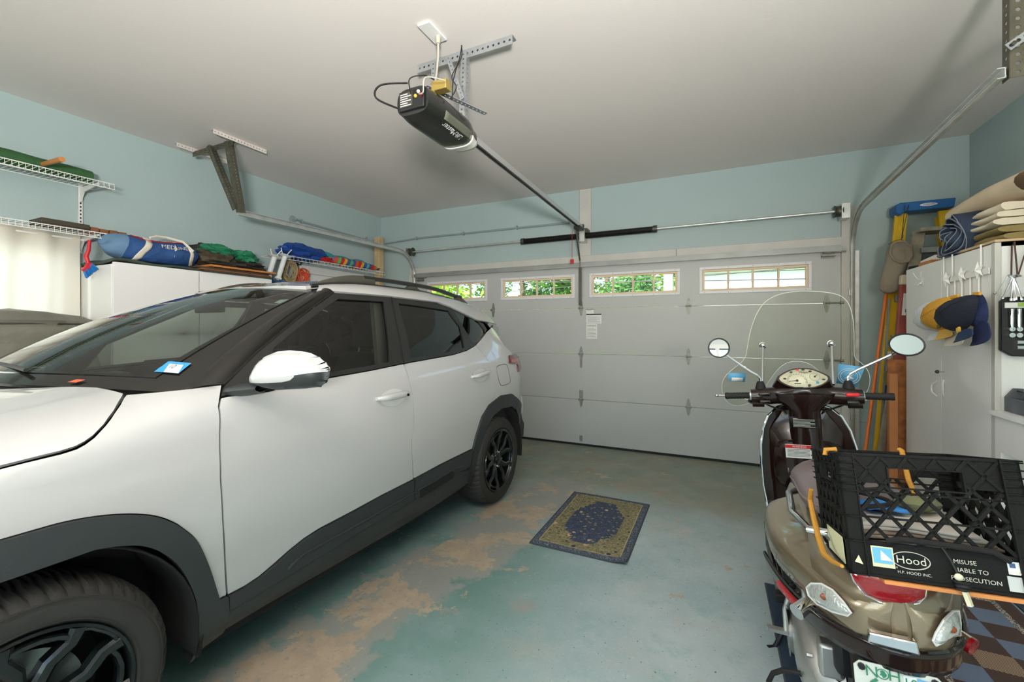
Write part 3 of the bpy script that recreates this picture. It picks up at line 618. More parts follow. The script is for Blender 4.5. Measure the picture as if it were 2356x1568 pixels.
# --- boundaries traced along the body
seamF = PL([(507, 914), (503.5, 935), (507, 967), (506, 1000), (508, 1100), (513, 1192), (518, 1290), (522, 1369)])
sill_top = PL([(523, 1369), (563, 1348), (596, 1326), (629, 1298), (666, 1265), (699, 1238.6), (735, 1215.4), (811, 1175.6), (878, 1139), (950.5, 1102)])
seamM = PL([(929, 837), (943, 883), (950, 912), (952.5, 960), (952.5, 985), (947.5, 1015), (947.5, 1040), (951, 1102)])
sill_top2 = PL([(952, 1101), (1010, 1069.5), (1060, 1044.7), (1086, 1032)])
archR = PL([(1086, 1032), (1093.8, 1001), (1107, 959), (1125, 930), (1151.8, 910), (1176, 906), (1190, 917), (1199, 938), (1202, 962)])
seamQ = PL([(1094, 794), (1112, 813), (1124.6, 831), (1128, 845), (1135, 881), (1139, 907)])
belt1 = PL([(507, 914), (545, 908), (590, 900), (680, 884), (759, 868), (850, 852), (928, 836)]); belt2 = PL([(930, 836), (944, 833), (1040, 816), (1073, 806), (1094, 794)])
gap = .003
def shrink(P, d):   # pull an outline inwards for shut lines
    n = len(P); out = []; A = sum(P[i][0]*P[(i+1) % n][1]-P[(i+1) % n][0]*P[i][1] for i in range(n)); s = 1 if A > 0 else -1
    for i in range(n):
        a = V(P[i-1]).to_2d(); b = V(P[i]).to_2d(); c = V(P[(i+1) % n]).to_2d(); e1 = (b-a); e2 = (c-b)
        if e1.length < 1e-7 or e2.length < 1e-7: out.append(tuple(b)); continue
        e1.normalize(); e2.normalize(); n1 = V((-e1.y, e1.x))*s; n2 = V((-e2.y, e2.x))*s; m_ = (n1+n2)
        m_ = m_/max(.5, m_.length_squared)*2 if m_.length > 1e-6 else n1; out.append((b.x+m_.x*d, b.y+m_.y*d))
    return out
fd = shrink(belt1+seamM[1:]+sill_top[::-1][1:]+seamF[::-1][1:-1], gap); both('front_door', fd, 'car_white')
arc_low = archR[:archR.index(archR[5])+1]
rd = shrink(belt2+seamQ[1:]+[archR[3], archR[2], archR[1], archR[0]]+sill_top2[::-1][1:]+seamM[::-1][1:-1], gap); both('rear_door', rd, 'car_white')
tailedge = PL([(1112, 742), (1128, 752), (1137, 762), (1157, 794), (1178, 815), (1186, 838), (1194, 862), (1199, 890), (1201.5, 920), (1202.5, 945)])
tailedge = [(y+.03 if z > 1.0 else y+.05, z) for y, z in tailedge]
qp = shrink([seamQ[0]]+PL([(1112, 773), (1120, 762)])+tailedge[1:]+[archR[8], archR[7], archR[6], archR[5], archR[4], archR[3]]+seamQ[::-1][:-1], gap); both('rear_quarter', qp, 'car_white')
# front wing and its arch
archF_out = chaikin(PL([(26, 1240), (80, 1219), (160, 1197.6), (241, 1185), (308, 1182), (361, 1187), (402, 1203), (428, 1222), (450, 1240), (464, 1267), (482, 1310), (493, 1347), (503, 1379)]), 2, False)
left_arc = [(2*FH-y-.0, z) for y, z in archF_out if y > FH+.15][::-1]
mid = [p for p in archF_out if p[0] <= FH+.15 and p[0] > 2*FH-archF_out[-1][0]]
archF_full = [p for p in ([(2*FH-y, z) for y, z in archF_out[::-1] if y > FH+.02]+[p for p in archF_out if p[0] > FH+.02])]
hoodseam = [(-2.12, None)]
def seam_z(y): return lerp_table([(-3.4, .80), (-3.0, .935), (-2.75, .99), (-2.55, 1.035), (-2.45, 1.07), (-2.38, 1.10), (-2.30, 1.128), (-2.255, 1.142)], y)
hs_px = PL([(287, 905), (281, 913), (263, 945), (240, 978), (215, 1005), (195, 1020), (175, 1031), (140, 1042), (60, 1061), (0, 1076)])
hs_line = hs_px+[(y, hs_px[-1][1]+(y-hs_px[-1][0])*.22) for y in (-2.75, -2.95, -3.15) if y < hs_px[-1][0]-.03]
top_edge = PL([(287, 905.5), (345, 901), (400, 896), (455, 890), (512, 883.5)])
fw = shrink(top_edge+[seamF[0]]+seamF[1:]+PL([(512, 1373), (503, 1379)])[0:]+archF_full[::-1][1:]+[(-3.02, .52), (-3.15, .60), (-3.15, hs_line[-1][1])]+hs_line[::-1][1:-1], gap); both('front_wing', fw, 'car_white')
# greenhouse frame with openings
fr_front = PL([(506, 913), (516, 886), (587, 812), (684, 733), (767, 672), (898, 683)])
fr_rear = PL([(1008, 697), (1036, 707), (1100, 738), (1112, 743), (1121, 758), (1112, 773)])
gh = fr_front+fr_rear+belt2[::-1]+belt1[::-1][1:-1]
g1 = PL([(628, 801), (700, 743), (778, 687), (883, 693.5), (889, 735), (898, 834), (830, 846.5), (760, 859), (690, 872), (622, 884)])
g2 = PL([(917, 697), (975, 705), (1033, 714.5), (1058.6, 749), (1069, 803), (1035, 813), (946, 827), (931, 750)])
g3 = PL([(1040, 708), (1064, 715), (1102, 741), (1114, 757), (1116, 765), (1103, 783), (1090, 793), (1064, 748)])
both('window_surround', shrink(gh, gap), 'car_frame', .035, .02, 0, (g1, g2, g3))
def inset(o): return shrink(o, -.006)
both('front_door_window', inset(g1), 'side_glass', .06, .004, -.010); skin('rear_door_window', panel(inset(g2), wsurf, wnrm, .06, .004, (), -.010), 'privacy_glass', car); skin('rear_door_window', mirror(panel(inset(g2), wsurf, wnrm, .06, .004, (), -.010)), 'side_glass', car); both('quarter_window', inset(g3), 'privacy_glass', .06, .004, -.008)
both('belt_trim', shrink(belt1[4:]+[(y, z+.022) for y, z in belt1[4:][::-1]], .001), 'car_frame', .03, .01, .006); both('belt_trim', shrink(belt2+[(y, z+.022) for y, z in belt2[::-1]], .001), 'car_frame', .03, .01, .006)
both('door_seam_cover', PL([(898, 683.5), (902, 684), (930, 835), (926, 836)]), 'well_black', .05, .004, .0015)
# floating roof side band
rb = PL([(727, 669), (770, 671), (898, 682), (1008, 695.5), (1036, 706), (1100, 737)])
band = [(y, z) for y, z in rb]+[(.46, 1.385)]+[(y, topz(y)-.004) for y in (.42, .3, .15, 0, -.2, -.45, -.7, -.95, -1.15, -1.3, -1.38)]
both('roof_side', shrink(band, .002), 'car_white', .03, .014, .004)
# roof skin, ditch strip, windscreen, hood as height surfaces
def roofz(x, y): return topz(y)+.030*(1-(min(1, abs(x)/.52))**2.2)*smooth(-1.62, -1.0, y)+.012*(1-(abs(x)/.52)**2)
def surfR(x, y): return V((x, y, roofz(x, y)))
def nrmZ(fn):
    def f(x, y):
        e = .004; return (fn(x+e, y)-fn(x-e, y)).cross(fn(x, y+e)-fn(x, y-e)).normalized()
    return f
roof_front = [(x, -1.415-.09*(1-(x/.56)**2)) for x in [(-.515+1.03*i/16) for i in range(17)]]
skin('roof', panel([(x, y) for x, y in roof_front]+[(.515, .34), (.3, .43), (-.3, .43), (-.515, .34)], surfR, nrmZ(surfR), .06, .02), 'car_white', car)
for sx in (-1, 1):
    obj('roof_ditch', MB().tube([(sx*.517, y, roofz(.517, y)-.002) for y in [(-1.40+1.72*i/20) for i in range(21)]], .012, 6), 'car_frame', car, local=True)
BXW, TXW = .79, .585
def ws_base(x): t = x/BXW; return V((x, -2.11-.33*(1-t*t), 1.145+.02*(1-t*t)-.02*abs(t)**4))
def ws_top(x): t = x/TXW; return V((x, -1.385-.10*(1-t*t), 1.553+.025*(1-t*t)))
def wssurf(u, v):   # u in -1..1 across, v 0..1 up
    a = ws_base(u*BXW); b = ws_top(u*TXW); p = a.lerp(b, v); n_ = V((0, -.5, .85)); return p+n_*(.045*4*v*(1-v)*(1-.4*u*u))
def nrmW(u, v):
    e = .01; n_ = (wssurf(u+e, v)-wssurf(u-e, v)).cross(wssurf(u, v+e)-wssurf(u, v-e)).normalized(); return n_ if n_.z > 0 else -n_
skin('windscreen', panel([(-.86, .07), (0, .05), (.86, .07), (.905, .5), (.93, .93), (0, .95), (-.93, .93), (-.905, .5)], wssurf, nrmW, .06, .004), 'windshield_glass', car)
fritm = panel([(-1, 0), (-.5, 0), (0, 0), (.5, 0), (1, 0), (1, .25), (1, .5), (1, .75), (1, 1), (.5, 1), (0, 1), (-.5, 1), (-1, 1), (-1, .5)], wssurf, nrmW, .06, .012, ([(-.83, .085), (0, .065), (.83, .085), (.885, .5), (.91, .9), (.5, .915), (0, .92), (-.5, .915), (-.91, .9), (-.885, .5)],), -.003)
skin('windscreen_surround', fritm, 'car_black_gloss', car)
for sx in (1, -1):   # pillar skin between the screen edge and the door frame
    E0 = [wssurf(.985, i/12) for i in range(13)]; E1 = [V((W(y, z)+.002, y, z)) for y, z in [(lambda a: a)(q) for q in PL([(513, 884), (532, 867), (552, 847), (587, 812), (618, 786), (650, 760), (684, 732), (712, 711), (740, 691), (767, 671.5)])]]
    def at_(L, t): t *= len(L)-1; i = min(int(t), len(L)-2); return L[i].lerp(L[i+1], t-i)
    def pil(u, v): p = at_(E0, u).lerp(at_(E1, u), v)+V((.6, -.25, .6))*(.018*4*v*(1-v)); return V((p.x*sx, p.y, p.z))
    obj('windscreen_pillar', MB().sheet(pil, 20, 8), 'car_black_gloss', car, local=True, sharp=60)
    obj('pillar_seam', MB().tube([V(((p.x+.001)*sx, p.y, p.z)) for p in E1], .0035, 5), 'well_black', car, local=True)
def hoodz(x, y):
    lo, hi = lerp_table(zsT, y), lerp_table(zcT, y); x = abs(x)
    xm = W(y, lo)
    if x >= xm: return lo
    for _ in range(26):
        m_ = (lo+hi)/2
        if W(y, m_) > x: lo = m_
        else: hi = m_
    return (lo+hi)/2+.006*smooth(.62, .5, x)*smooth(-3.2, -2.6, y)
def surfH(x, y): return V((x, y, hoodz(x, min(y, -2.03))))
hx = [(W(y, z), y) for y, z in hs_line]
rear = [(x, ws_base(x).y-.025-.02*(1-abs(x)/.75)) for x in (.6, .45, .3, .15, 0, -.15, -.3, -.45, -.6)]
hood_o = [(hx[0][0]-.004, hx[0][1]-.003)]+rear+[(-hx[0][0]+.004, hx[0][1]-.003)]+[(-x+.004, y) for x, y in hx[1:]]+[(-.5, -3.28), (0, -3.34), (.5, -3.28)]+[(x-.004, y) for x, y in hx[1:][::-1]]
skin('bonnet', panel(hood_o, surfH, nrmZ(surfH), .05, .014), 'car_white', car)
obj('cowl', MB().sheet(lambda u, v: (lambda p: p+V((0, -.06+.075*v, -.035+.02*v)))(ws_base((u*2-1)*.76)), 20, 3), 'black_plastic', car, local=True)
# cladding: front arch, rear arch, sill (traced), offset proud of the body
inF = chaikin(PL([(213, 1262), (266, 1252.6), (320, 1251), (360, 1262), (400, 1288.6), (426, 1323), (448, 1376), (450, 1403), (449, 1456), (442, 1502), (432, 1520)]), 2, False)
inF_full = [(2*FH-y, z) for y, z in inF[::-1] if y > FH+.05]+[p for p in inF if p[0] > FH+.05]
lowF = PL([(441, 1515), (464, 1483), (508, 1451)]); upF = PL([(508, 1415), (521, 1371), (512, 1374)])
both('front_arch_trim', archF_full+upF[1:][::-1]+PL([(522, 1372), (524, 1405), (509, 1450)])+lowF[::-1][1:]+inF_full[::-1], 'cladding', .035, .05, .012)
inR = PL([(1076, 1109), (1088, 1084), (1096, 1051), (1107, 1015), (1116, 984), (1131.7, 956), (1152, 939), (1174, 933.7), (1185, 941.5), (1190.8, 961.6), (1192, 984), (1190, 1004)])
both('rear_arch_trim', archR+[(archR[-1][0]+.05, .46), (archR[-1][0]+.05, .34), (inR[-1][0]+.03, .30)]+inR[::-1]+PL([(1083, 1075)]), 'cladding', .03, .05, .012)
mid_line = PL([(523, 1406), (590, 1366), (666, 1320), (740, 1276), (812, 1231), (951, 1148), (1000, 1119), (1056, 1085)])
both('front_door_trim', shrink(sill_top+[mid_line[5]]+mid_line[:5][::-1], gap), 'cladding', .03, .02, .010)
both('rear_door_trim', shrink(sill_top2+PL([(1081, 1070), (1070, 1080)])+mid_line[5:][::-1], gap), 'cladding', .03, .02, .010)
rocker = PL([(508, 1451), (600, 1396), (712, 1331), (820, 1269), (924, 1209), (1000, 1162), (1057, 1124), (1076, 1109), (1084, 1078)])
both('sill', shrink(mid_line[:5]+mid_line[5:]+rocker[::-1], .002), 'cladding', .03, .03, .004)
ridge = PL([(659, 1308), (668, 1296), (695, 1272), (811, 1209), (894, 1162), (950, 1131)]); ridge2 = PL([(956, 1127), (1000, 1103), (1044, 1076), (1062, 1073)])
for R in (ridge, ridge2):
    mb = MB().tube([V((W(y, z)+.011, y, z)) for y, z in R], .0055, 6); obj('trim_ridge', mb, 'cladding', car, local=True); obj('trim_ridge', mirror(mb), 'cladding', car, local=True)
rec = PL([(962, 1127), (1035, 1083), (1044, 1085), (1040, 1098), (966, 1143)]); both('trim_recess', rec, 'well_black', .03, .004, .0115)
mf = MB().sheet(lambda u, v: V((.86-.20*u, FH+.415+.03*v+.02*u, .235+.22*v)), 3, 4); obj('mud_flap', mf, 'black_rubber', car, local=True, solid=.012); obj('mud_flap', mirror(mf), 'black_rubber', car, local=True, solid=.012)
# fuel flap, handles
ff = chaikin(PL([(1142, 846), (1147, 841), (1162, 838), (1167, 841), (1172, 868), (1174, 877), (1170, 881), (1156, 886), (1151, 884), (1146, 868)]), 1)
both('fuel_flap', ff, 'car_white', .03, .008, .002, right_only=True); gl_ = shrink(ff, -.004)
obj('flap_seam', MB().tube([wsurf(*p)+V((.001, 0, 0)) for p in resample(gl_, .02)], .0022, 4, closed=True), 'steel_dark', car, local=True)
def handle(pxs):
    (y0, z0), (y1, z1) = P2(*pxs[0]), P2(*pxs[1]); L = y1-y0
    def fn(u, v):
        q = 2*pi*v; t = u; h = .019*(1-.55*abs(2*t-1)**3); d = .017*(1-.3*abs(2*t-1)**4); out = .035-.028*abs(2*t-1)**5
        y = y0+L*t; z = z0+(z1-z0)*t; return V((W(y, z)+out+cos(q)*d, y, z+sin(q)*h))
    mb = MB().sheet(fn, 14, 12, cv=True); k = len(mb.v); mb.f += [tuple(range(k-12, k)), tuple(range(12))[::-1]]
    obj('door_handle', mb, 'car_white', car, local=True); obj('door_handle', mirror(mb), 'car_white', car, local=True)
    yc = y0+L*.55; zc = z0+(z1-z0)*.55-.012; cup = chaikin([(yc+L*.42*cos(a*pi/6), zc+.045*sin(a*pi/6)) for a in range(12)], 1)
    both('handle_cup', cup, MATS['cup_white'], .02, .002, .0012)
mat('cup_white', '#c9c9c7', .35, coat=.5)
handle(((864, 917), (934, 902))); handle(((1085, 866), (1121, 853)))
kp = P2(922, 906); obj('key_hole', MB().cyl((W(*kp)+.045, *kp), (W(*kp)+.056, *kp), .007, n=10), 'black_gloss', car, local=True)
# tail lamp, rear end, bumper
tl = PL([(1170, 818), (1183, 815), (1193, 822), (1194.5, 850), (1191, 855), (1189, 838), (1171, 835)]); tl = [(y+.02 if y > .45 else y, z) for y, z in tl]
both('tail_lamp', tl, 'tail_dark', .03, .015, .012); tl2 = PL([(1173, 829), (1189, 823.5), (1190, 833), (1173, 834)]); both('tail_lamp_strip', tl2, 'tail_red', .02, .004, .0145)  # brighter red strip laid on the dark lens
rearT = pchip([(.25, .60), (.40, .70), (.55, .70), (.70, .64), (.85, .645), (1.0, .63), (1.12, .60), (1.25, .545), (1.40, .46), (1.46, .42)])
wT = pchip([(.25, .78), (.5, .80), (.8, .80), (1.0, .78), (1.12, .74), (1.25, .68), (1.38, .61), (1.46, .55)])
def rearf(u, v): z = .25+1.2*v; t = 2*u-1; x = wT(z)*t; return V((x, rearT(z)-.17*abs(t)**5-.03*t*t, z))
def rsheet(name, u0, u1, v0, v1, m, off=0, nu=28, nv=12):
    return obj(name, MB().sheet(lambda u, v: rearf(u0+(u1-u0)*u, v0+(v1-v0)*v)+V((0, off, 0)), nu, nv), m, car, local=True, solid=.01, sharp=60)
rsheet('rear_bumper', 0, 1, 0, .26, 'cladding'); rsheet('tailgate', 0, 1, .262, .70, 'car_white'); rsheet('tailgate_upper', 0, 1, .702, .725, 'car_frame'); rsheet('rear_window', 0, 1, .725, 1.0, 'privacy_glass')
rsheet('tail_lamp_bar', 0, 1, .60, .68, 'tail_dark', .012)
sp = MB().sheet(lambda u, v: V(((2*u-1)*(.56-.02*v), .40+.12*v-.10*abs(2*u-1)**4, roofz((2*u-1)*.5, .40)+.0-.075*v+.012)), 24, 6); obj('spoiler', sp, 'car_white', car, local=True, solid=.03, sharp=60)
for sx in (1, -1): obj('spoiler_fin', MB().prism([(.36, 1.30), (.44, 1.385), (.53, 1.37), (.56, 1.28), (.50, 1.25)], (sx*.565-(.012 if sx > 0 else -.012), 0, 0), (0, 1, 0), (0, 0, 1), .022*sx), 'steel', car, local=True, bev=.006)
# nose (mostly ahead of the picture)
def nosef(u, v): z = .22+.70*v; t = 2*u-1; return V((t*(.80-.08*(1-v)), -3.50+.05*v*v+.36*abs(t)**3.2+.10*smooth(.7, 1, v), z))
obj('front_bumper', MB().sheet(nosef, 28, 10), 'car_white', car, local=True, solid=.012, sharp=60); obj('grille', MB().sheet(lambda u, v: nosef(.2+.6*u, .35+.4*v)+V((0, -.012, 0)), 20, 6), 'black_gloss', car, local=True, solid=.01)
for s0 in (.03, .80): obj('headlamp', MB().sheet(lambda u, v: nosef(s0+.17*u, .72+.22*v)+V((0, -.01, .01)), 8, 4), 'head_lens', car, local=True, solid=.01)
# roof rails
def rail(sx):
    X = .475*sx; tz = lambda y: roofz(.475, y)
    y0, y1, y2, y3 = -1.36, -.98, .02, .22
    def foot(a, b, h0, h1, nm):
        def fn(u, v):
            y = a+(b-a)*u; base = tz(y)-.012; h = (h0+(h1-h0)*u) if nm else 0
            q = v*2*pi; return V((X+.017*cos(q)*(1-.3*max(0, sin(q))), y, base+(sin(q)*.5+.5)*prof(u)+.0))
        return fn
    top = lambda y: roofz(.475, -.85)+.052-.028*((y+.75)/.95)**2-.05*smooth(-.4, .3, y)
    def sec(y):
        b = tz(y)-.015
        if y < y1: h = (top(y1)-tz(y1)+.0)*(1-((y-y1)/(y0-y1))**2.3)
        elif y > y2: h = (top(y2)-tz(y2))*(1-((y-y2)/(y3-y2))**1.8)
        else: h = top(y)-tz(y)
        return b, tz(y)+max(.001, h)
    mb = MB()
    for a, b, n in ((y0, y1+.06, 14), (y2-.03, y3, 10)):
        def fn(u, v, a=a, b=b):
            y = a+(b-a)*u; lo, hi = sec(y); q = 2*pi*v; wd = .021-.006*max(0, sin(q)); return V((X+wd*cos(q), y, (lo+hi)/2+(hi-lo)/2*sin(q)))
        m2 = MB().sheet(fn, n, 12, cv=True); k = len(m2.v); m2.f += [tuple(range(12))[::-1], tuple(range(k-12, k))]; mb.add(m2.v, m2.f)
    r = obj('roof_rail', mb, 'rail_grey', car, local=True, kind='stuff'); ys = [y1-.02+(y2-y1+.06)*i/14 for i in range(15)]
    obj('rail_bar', MB().sweep([(X, y, sec(min(max(y, y1), y2))[1]-.012) for y in ys], [(-.015, -.012), (.015, -.012), (.017, .004), (.008, .013), (-.008, .013), (-.017, .004)]), 'car_frame', r, local=True)
    for y in (-.55,): obj('rail_foot', MB().sheet(lambda u, v: V((X+.016*cos(2*pi*v), y-.09+.18*u, tz(y)-.01+(sin(2*pi*v)*.5+.5)*(.045*(1-abs(2*u-1)**2.5)))), 8, 10, cv=True), 'rail_grey', r, local=True)
rail(1); rail(-1)
obj('aerial_fin', MB().sheet(lambda u, v: V((.028*(1-v)*sin(pi*u)*cos(0)*(1 if 1 else 1)*(2*(u > .5)-1)*0+(.028*(1-v))*sin(2*pi*u), .05+.09*cos(2*pi*u)*(1-v)+.05*v, roofz(0, .05)+.06*v-.005)), 14, 6, cu=True), 'car_white', car, local=True)
# wheels
def make_wheel(cy, side):
    o = bpy.data.objects.new('wheel', None); C.objects.link(o); o.parent = car; WM[o.name] = WM[car.name]
    xo = .878*side; s = side; n = 216; prof = []
    for r, h in ((.230, -.03), (.236, -.008), (.245, .002), (.262, .004), (.285, .006), (.305, .001), (.318, -.012), (.326, -.026), (.330, -.042), (.3345, -.07), (.335, -.12), (.330, -.195), (.318, -.225), (.285, -.238), (.236, -.232)): prof.append((r, h))
    mb = MB(); k = 0
    for i in range(n):
        q = 2*pi*i/n; g = (i % 4 == 0)
        for j, (r, h) in enumerate(prof):
            rr = r-(.0075 if g and 6 <= j <= 9 else 0)-(.007 if j == 10 and i % 2 == 0 else 0); mb.v.append(V((xo+s*h, cy+rr*cos(q+(.008*(j-6) if 6 <= j <= 9 else 0)), HZ+rr*sin(q+(.008*(j-6) if 6 <= j <= 9 else 0)))))
    m_ = len(prof)
    for i in range(n):
        for j in range(m_-1): i2 = (i+1) % n; mb.f.append((i*m_+j, i2*m_+j, i2*m_+j+1, i*m_+j+1))
    ty = obj('tyre', mb, 'tyre', o, local=True, sharp=30)
    for r, rw_ in ((.247, .0012), (.292, .0012), (.300, .0012)): obj('tyre_ring', MB().tube([(xo+s*(.0045 if r < .29 else .0045), cy+r*cos(a*pi/36), HZ+r*sin(a*pi/36)) for a in range(72)], rw_, 4, closed=True), 'tyre', ty, local=True)
    if side > 0:
        a0 = 2.35 if cy < -1 else 1.2
        for body, st in (('235/45R18', a0+.5), ('94V', a0-.05)):
            wf_ = lambda x, y, st=st: V((xo+.0075, cy+(.272+y)*cos(st-x/.272), HZ+(.272+y)*sin(st-x/.272)))
            obj('lettering', text_mb(body, .024, (0, 0, 0), (1, 0, 0), (0, 1, 0), warp=wf_), 'tyre_letter', ty, local=True)
    rim = MB().lathe([(.236, -.012), (.234, .001), (.226, .002), (.219, -.008), (.215, -.05), (.20, -.16), (.23, -.2)], (xo, cy, HZ), (s, 0, 0), 60); rm = obj('rim', rim, 'alloy_black', o, local=True)
    dsk = MB().lathe([(0, -.10), (.15, -.10), (.15, -.112), (0, -.112)], (xo, cy, HZ), (s, 0, 0), 40); obj('brake_disc', dsk, 'brake_disc', o, local=True)
    obj('backing_plate', MB().lathe([(0, -.15), (.215, -.15)], (xo, cy, HZ), (s, 0, 0), 40), 'well_black', o, local=True)
    for kk in range(5):
        a = 2*pi*kk/5+(.12 if cy < -1 else .5); pol = lambda r, t, h: V((xo+s*h, cy+r*cos(a+t), HZ+r*sin(a+t))); mb = MB()
        def strip(pts, wds, hs, th=.028):
            K = []
            for (r, t), wd, h in zip(pts, wds, hs): K.append((pol(r, t, h), wd))
            k = len(mb.v)
            for i, (p, wd) in enumerate(K):
                q = (K[min(i+1, len(K)-1)][0]-K[max(i-1, 0)][0]); q.x = 0; q.normalize(); sd = V((0, -q.z, q.y))*wd
                X = V((s, 0, 0)); mb.v += [p-sd, p-sd*.55+X*.007, p+sd*.55+X*.007, p+sd, p+sd-X*th, p-sd-X*th]
            for i in range(len(K)-1):
                for j in range(6): mb.f.append((k+i*6+j, k+i*6+(j+1) % 6, k+(i+1)*6+(j+1) % 6, k+(i+1)*6+j))
            mb.f += [tuple(k+j for j in range(6))[::-1], tuple(k+(len(K)-1)*6+j for j in range(6))]
        for d in (1, -1): strip([(.045, .10*d), (.085, .20*d), (.14, .22*d), (.185, .36*d), (.224, .33*d)], (.021, .0185, .017, .018, .022), (-.03, -.022, -.014, -.009, -.004))
        strip([(.198, .36), (.203, .18), (.205, 0), (.203, -.18), (.198, -.36)], (.009,)*5, (-.010,)*5, .02)
        strip([(.218, .33), (.222, .45), (.222, .6), (.222, .8), (.218, .93)], (.006,)*5, (-.006,)*5, .012)
        obj('spoke', mb, 'alloy_black', rm, local=True, sharp=25); obj('wheel_nut', MB().cyl(pol(.057, pi/5, -.035), pol(.057, pi/5, -.012), .011, .009, n=8), 'steel', rm, local=True)
    obj('hub_cap', MB().lathe([(.07, -.04), (.062, -.022), (.034, -.018), (.031, -.006), (0, -.002)], (xo, cy, HZ), (s, 0, 0), 30), 'alloy_black', rm, local=True)
for cy in (FH, RH):
    for sd in (1, -1): make_wheel(cy, sd)
    for sd in (1, -1): obj('wheel_well', MB().sheet(lambda u, v: V((sd*(.875-.30*v), cy+.405*cos(-.2+u*(pi+.4)), HZ+.01+.415*sin(-.2+u*(pi+.4)))), 26, 3), 'well_black', car, local=True, solid=.006)
# underbody, cabin
obj('underbody', MB().box((-.80, FH+.44, .21), (.80, RH-.45, .34)).box((-.57, -3.2, .22), (.57, .55, .44)).box((-.57, -3.25, .44), (.57, -2.1, .95)).box((-.57, -.42, .44), (.57, .5, .66)), 'well_black', car, local=True)
obj('door_lining', MB().sheet(lambda u, v: V((.80-.03*v, -2.05+2.4*u, .34+.76*v)), 16, 6), 'cabin_dark', car, local=True, solid=.02); obj('door_lining', MB().sheet(lambda u, v: V((-.80+.03*v, -2.05+2.4*u, .34+.76*v)), 16, 6), 'cabin_dark', car, local=True, solid=.02)
def dashf(u, v):
    x = (2*u-1)*.74; t = v; y = -2.44+.36*(x/.74)**2+.62*t; return V((x, min(y, -1.74+.0*x), 1.10+.02*sin(pi*t)-.02*(2*u-1)**2 if t < .85 else 1.095-.45*(t-.85)/.15))
obj('dashboard', MB().sheet(dashf, 24, 16), 'cabin_dark', car, local=True, solid=.01, sharp=60)
def seat(x, y, w_, dk='seat_cloth'):
    s_ = bpy.data.objects.new('seat', None); C.objects.link(s_); s_.parent = car; WM[s_.name] = WM[car.name]
    obj('cushion', MB().box((x-w_/2, y-.28, .50), (x+w_/2, y+.22, .66)), dk, s_, local=True, bev=.05, seg=3)
    def bk_(u, v): q = 2*pi*u; ww = w_/2*(1-.25*v**2.5); return V((x+ww*abs(cos(q))**.6*(1 if cos(q) > 0 else -1), y+.22+.22*v+.075*abs(sin(q))**.8*(1 if sin(q) > 0 else -1), .60+.60*v))
    mb = MB().sheet(bk_, 20, 8, cu=True); mb.f.append(tuple(i*9+8 for i in range(20))); obj('backrest', mb, dk, s_, local=True, sharp=60)
    hw = min(.115, w_/2); obj('headrest', MB().sheet(lambda u, v: (lambda q: V((x+hw*(1-.15*v)*abs(cos(q))**.6*(1 if cos(q) > 0 else -1), y+.45+.05*v+.05*abs(sin(q))**.8*(1 if sin(q) > 0 else -1), 1.235+.20*v)))(2*pi*u), 18, 6, cu=True).box((x-.10, y+.44, 1.23), (x+.10, y+.50, 1.425)), dk, s_, local=True, sharp=60)
    obj('headrest_post', MB().cyl((x-.06, y+.45, 1.16), (x-.06, y+.46, 1.26), .006, n=6).cyl((x+.06, y+.45, 1.16), (x+.06, y+.46, 1.26), .006, n=6), 'steel', s_, local=True)
for x in (.40, -.40): seat(x, -1.36, .46)
for x in (.42, 0, -.42): seat(x, -.48, .42)
obj('headliner', MB().sheet(lambda u, v: V(((2*u-1)*.54, -1.36+1.62*v, roofz((2*u-1)*.5, -1.36+1.62*v)-.045)), 10, 12), 'cabin_grey', car, local=True, solid=.01)
for sx in (1, -1):
    obj('cabin_pillar', MB().bar((sx*.70, -1.06, 1.12), (sx*.575, -.98, 1.54), .03, .11, (0, 1, 0)), 'cabin_grey', car, local=True)
sw = V((.37, -1.88, 1.02)); ax = V((0, .86, .5)).normalized(); u_ = V((1, 0, 0)); v_ = ax.cross(u_)
obj('steering_wheel', MB().tube([sw+(u_*cos(a*pi/14)+v_*sin(a*pi/14))*.18 for a in range(28)], .015, 8, closed=True).bar(sw-u_*.17, sw+u_*.17, .03, .02).bar(sw, sw-v_*.17*(1 if v_.z > 0 else -1), .03, .02, (1, 0, 0)).ball(sw, (.07, .04, .06)), 'cabin_dark', car, local=True)
# cabin mirror on the screen with dash camera, screen stickers, wipers
mp = wssurf(.02, .80); obj('rear_view_mirror', MB().cbox(mp+V((0, .07, -.05)), (.24, .03, .075)).bar(mp, mp+V((0, .06, -.04)), .03, .03), 'cabin_dark', car, local=True, bev=.008)
def on_screen(px, py):     # where a pixel ray meets the windscreen
    M_ = WM[car.name].inverted(); o = M_ @ CAMP; d = (M_.to_3x3() @ ray(px, py)).normalized(); best = None
    for i in range(-60, 61):
        for j in range(0, 61):
            p = wssurf(i/60, j/60); t = (p-o).dot(d); e = (o+d*t-p).length
            if best is None or e < best[0]: best = (e, i/60, j/60)
    return best[1], best[2]
def screen_patch(name, pts, m, off=.002):
    q = [on_screen(*p) for p in pts]; f = lambda u, v: tuple((q[0][k]*(1-u)+q[1][k]*u)*(1-v)+(q[3][k]*(1-u)+q[2][k]*u)*v for k in (0, 1))
    return obj(name, MB().sheet(lambda u, v: wssurf(*f(u, v))+nrmW(*f(u, v))*off, 4, 4), m, car, local=True), q, f
mat('sticker_blue', '#2f86b4', .5); mat('sticker_white', '#eceeee', .5); mat('sticker_pale', '#c9dcd6', .5)
st, q, f = screen_patch('inspection_sticker', [(358, 856), (412, 862), (440, 838), (388, 833)], 'sticker_blue'); screen_patch('sticker_panel', [(374, 855), (408, 858.5), (425, 840), (392, 837)], 'sticker_white', .0035)
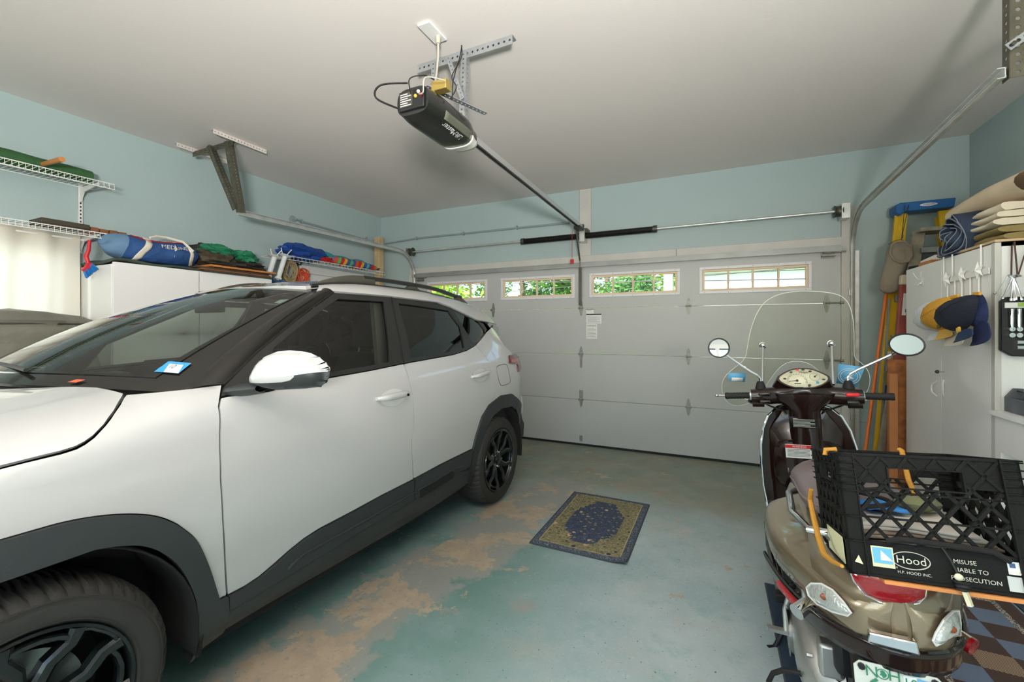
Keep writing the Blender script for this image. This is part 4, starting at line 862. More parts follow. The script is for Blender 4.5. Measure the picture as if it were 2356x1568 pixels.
wf3 = lambda x, y: (lambda uv: wssurf(*uv)+nrmW(*uv)*.005)(f(.47+x*.42, .5+y*.85)); obj('lettering', text_mb('10', .62, (0, 0, 0), (1, 0, 0), (0, 1, 0), warp=wf3), 'ink', car, local=True)
screen_patch('toll_tag', [(631, 695), (656, 696), (665, 686), (643, 685.5)], 'sticker_pale', -.006)
mat('sticker_orange', '#b4502c', .5); screen_patch('city_sticker', [(156, 884), (178, 884), (198, 872), (180, 872)], 'sticker_orange', .0035)
for x0, x1, in ((.30, -.26), (-.42, -.70)):
    a = ws_base(x0)+V((0, -.05, -.01)); b = wssurf(x1/BXW*.97, .06)+V((0, 0, .02)); a2 = wssurf(.30/BXW if x0 > 0 else -.25/BXW, .04)+V((0, 0, .02))
    wpr = obj('wiper_arm', MB().bar(a, a.lerp(b, .55)+V((0, 0, .015)), .016, .008), 'black_plastic', car, local=True, bev=.002)
    obj('wiper_blade', MB().tube([a2.lerp(b, t/8)+V((0, 0, .008*sin(pi*t/8))) for t in range(9)], .007, 6), 'black_rubber', wpr, local=True)
# door mirror
MPO = V((.99, -1.90, 1.185)); MNn = V((.45, -.89, .08)).normalized(); MEx = V((0, 0, 1)).cross(MNn).normalized() if 0 else MNn.cross(V((0, 0, -1))).normalized(); MEx = MEx if MEx.x > 0 else -MEx; MEy = MNn.cross(MEx); MEy = MEy if MEy.z > 0 else -MEy
def mpt(cx_, cy_):
    Mi = WM[car.name].inverted(); o = Mi @ CAMP; d = Mi.to_3x3() @ ray(480+cx_/4.48, 650+cy_/4.48); p = o+d*((MPO-o).dot(MNn)/d.dot(MNn))-MPO; return p.dot(MEx), p.dot(MEy)
mw = [mpt(*p) for p in ((455, 1000), (460, 960), (490, 890), (540, 812), (620, 745), (720, 706), (830, 697), (950, 704), (1050, 724), (1140, 768), (1210, 828), (1245, 880), (1250, 902))]
md_ = [mpt(*p) for p in ((1250, 908), (1100, 925), (985, 945), (980, 965), (935, 998), (850, 1018), (640, 1028), (480, 1028))]
mb_ = [mpt(*p) for p in ((465, 1042), (560, 1078), (700, 1105), (1000, 1090), (1150, 1072), (1215, 1022), (1245, 962))]
m_all = mw+[md_[0]]+mb_[::-1]; m_white = mw+md_; m_black = [md_[0]]+mb_[::-1]+[mw[0]]+md_[::-1][:-1]
mseg = [(V(m_all[i]), V(m_all[(i+1) % len(m_all)])) for i in range(len(m_all))]
def mdist(a, b):
    p = V((a, b)); r = 9
    for q0, q1 in mseg:
        e = q1-q0; t = max(0, min(1, (p-q0).dot(e)/max(1e-9, e.length_squared))); r = min(r, (p-q0-e*t).length)
    return r
def msurf(a, b): d = min(1, mdist(a, b)/.062); return MPO+MEx*a+MEy*b+MNn*(.075*sqrt(max(0, 1-(1-d)**2))-.0)
def mback(a, b): d = min(1, mdist(a, b)/.05); return MPO+MEx*a+MEy*b-MNn*(.04*sqrt(max(0, 1-(1-d)**2)))
def mnrm(f, sg):
    def g(a, b):
        e = .004; n_ = (f(a+e, b)-f(a-e, b)).cross(f(a, b+e)-f(a, b-e)); n_ = n_.normalized() if n_.length > 1e-9 else MNn*sg; return n_ if n_.dot(MNn)*sg > 0 else -n_
    return g
for sd in (1, -1):
    fl = (lambda mb: mb) if sd > 0 else mirror
    r = bpy.data.objects.new('door_mirror', None); C.objects.link(r); r.parent = car; WM[r.name] = WM[car.name]
    skin('mirror_cap', fl(panel(m_white, msurf, mnrm(msurf, 1), .014, .004)), 'car_white', r); skin('mirror_base', fl(panel(m_black, msurf, mnrm(msurf, 1), .014, .004)), 'cladding', r)
    skin('mirror_back', fl(panel(m_all, mback, mnrm(mback, -1), .02, .001)), 'cladding', r)
    li = [mpt(*p) for p in ((780, 963), (830, 940), (960, 926), (1100, 915), (1245, 902), (1246, 914), (1100, 930), (985, 948), (860, 962))]; skin('indicator_lens', fl(panel(li, msurf, mnrm(msurf, 1), .012, .003, off=.002)), 'head_lens', r)
    gc = sum((V((a, b)) for a, b in m_all), V((0, 0)))/len(m_all); obj('mirror_glass', fl(MB().sheet(lambda u, v: MPO+MEx*(gc.x+.105*cos(2*pi*u)*v)+MEy*(gc.y+.05*sin(2*pi*u)*v)-MNn*.043, 24, 2, cu=True)), 'chrome', r, local=True)
    arm_ = MB().sheet(lambda u, v: V((.835+.10*u, -1.93+.02*u+(.085-.035*u)*cos(2*pi*v), 1.118+.012*u+(.026-.008*u)*sin(2*pi*v))), 6, 16, cv=True); obj('mirror_arm', fl(arm_), 'cladding', r, local=True)
# ================================================================== SCOOTER (own frame: x right, y ahead of the rear axle, z up; leaning on its stand)
SM = Matrix.Translation((.468, 1.70, 0)) @ Matrix.Rotation(radians(-1.7), 4, 'Z') @ Matrix.Rotation(radians(-3.6), 4, 'Y')
sc = thing('scooter', 'dark brown and bronze scooter with a clear windscreen leaning on its stand', 'scooter', M=SM)
def SO(name, mb, m, parent=None, **k): return obj(name, mb, m, parent or sc, local=True, **k)
def sl(px, py, y):      # pixel onto the scooter's own cross plane at y
    Mi = SM.inverted(); o = Mi @ CAMP; d = Mi.to_3x3() @ ray(px, py); return o+d*((y-o.y)/d.y)
mat('brown_paint', '#1f110e', .2, coat=.4, spec=.3); mat('bronze_paint', '#93836a', .28, .6, coat=1.0); mat('seat_vinyl', '#75686a', .45, bump=.1, bs=400); mat('alu_cast', '#c6c5c0', .4, .8, var=.08, vs=12)
mat('dial_cream', '#d8d3b6', .4); mat('lens_clear', '#c6c9c4', .12, .3, coat=1, bump=.6, bs=70); mat('lens_amber', '#8a4a2c', .2); mat('lens_red', '#a1101c', .1, coat=1, bump=.25, bs=60); mat('mirror_face', '#f2f3f4', .02, 1); mat('switch_red', '#d3202c', .3)
glass('screen_perspex', '#f1f3ea', .6); mat('perspex_edge', '#dfe7d8', .2, spec=.8)
# ---- leg shield, inner shield, glove box, floor
LS = [(0, .948), (.06, .945), (.12, .925), (.165, .88), (.195, .81), (.212, .72), (.218, .62), (.216, .50), (.205, .40), (.19, .31), (.175, .27)]
def lsw(z): return lerp_table([(b, a) for a, b in LS[::-1]], z)
def lsy(x, z): return 1.06+.035*smooth(.27, .95, z)-.10*smooth(.42, .25, z)-.9*x*x
P_ = [(a, b) for a, b in LS]+[(-a, b) for a, b in LS[::-1][:-1]]
lsf = lambda x, z: V((x, lsy(x, z), z)); lsn = lambda x, z: (lambda e: ((lsf(x+e, z)-lsf(x-e, z)).cross(lsf(x, z+e)-lsf(x, z-e))).normalized())(.004)
skin('leg_shield', panel(P_[::-1], lsf, lambda x, z: -lsn(x, z) if lsn(x, z).y > 0 else lsn(x, z), .035, .015), 'brown_paint', sc)
SO('shield_front', MB().sheet(lambda u, v: (lambda z: V(((2*u-1)*(lsw(z)-.006), lsy((2*u-1)*lsw(z), z)+.012+.05*(1-(2*u-1)**2), z)))(.28+.66*v), 12, 12), 'brown_paint')
edge = [V((a, lsy(a, b)-.004, b)) for a, b in LS]; E_ = [V((-p.x, p.y, p.z)) for p in edge[::-1]]+edge[1:]
SO('shield_trim', MB().tube(E_, .0065, 8), 'chrome')
SO('inner_shield', MB().sheet(lambda u, v: (lambda z: (lambda k: V(((2*u-1)*.165*k, lsy(0, z)-.03-.055*(1-abs(2*u-1)**3)*smooth(.9, .7, z)-.0, z)))(.55+.45*smooth(.93, .78, z)))(.33+.58*v), 20, 16), 'brown_paint', sharp=70)
gb = chaikin([(-.150, .49), (.150, .49), (.160, .60), (.150, .735), (.09, .762), (-.09, .762), (-.150, .735), (-.160, .60)], 2)
isf = lambda x, z: V((x, lsy(0, z)-.031-.055*(1-abs(x/.165)**3 if abs(x) < .165 else 0)*smooth(.9, .7, z)-.006, z))
gbm = MB().tube([isf(*p) for p in gb], .003, 5, closed=True); SO('glove_box_seam', gbm, 'black_gloss')
SO('glove_box_door', MB().add([isf(*p) for p in gb], [tuple(range(len(gb)))]), 'brown_paint', solid=.008)
SO('ignition_lock', MB().lathe([(0, -.03), (.018, -.03), (.022, -.018), (.03, -.012), (.034, 0)], (.016, lsy(0, .785)-.072, .785), (0, 1, 0), 20), 'black_plastic'); SO('lock_ring', MB().lathe([(.03, -.016), (.042, -.014), (.046, -.004), (.046, .01), (.03, .01)], (.016, lsy(0, .785)-.07, .785), (0, 1, 0), 24), 'brown_paint')
pl = SO('data_plate', MB().cbox((-.012, lsy(0, .86)-.112, .86), (.120, .004, .060)), 'black_gloss'); ln = MB()
for k in range(8): ln.box((-.060, lsy(0, .86)-.1155, .836+k*.0062), (.036-.02*(k % 3 == 1), lsy(0, .86)-.1135, .8374+k*.0062))
SO('printed_lines', ln, 'paper', pl, kind='stuff')
ws_ = SO('warning_label', MB().cbox((-.045, lsy(0, .70)-.099, .706), (.115, .003, .07)), 'paper'); SO('label_header', MB().cbox((-.045, lsy(0, .70)-.102, .731), (.115, .003, .016)), 'red_plastic', ws_)
text('WARNING', .013, tuple(SM @ V((-.040, lsy(0, .70)-.1045, .731))), SM.to_3x3() @ V((1, 0, 0)), SM.to_3x3() @ V((0, 0, 1)), 'paper', ws_)
ln = MB(); [ln.box((-.095, lsy(0, .70)-.102, .680+.007*k), (.005, lsy(0, .70)-.100, .682+.007*k)) for k in range(6)]; SO('printed_lines', ln, 'ink', ws_, kind='stuff')
def flf(u, v): y = .42+.60*v; x = (2*u-1); w_ = .20+.018*smooth(.4, .9, v); return V((x*w_, y, .245+.012*cos(x*1.5)-.045*abs(x)**6+.10*smooth(.86, 1.0, v)))
SO('floorboard', MB().sheet(flf, 16, 14), 'brown_paint', solid=.03, sharp=60)
for x in (-.155, -.105, .105, .155): SO('floor_strip', MB().tube([(x, .45+.5*i/8, .268-.04*(abs(x)/.2)**6+.06*smooth(.84, 1.0, i/8)) for i in range(9)], .009, 6), 'black_rubber')
for s in (-1, 1): SO('floor_rail', MB().tube([(s*.206, .40, .232), (s*.209, .5, .232), (s*.216, .8, .235), (s*.214, .98, .27)], .013, 8), 'black_gloss'); SO('foot_block', MB().cbox((s*.205, .41, .235), (.05, .05, .035)), 'black_rubber', bev=.008)
# ---- headset
hz = 1.004
def hsec(t):   # t from -1 to 1 along the bar: centre height, half height, depth, y
    a = abs(t); return (hz-.012*smooth(.15, .7, a)+.014*(1-smooth(0, .35, a)), .046+.026*(1-smooth(.05, .55, a))-.008*smooth(.7, 1, a), .050+.045*(1-smooth(.1, .55, a)), 1.06-.045*smooth(.1, .9, a))
def hfn(u, v):
    t = 2*u-1; c, h, d, y = hsec(t); q = 2*pi*v; return V((t*.245, y+d*abs(cos(q))**.8*(1 if cos(q) > 0 else -1), c+h*abs(sin(q))**.8*(1 if sin(q) > 0 else -1)))
hm = MB().sheet(hfn, 36, 24, cv=True); k = len(hm.v); hm.f += [tuple(range(24))[::-1], tuple(range(k-24, k))]; SO('headset', hm, 'brown_paint', sharp=60)
SO('headset_neck', MB().sheet(lambda u, v: (lambda q, w_, d: V((w_*abs(cos(q))**.7*(1 if cos(q) > 0 else -1), 1.035+d*sin(q), 1.01-.13*v)))(2*pi*u, .155-.085*smooth(0, .8, v), .085-.02*v), 24, 10, cu=True), 'brown_paint', sharp=60)
SO('steering_cover', MB().sheet(lambda u, v: (lambda q: V((.072*abs(cos(q))**.7*(1 if cos(q) > 0 else -1), 1.035+.05*sin(q), .90-.32*v)))(2*pi*u), 20, 8, cu=True), 'brown_paint', sharp=60)
# instrument binnacle: tilted lens shape
BO = V((0, 1.0, 1.088)); bn = V((0, -.86, .51)).normalized(); bx = V((1, 0, 0)); by = bn.cross(bx)*1
if by.z < 0: by = -by
bout = chaikin([(-.118, -.006), (-.062, -.050), (0, -.057), (.062, -.050), (.118, -.006), (.078, .028), (.032, .050), (-.032, .050), (-.078, .028)], 2)
bd = MB(); n_ = len(bout)
bd.v = [BO+bx*a*1.1+by*(b*1.12+.002)+bn*.006 for a, b in bout]+[BO+bx*a*1.3+by*(b*1.1-.012)-bn*.07 for a, b in bout]; bd.f = [(i, (i+1) % n_, n_+(i+1) % n_, n_+i) for i in range(n_)]+[tuple(range(n_))]; SO('binnacle', bd, 'brown_paint', sharp=50)
df = MB(); df.v = [BO+bx*a+by*b+bn*.008 for a, b in bout]; df.f = [tuple(range(n_))]; dial = SO('dial_face', df, 'dial_cream', solid=.003)
def bp(a, b, h=.0105): return BO+bx*a+by*b+bn*h
ring = lambda cx, cy, r, a0=0, a1=2*pi, n=24: [bp(cx+r*cos(a0+(a1-a0)*i/n), cy+r*sin(a0+(a1-a0)*i/n)) for i in range(n+(0 if a1-a0 > 6.2 else 1))]
SO('speedometer_ring', MB().tube(ring(-.028, -.018, .044, -.35, pi+.35), .0016, 5), 'galv', dial); SO('fuel_ring', MB().tube(ring(.052, .004, .022), .0013, 5, closed=True), 'galv', dial)
tk = MB()
for i in range(13): q = pi+.2-(pi+.4)*i/12; tk.bar(bp(-.028+.036*cos(q), -.018+.036*sin(q), .011), bp(-.028+.041*cos(q), -.018+.041*sin(q), .011), .0016, .001, bn)
SO('speed_tick', tk, 'ink', dial, kind='stuff'); SO('needle', MB().bar(bp(-.022, -.017, .013), bp(-.066, -.022, .013), .0022, .0012, bn).cyl(bp(-.028, -.018, .010), bp(-.028, -.018, .015), .006, n=10), 'ink', dial)
SO('fuel_needle', MB().bar(bp(.052, .006, .013), bp(.064, .015, .013), .0018, .0012, bn).cyl(bp(.052, .004, .010), bp(.052, .004, .014), .004, n=8), 'ink', dial)
SO('odometer', MB().add([bp(-.042, -.036), bp(-.012, -.036), bp(-.012, -.031), bp(-.042, -.031)], [(0, 1, 2, 3)]).add([bp(-.035, -.057), bp(-.005, -.057), bp(-.005, -.054), bp(-.035, -.054)], [(0, 1, 2, 3)]), 'ink', dial)
for i, (a, b) in enumerate(((-.05, .032), (-.02, .045), (.005, .045), (.035, .035), (-.082, -.006), (.088, -.012))): SO('tell_tale', MB().add([bp(a+.0075*cos(q*pi/6), b+.005*sin(q*pi/6), .0112) for q in range(12)], [tuple(range(12))]), 'switch_red' if i == 1 else 'black_gloss', dial)
SO('reset_knob', MB().cyl(bp(.022, -.046, .008), bp(.022, -.05, .025), .006, n=10), 'black_plastic', dial); SO('fuel_mark', MB().add([bp(.054, -.036, .011), bp(.066, -.036, .011), bp(.066, -.022, .011), bp(.054, -.022, .011)], [(0, 1, 2, 3)]), 'sticker_blue', dial)
R3 = SM.to_3x3(); text('Vespa', .017, SM @ bp(.005, .030, .012), R3 @ bx, R3 @ by, 'ink', dial)
# grips, levers, switches
for s, xe in ((-1, .372), (1, .366)):
    yg = 1.005; zg = hz-.008; g0 = V((s*.252, yg, zg)); g1 = V((s*xe, yg-.02, zg+.0))
    pr = [.0185]+[.0185 if k % 2 else .0168 for k in range(14)]+[.019, .017]; pts = [g0.lerp(g1, i/(len(pr)-1)) for i in range(len(pr))]; SO('grip', MB().tube(pts, pr, 14), 'black_rubber')
    SO('grip_collar', MB().lathe([(.016, -.012), (.025, -.012), (.027, -.004), (.023, .0), (.027, .005), (.024, .012), (.016, .012)], g0-V((s*.012, 0, 0)), (1, 0, 0), 18), 'chrome')
    lv = SO('brake_lever', MB().tube([(s*.20, yg+.05, zg-.03), (s*.26, yg+.075, zg-.035), (s*.33, yg+.075, zg-.012), (s*(.37 if s > 0 else .415), yg+.055, zg-.008)], [.008, .007, .006, .0065], 8).ball((s*(.372 if s > 0 else .418), yg+.054, zg-.008), .011, 10, 8), 'alu_cast')
    SO('lever_perch', MB().ball((s*.205, yg+.035, zg-.035), (.06, .045, .022), 14, 8), 'black_gloss')
    SO('switch_pod', MB().sheet(lambda u, v: (lambda q: V((s*(.185+.055*v), 1.0-.018*abs(sin(q))**.5*(1 if sin(q) > 0 else -1)+.0, zg-.028+.034*cos(q))))(2*pi*u), 16, 2, cu=True), 'brown_paint')
    for dz, mm, wd in ((.012, 'switch_red' if s > 0 else 'black_gloss', .028), (-.028, 'black_gloss', .026)): SO('switch', MB().cbox((s*(.198 if s > 0 else .182), .962 if dz > 0 else .968, zg+dz), (wd*2, .02, .018)), mm, bev=.006, seg=3)
    SO('cable', MB().tube([(s*.19, 1.03, zg-.04), (s*.15, 1.08, zg-.07), (s*.09, 1.06, zg-.09), (s*.06, 1.08, zg-.13)], .005, 6), 'black_cable')
# mirrors
for s, ctr, rad, tilt in ((-1, sl(1654, 800, 1.0), .051, (.0, -1, .12)), (1, sl(2085, 793, 1.0), .066, (.12, -1, .28))):
    b0 = V((s*.195, 1.02, hz+.035)); nn = V(tilt).normalized(); ex = V((1, 0, 0)); ex = (ex-nn*ex.dot(nn)).normalized(); ey = nn.cross(ex); ey = ey if ey.z > 0 else -ey; wz = rad*.78 if s > 0 else rad
    mr_ = bpy.data.objects.new('mirror', None); C.objects.link(mr_); mr_.parent = sc; WM[mr_.name] = SM
    SO('boot', MB().lathe([(.028, -.02), (.026, 0), (.017, .03), (.012, .034), (0, .034)], b0, (0, 0, 1), 16), 'black_rubber', mr_)
    lowp = ctr-ey*wz*.75+V((-s*rad*.55, .03, 0))
    SO('stem', MB().tube([b0+V((0, 0, .02)), b0+V((0, 0, .05)), b0+V((s*.012, 0, .068)), b0+V((s*.045, .004, .088)), lowp], .0065, 8), 'chrome', mr_)
    SO('mirror_back', MB().sheet(lambda u, v: ctr+ex*(rad*1.07*cos(2*pi*u)*(1-v**3))+ey*(wz*1.07*sin(2*pi*u)*(1-v**3))-nn*(.03*v-.004), 28, 6, cu=True), 'black_plastic', mr_)
    SO('mirror_rim', MB().tube([ctr+ex*rad*1.03*cos(a*pi/16)+ey*wz*1.03*sin(a*pi/16)+nn*.004 for a in range(32)], .0045, 6, closed=True), 'black_plastic', mr_)
    SO('mirror_face', MB().add([ctr+ex*rad*cos(a*pi/16)+ey*wz*sin(a*pi/16)+nn*.005 for a in range(32)], [tuple(range(32))]), 'mirror_face', mr_)
# windscreen with its stalks
WYs = 1.20
def scr(px, py): p = sl(px, py, WYs); return (p.x, p.z)
wso = [scr(*p) for p in ((1660, 905), (1662, 872), (1685, 850), (1716, 828), (1721, 790), (1728, 755), (1740, 722), (1757, 696), (1785, 678), (1830, 669), (1880, 670), (1920, 675), (1945, 688), (1958, 715), (1965, 750), (1968, 800), (1970, 825), (1990, 838), (2006, 860), (2008, 890), (1998, 915), (1970, 940), (1940, 935), (1915, 905), (1898, 862), (1870, 838), (1835, 831), (1805, 840), (1785, 862), (1760, 900), (1735, 930), (1700, 940), (1675, 932))]
wso = chaikin(wso, 2); wsf = lambda x, z: V((x, WYs-.5*(x-.0)**2*1.2+.10-.22*(z-1.1), z)); 
def wsn(x, z): e = .004; n_ = (wsf(x+e, z)-wsf(x-e, z)).cross(wsf(x, z+e)-wsf(x, z-e)).normalized(); return n_ if n_.y < 0 else -n_
wsp = bpy.data.objects.new('windscreen', None); C.objects.link(wsp); wsp.parent = sc; WM[wsp.name] = SM
skin('screen', panel(wso, wsf, wsn, .05, .0035), 'screen_perspex', wsp); SO('screen_edge', MB().tube([wsf(*p) for p in wso], .0016, 5, closed=True), 'perspex_edge', wsp)
for (pt, pb) in (((1757, 797), (1751, 870)), ((1918, 793), (1909, 872))):
    a = sl(*pt, WYs-.02); b = sl(*pb, WYs-.06); a = V((a.x, wsf(a.x, a.z).y-.02, a.z)); b = V((b.x, 1.06, b.z-.02))
    SO('stalk', MB().tube([b, a.lerp(b, .1), a], .0075, 10), 'chrome', wsp); SO('stalk_knob', MB().ball(a+V((0, 0, .006)), .017, 14, 10).lathe([(.0, .026), (.016, .026), (.02, .02), (.02, .012), (.01, .008)], a+V((0, -.002, .004)), (0, 1, 0), 16), 'chrome', wsp)
def scr_patch(nm, pts, m, dy=-.004):
    q = [scr(*p) for p in pts]; return SO(nm, MB().add([wsf(*p)+V((0, dy, 0)) for p in q], [tuple(range(len(q)))]), m, wsp, solid=.001), q
mat('sticker_sky', '#63abd6', .5); st1, q1 = scr_patch('pass_sticker', [(1676, 858), (1717, 860), (1715, 881), (1675, 877)], 'sticker_sky'); scr_patch('sticker_panel', [(1684, 869), (1710, 871), (1709, 879), (1683, 877)], 'paper', -.007)
st2, q2 = scr_patch('round_emblem_sticker', [(1935, 838), (1994, 845), (1980, 893), (1932, 885)], 'sticker_sky'); c2 = scr(1960, 868)
for r in (.046, .036): SO('emblem_ring', MB().tube([wsf(c2[0]+r*cos(a*pi/14), c2[1]+r*sin(a*pi/14)*.95)+V((0, -.007, 0)) for a in range(28)], .0016, 4, closed=True), 'paper', wsp)
SO('emblem_bird', MB().add([wsf(c2[0]+a, c2[1]+b)+V((0, -.007, 0)) for a, b in ((-.022, -.012), (-.004, -.004), (.02, .014), (.008, -.002), (.022, -.014), (0, -.012))], [(0, 1, 5), (1, 2, 3), (1, 3, 5), (3, 4, 5)]), 'paper', wsp)
# ---- body: centre tail, side cowls, skirt, seat
PLAN = pchip([(-.342, .012), (-.335, .04), (-.32, .075), (-.29, .105), (-.25, .130), (-.2, .153), (-.12, .186), (0, .226), (.12, .248), (.25, .252), (.35, .24), (.45, .20), (.55, .15)])
def tailf(u, v):
    y = .52-.862*v; w_ = min(.165, PLAN(y)*.96); zt = .725-.015*v-.02*smooth(.7, 1, v); zb = .49+.05*smooth(.2, .9, v); q = pi*u; k = 1
    return V((w_*abs(cos(q))**.55*(1 if cos(q) > 0 else -1)*(.55+.45*k), y, zb+(zt-zb)*abs(sin(q))**.5*(.80+.20*k)))
SO('tail_body', MB().sheet(tailf, 24, 24), 'bronze_paint', sharp=60)
endc = MB(); ring_ = [tailf(i/24, 1) for i in range(25)]; endc.v = ring_; endc.f = [tuple(range(25))]; SO('tail_end', endc, 'bronze_paint')
def cowl(s):
    def fn(u, v):
        y = .50-.84*v; t = v; w_ = PLAN(y); zt = .715-.02*smooth(.0, .25, 1-t)*0-.035*smooth(.55, 1, t)-.05*smooth(.18, 0, t); zb = .505-.012*sin(pi*t)+.035*smooth(.5, 1, t)
        q = u; e = sin(pi*(.02+.96*q)); zz = zb+(zt-zb)*q; bulge = (1-abs(2*q-.85)**3.0*.85)
        if q > .62: bulge *= 1-.55*smooth(.62, 1, q)
        b0 = min(.09, w_*.5); return V((s*(b0+(w_-b0)*max(.05, bulge)), y, zz))
    o = SO('side_cowl', MB().sheet(fn, 18, 26), 'bronze_paint', solid=.004, sharp=60); return fn
cfl = cowl(-1); cfr = cowl(1)
for s, cf in ((-1, cfl), (1, cfr)):
    SO('cowl_edge', MB().tube([cf(0, i/26)+V((s*.004, 0, 0)) for i in range(27)], .006, 6), 'brown_paint')
def lens(px, s, m='lens_clear'):
    cf = cfl if s < 0 else cfr; G = [f_(i/60, j/90) for f_ in (cf, tailf) for i in range(61) for j in range(40, 91)]; P = []; Mi = SM.inverted(); o_ = Mi @ CAMP
    for x, y in px:
        d = (Mi.to_3x3() @ ray(x, y)).normalized(); near = [q for q in G if ((q-o_)-d*(q-o_).dot(d)).length < .012]; best = min(near, key=lambda q: (q-o_).length) if near else min(G, key=lambda q: ((q-o_)-d*(q-o_).dot(d)).length); P.append(o_+d*((best-o_).dot(d)-.003))
    P2_ = [V(q) for q in chaikin([(p.x, p.z) for p in P], 2)] if 0 else P; n = len(P); cc = sum(P, V())/n+V((s*.005, -.008, 0)); mb = MB(); mb.v = P+[p.lerp(cc, .22)+V((s*.003, -.007, 0)) for p in P]+[p.lerp(cc, .6)+V((s*.003, -.009, 0)) for p in P]+[cc]
    for k in (0, 1): mb.f += [(k*n+i, k*n+(i+1) % n, (k+1)*n+(i+1) % n, (k+1)*n+i) for i in range(n)]
    mb.f += [(2*n+i, 2*n+(i+1) % n, 3*n) for i in range(n)]; o = SO('indicator', mb, m, sharp=60); SO('indicator_rim', MB().tube([p+V((0, -.003, 0)) for p in P], .0028, 6, closed=True), 'white_plastic', o)
    SO('indicator_bulb', MB().ball(cc+V((0, -.001, .006)), (.011, .005, .009), 10, 8), 'lens_amber', o); return o
lens([(1855, 1350), (1866, 1340), (1890, 1341), (1915, 1355), (1940, 1382), (1958, 1408), (1950, 1414), (1915, 1405), (1880, 1388), (1860, 1368)], -1)
lens([(2146, 1472), (2152, 1455), (2170, 1425), (2190, 1404), (2204, 1402), (2208, 1430), (2207, 1458), (2190, 1460), (2165, 1476), (2152, 1482)], 1)
# tail lamp under the crate
tp = [sl(x, y, -.315) for x, y in ((1950, 1300), (1962, 1330), (1985, 1360), (2020, 1377), (2070, 1384), (2110, 1380), (2124, 1365), (2130, 1320), (2080, 1290), (2000, 1285))]; n = len(tp)
tl_ = MB(); cc = sum(tp, V())/n; tl_.v = [p+V((0, .03, 0)) for p in tp]+[p+V((0, -.014, 0)) for p in tp]+[p.lerp(cc, .3)+V((0, -.03, 0)) for p in tp]+[cc+V((0, -.034, 0))]
for k in (0, 1): tl_.f += [(k*n+i, k*n+(i+1) % n, (k+1)*n+(i+1) % n, (k+1)*n+i) for i in range(n)]
tl_.f += [(2*n+i, 2*n+(i+1) % n, 3*n) for i in range(n)]; tlo = SO('tail_lamp', tl_, 'lens_red', sharp=50); SO('lamp_rim', MB().tube([p+V((0, -.012, 0)) for p in tp], .003, 6, closed=True), 'chrome', tlo)
# skirt (dark lower bumper), rear mudguard, number plate
def skf(u, v):
    t = 2*u-1; x0_ = .262*sin(t*pi/2); x = x0_*(1-.05*v); y = -.347+5.5*x0_**2+600*x0_**6+.010*v; z = .562-1.0*x0_**2-.060*v; return V((x, y, z))
SO('rear_bumper', MB().sheet(skf, 30, 4), 'brown_paint', solid=.012, sharp=60); SO('bumper_edge', MB().tube([skf(i/30, 0) for i in range(31)], .006, 6), 'black_gloss')
cp = [sl(x, y, -.372) for x, y in ((2000, 1454), (2110, 1478), (2120, 1510), (1997, 1478))]; cb = MB(); cb.v = cp+[p+V((0, .02, 0)) for p in cp]; cb.f = [(0, 1, 2, 3), (4, 7, 6, 5)]+[(i, (i+1) % 4, 4+(i+1) % 4, 4+i) for i in range(4)]; SO('chrome_plate', cb, 'chrome', bev=.004, seg=3)
for s, p in ((-1, sl(1835, 1395, -.17)), (1, sl(2222, 1470, -.17))):
    SO('bumper_cap', MB().tube([(s*.17, -.10, p.z+.028), (p.x-s*.03, -.16, p.z+.012), (p.x, -.19, p.z)], [.012, .02, .021], 12), 'chrome'); SO('reflector', MB().cyl((p.x, -.19, p.z), (p.x+s*.006, -.196, p.z-.002), .0215, n=14), 'lens_red' if s > 0 else 'chrome')
SO('side_reflector', MB().bar(sl(1790, 1340, -.05), sl(1842, 1402, -.17), .014, .02), 'lens_red', bev=.003)
SO('rear_mudguard', MB().sheet(lambda u, v: V(((2*u-1)*.09, -.215-.09*sin(pi*u)*0-.06*v-.02*sin(pi*u), .55-.30*v)), 8, 8), 'brown_paint', solid=.008)
q = [sl(x, y, -.33) for x, y in ((1962, 1513), (2172, 1562))]; ux = (q[1]-q[0]).normalized(); uy = V((0, .12, 1)).normalized(); uy = (uy-ux*uy.dot(ux)).normalized(); nn = ux.cross(uy); PW = (q[1]-q[0]).length; PH = PW*.56
mat('plate_white', '#d9ddd4', .4); mat('plate_green', '#2f7d5d', .5); ppl = chaikin([(0, 0), (PW, 0), (PW, -PH), (0, -PH)][::-1], 0); rr = .012
ppl = [(rr, 0), (0, -rr), (0, -PH+rr), (rr, -PH), (PW-rr, -PH), (PW, -PH+rr), (PW, -rr), (PW-rr, 0)]
plt = SO('number_plate', MB().prism(ppl, q[0], ux, uy, .0025), 'plate_white'); pp = lambda a, b, h=.004: q[0]+ux*a*PW-uy*b*PH+nn*h
W3 = lambda p: SM @ p
for a in (.09, .90): SO('plate_bolt', MB().cyl(pp(a, .12, 0), pp(a, .12, .008), .008, n=8), 'black_plastic', plt)
text('N', .036, W3(pp(.205, .20)), R3 @ ux, R3 @ uy, 'plate_green', plt); text('H', .036, W3(pp(.46, .20)), R3 @ ux, R3 @ uy, 'plate_green', plt); text('6', .075, W3(pp(.22, .62)), R3 @ ux, R3 @ uy, 'plate_green', plt)
SO('emblem_ring', MB().tube([pp(.33+.066*cos(a*pi/14), .20+.115*sin(a*pi/14)) for a in range(28)], .001, 4, closed=True), 'plate_green', plt); SO('emblem_map', MB().add([pp(.33+a, .20+b, .0042) for a, b in ((-.01, -.09), (.02, -.085), (.035, -.03), (.05, .0), (.03, .06), (.0, .09), (-.01, .04), (-.035, .03), (-.02, -.02), (-.03, -.05))], [tuple(range(10))]), 'plate_green', plt)
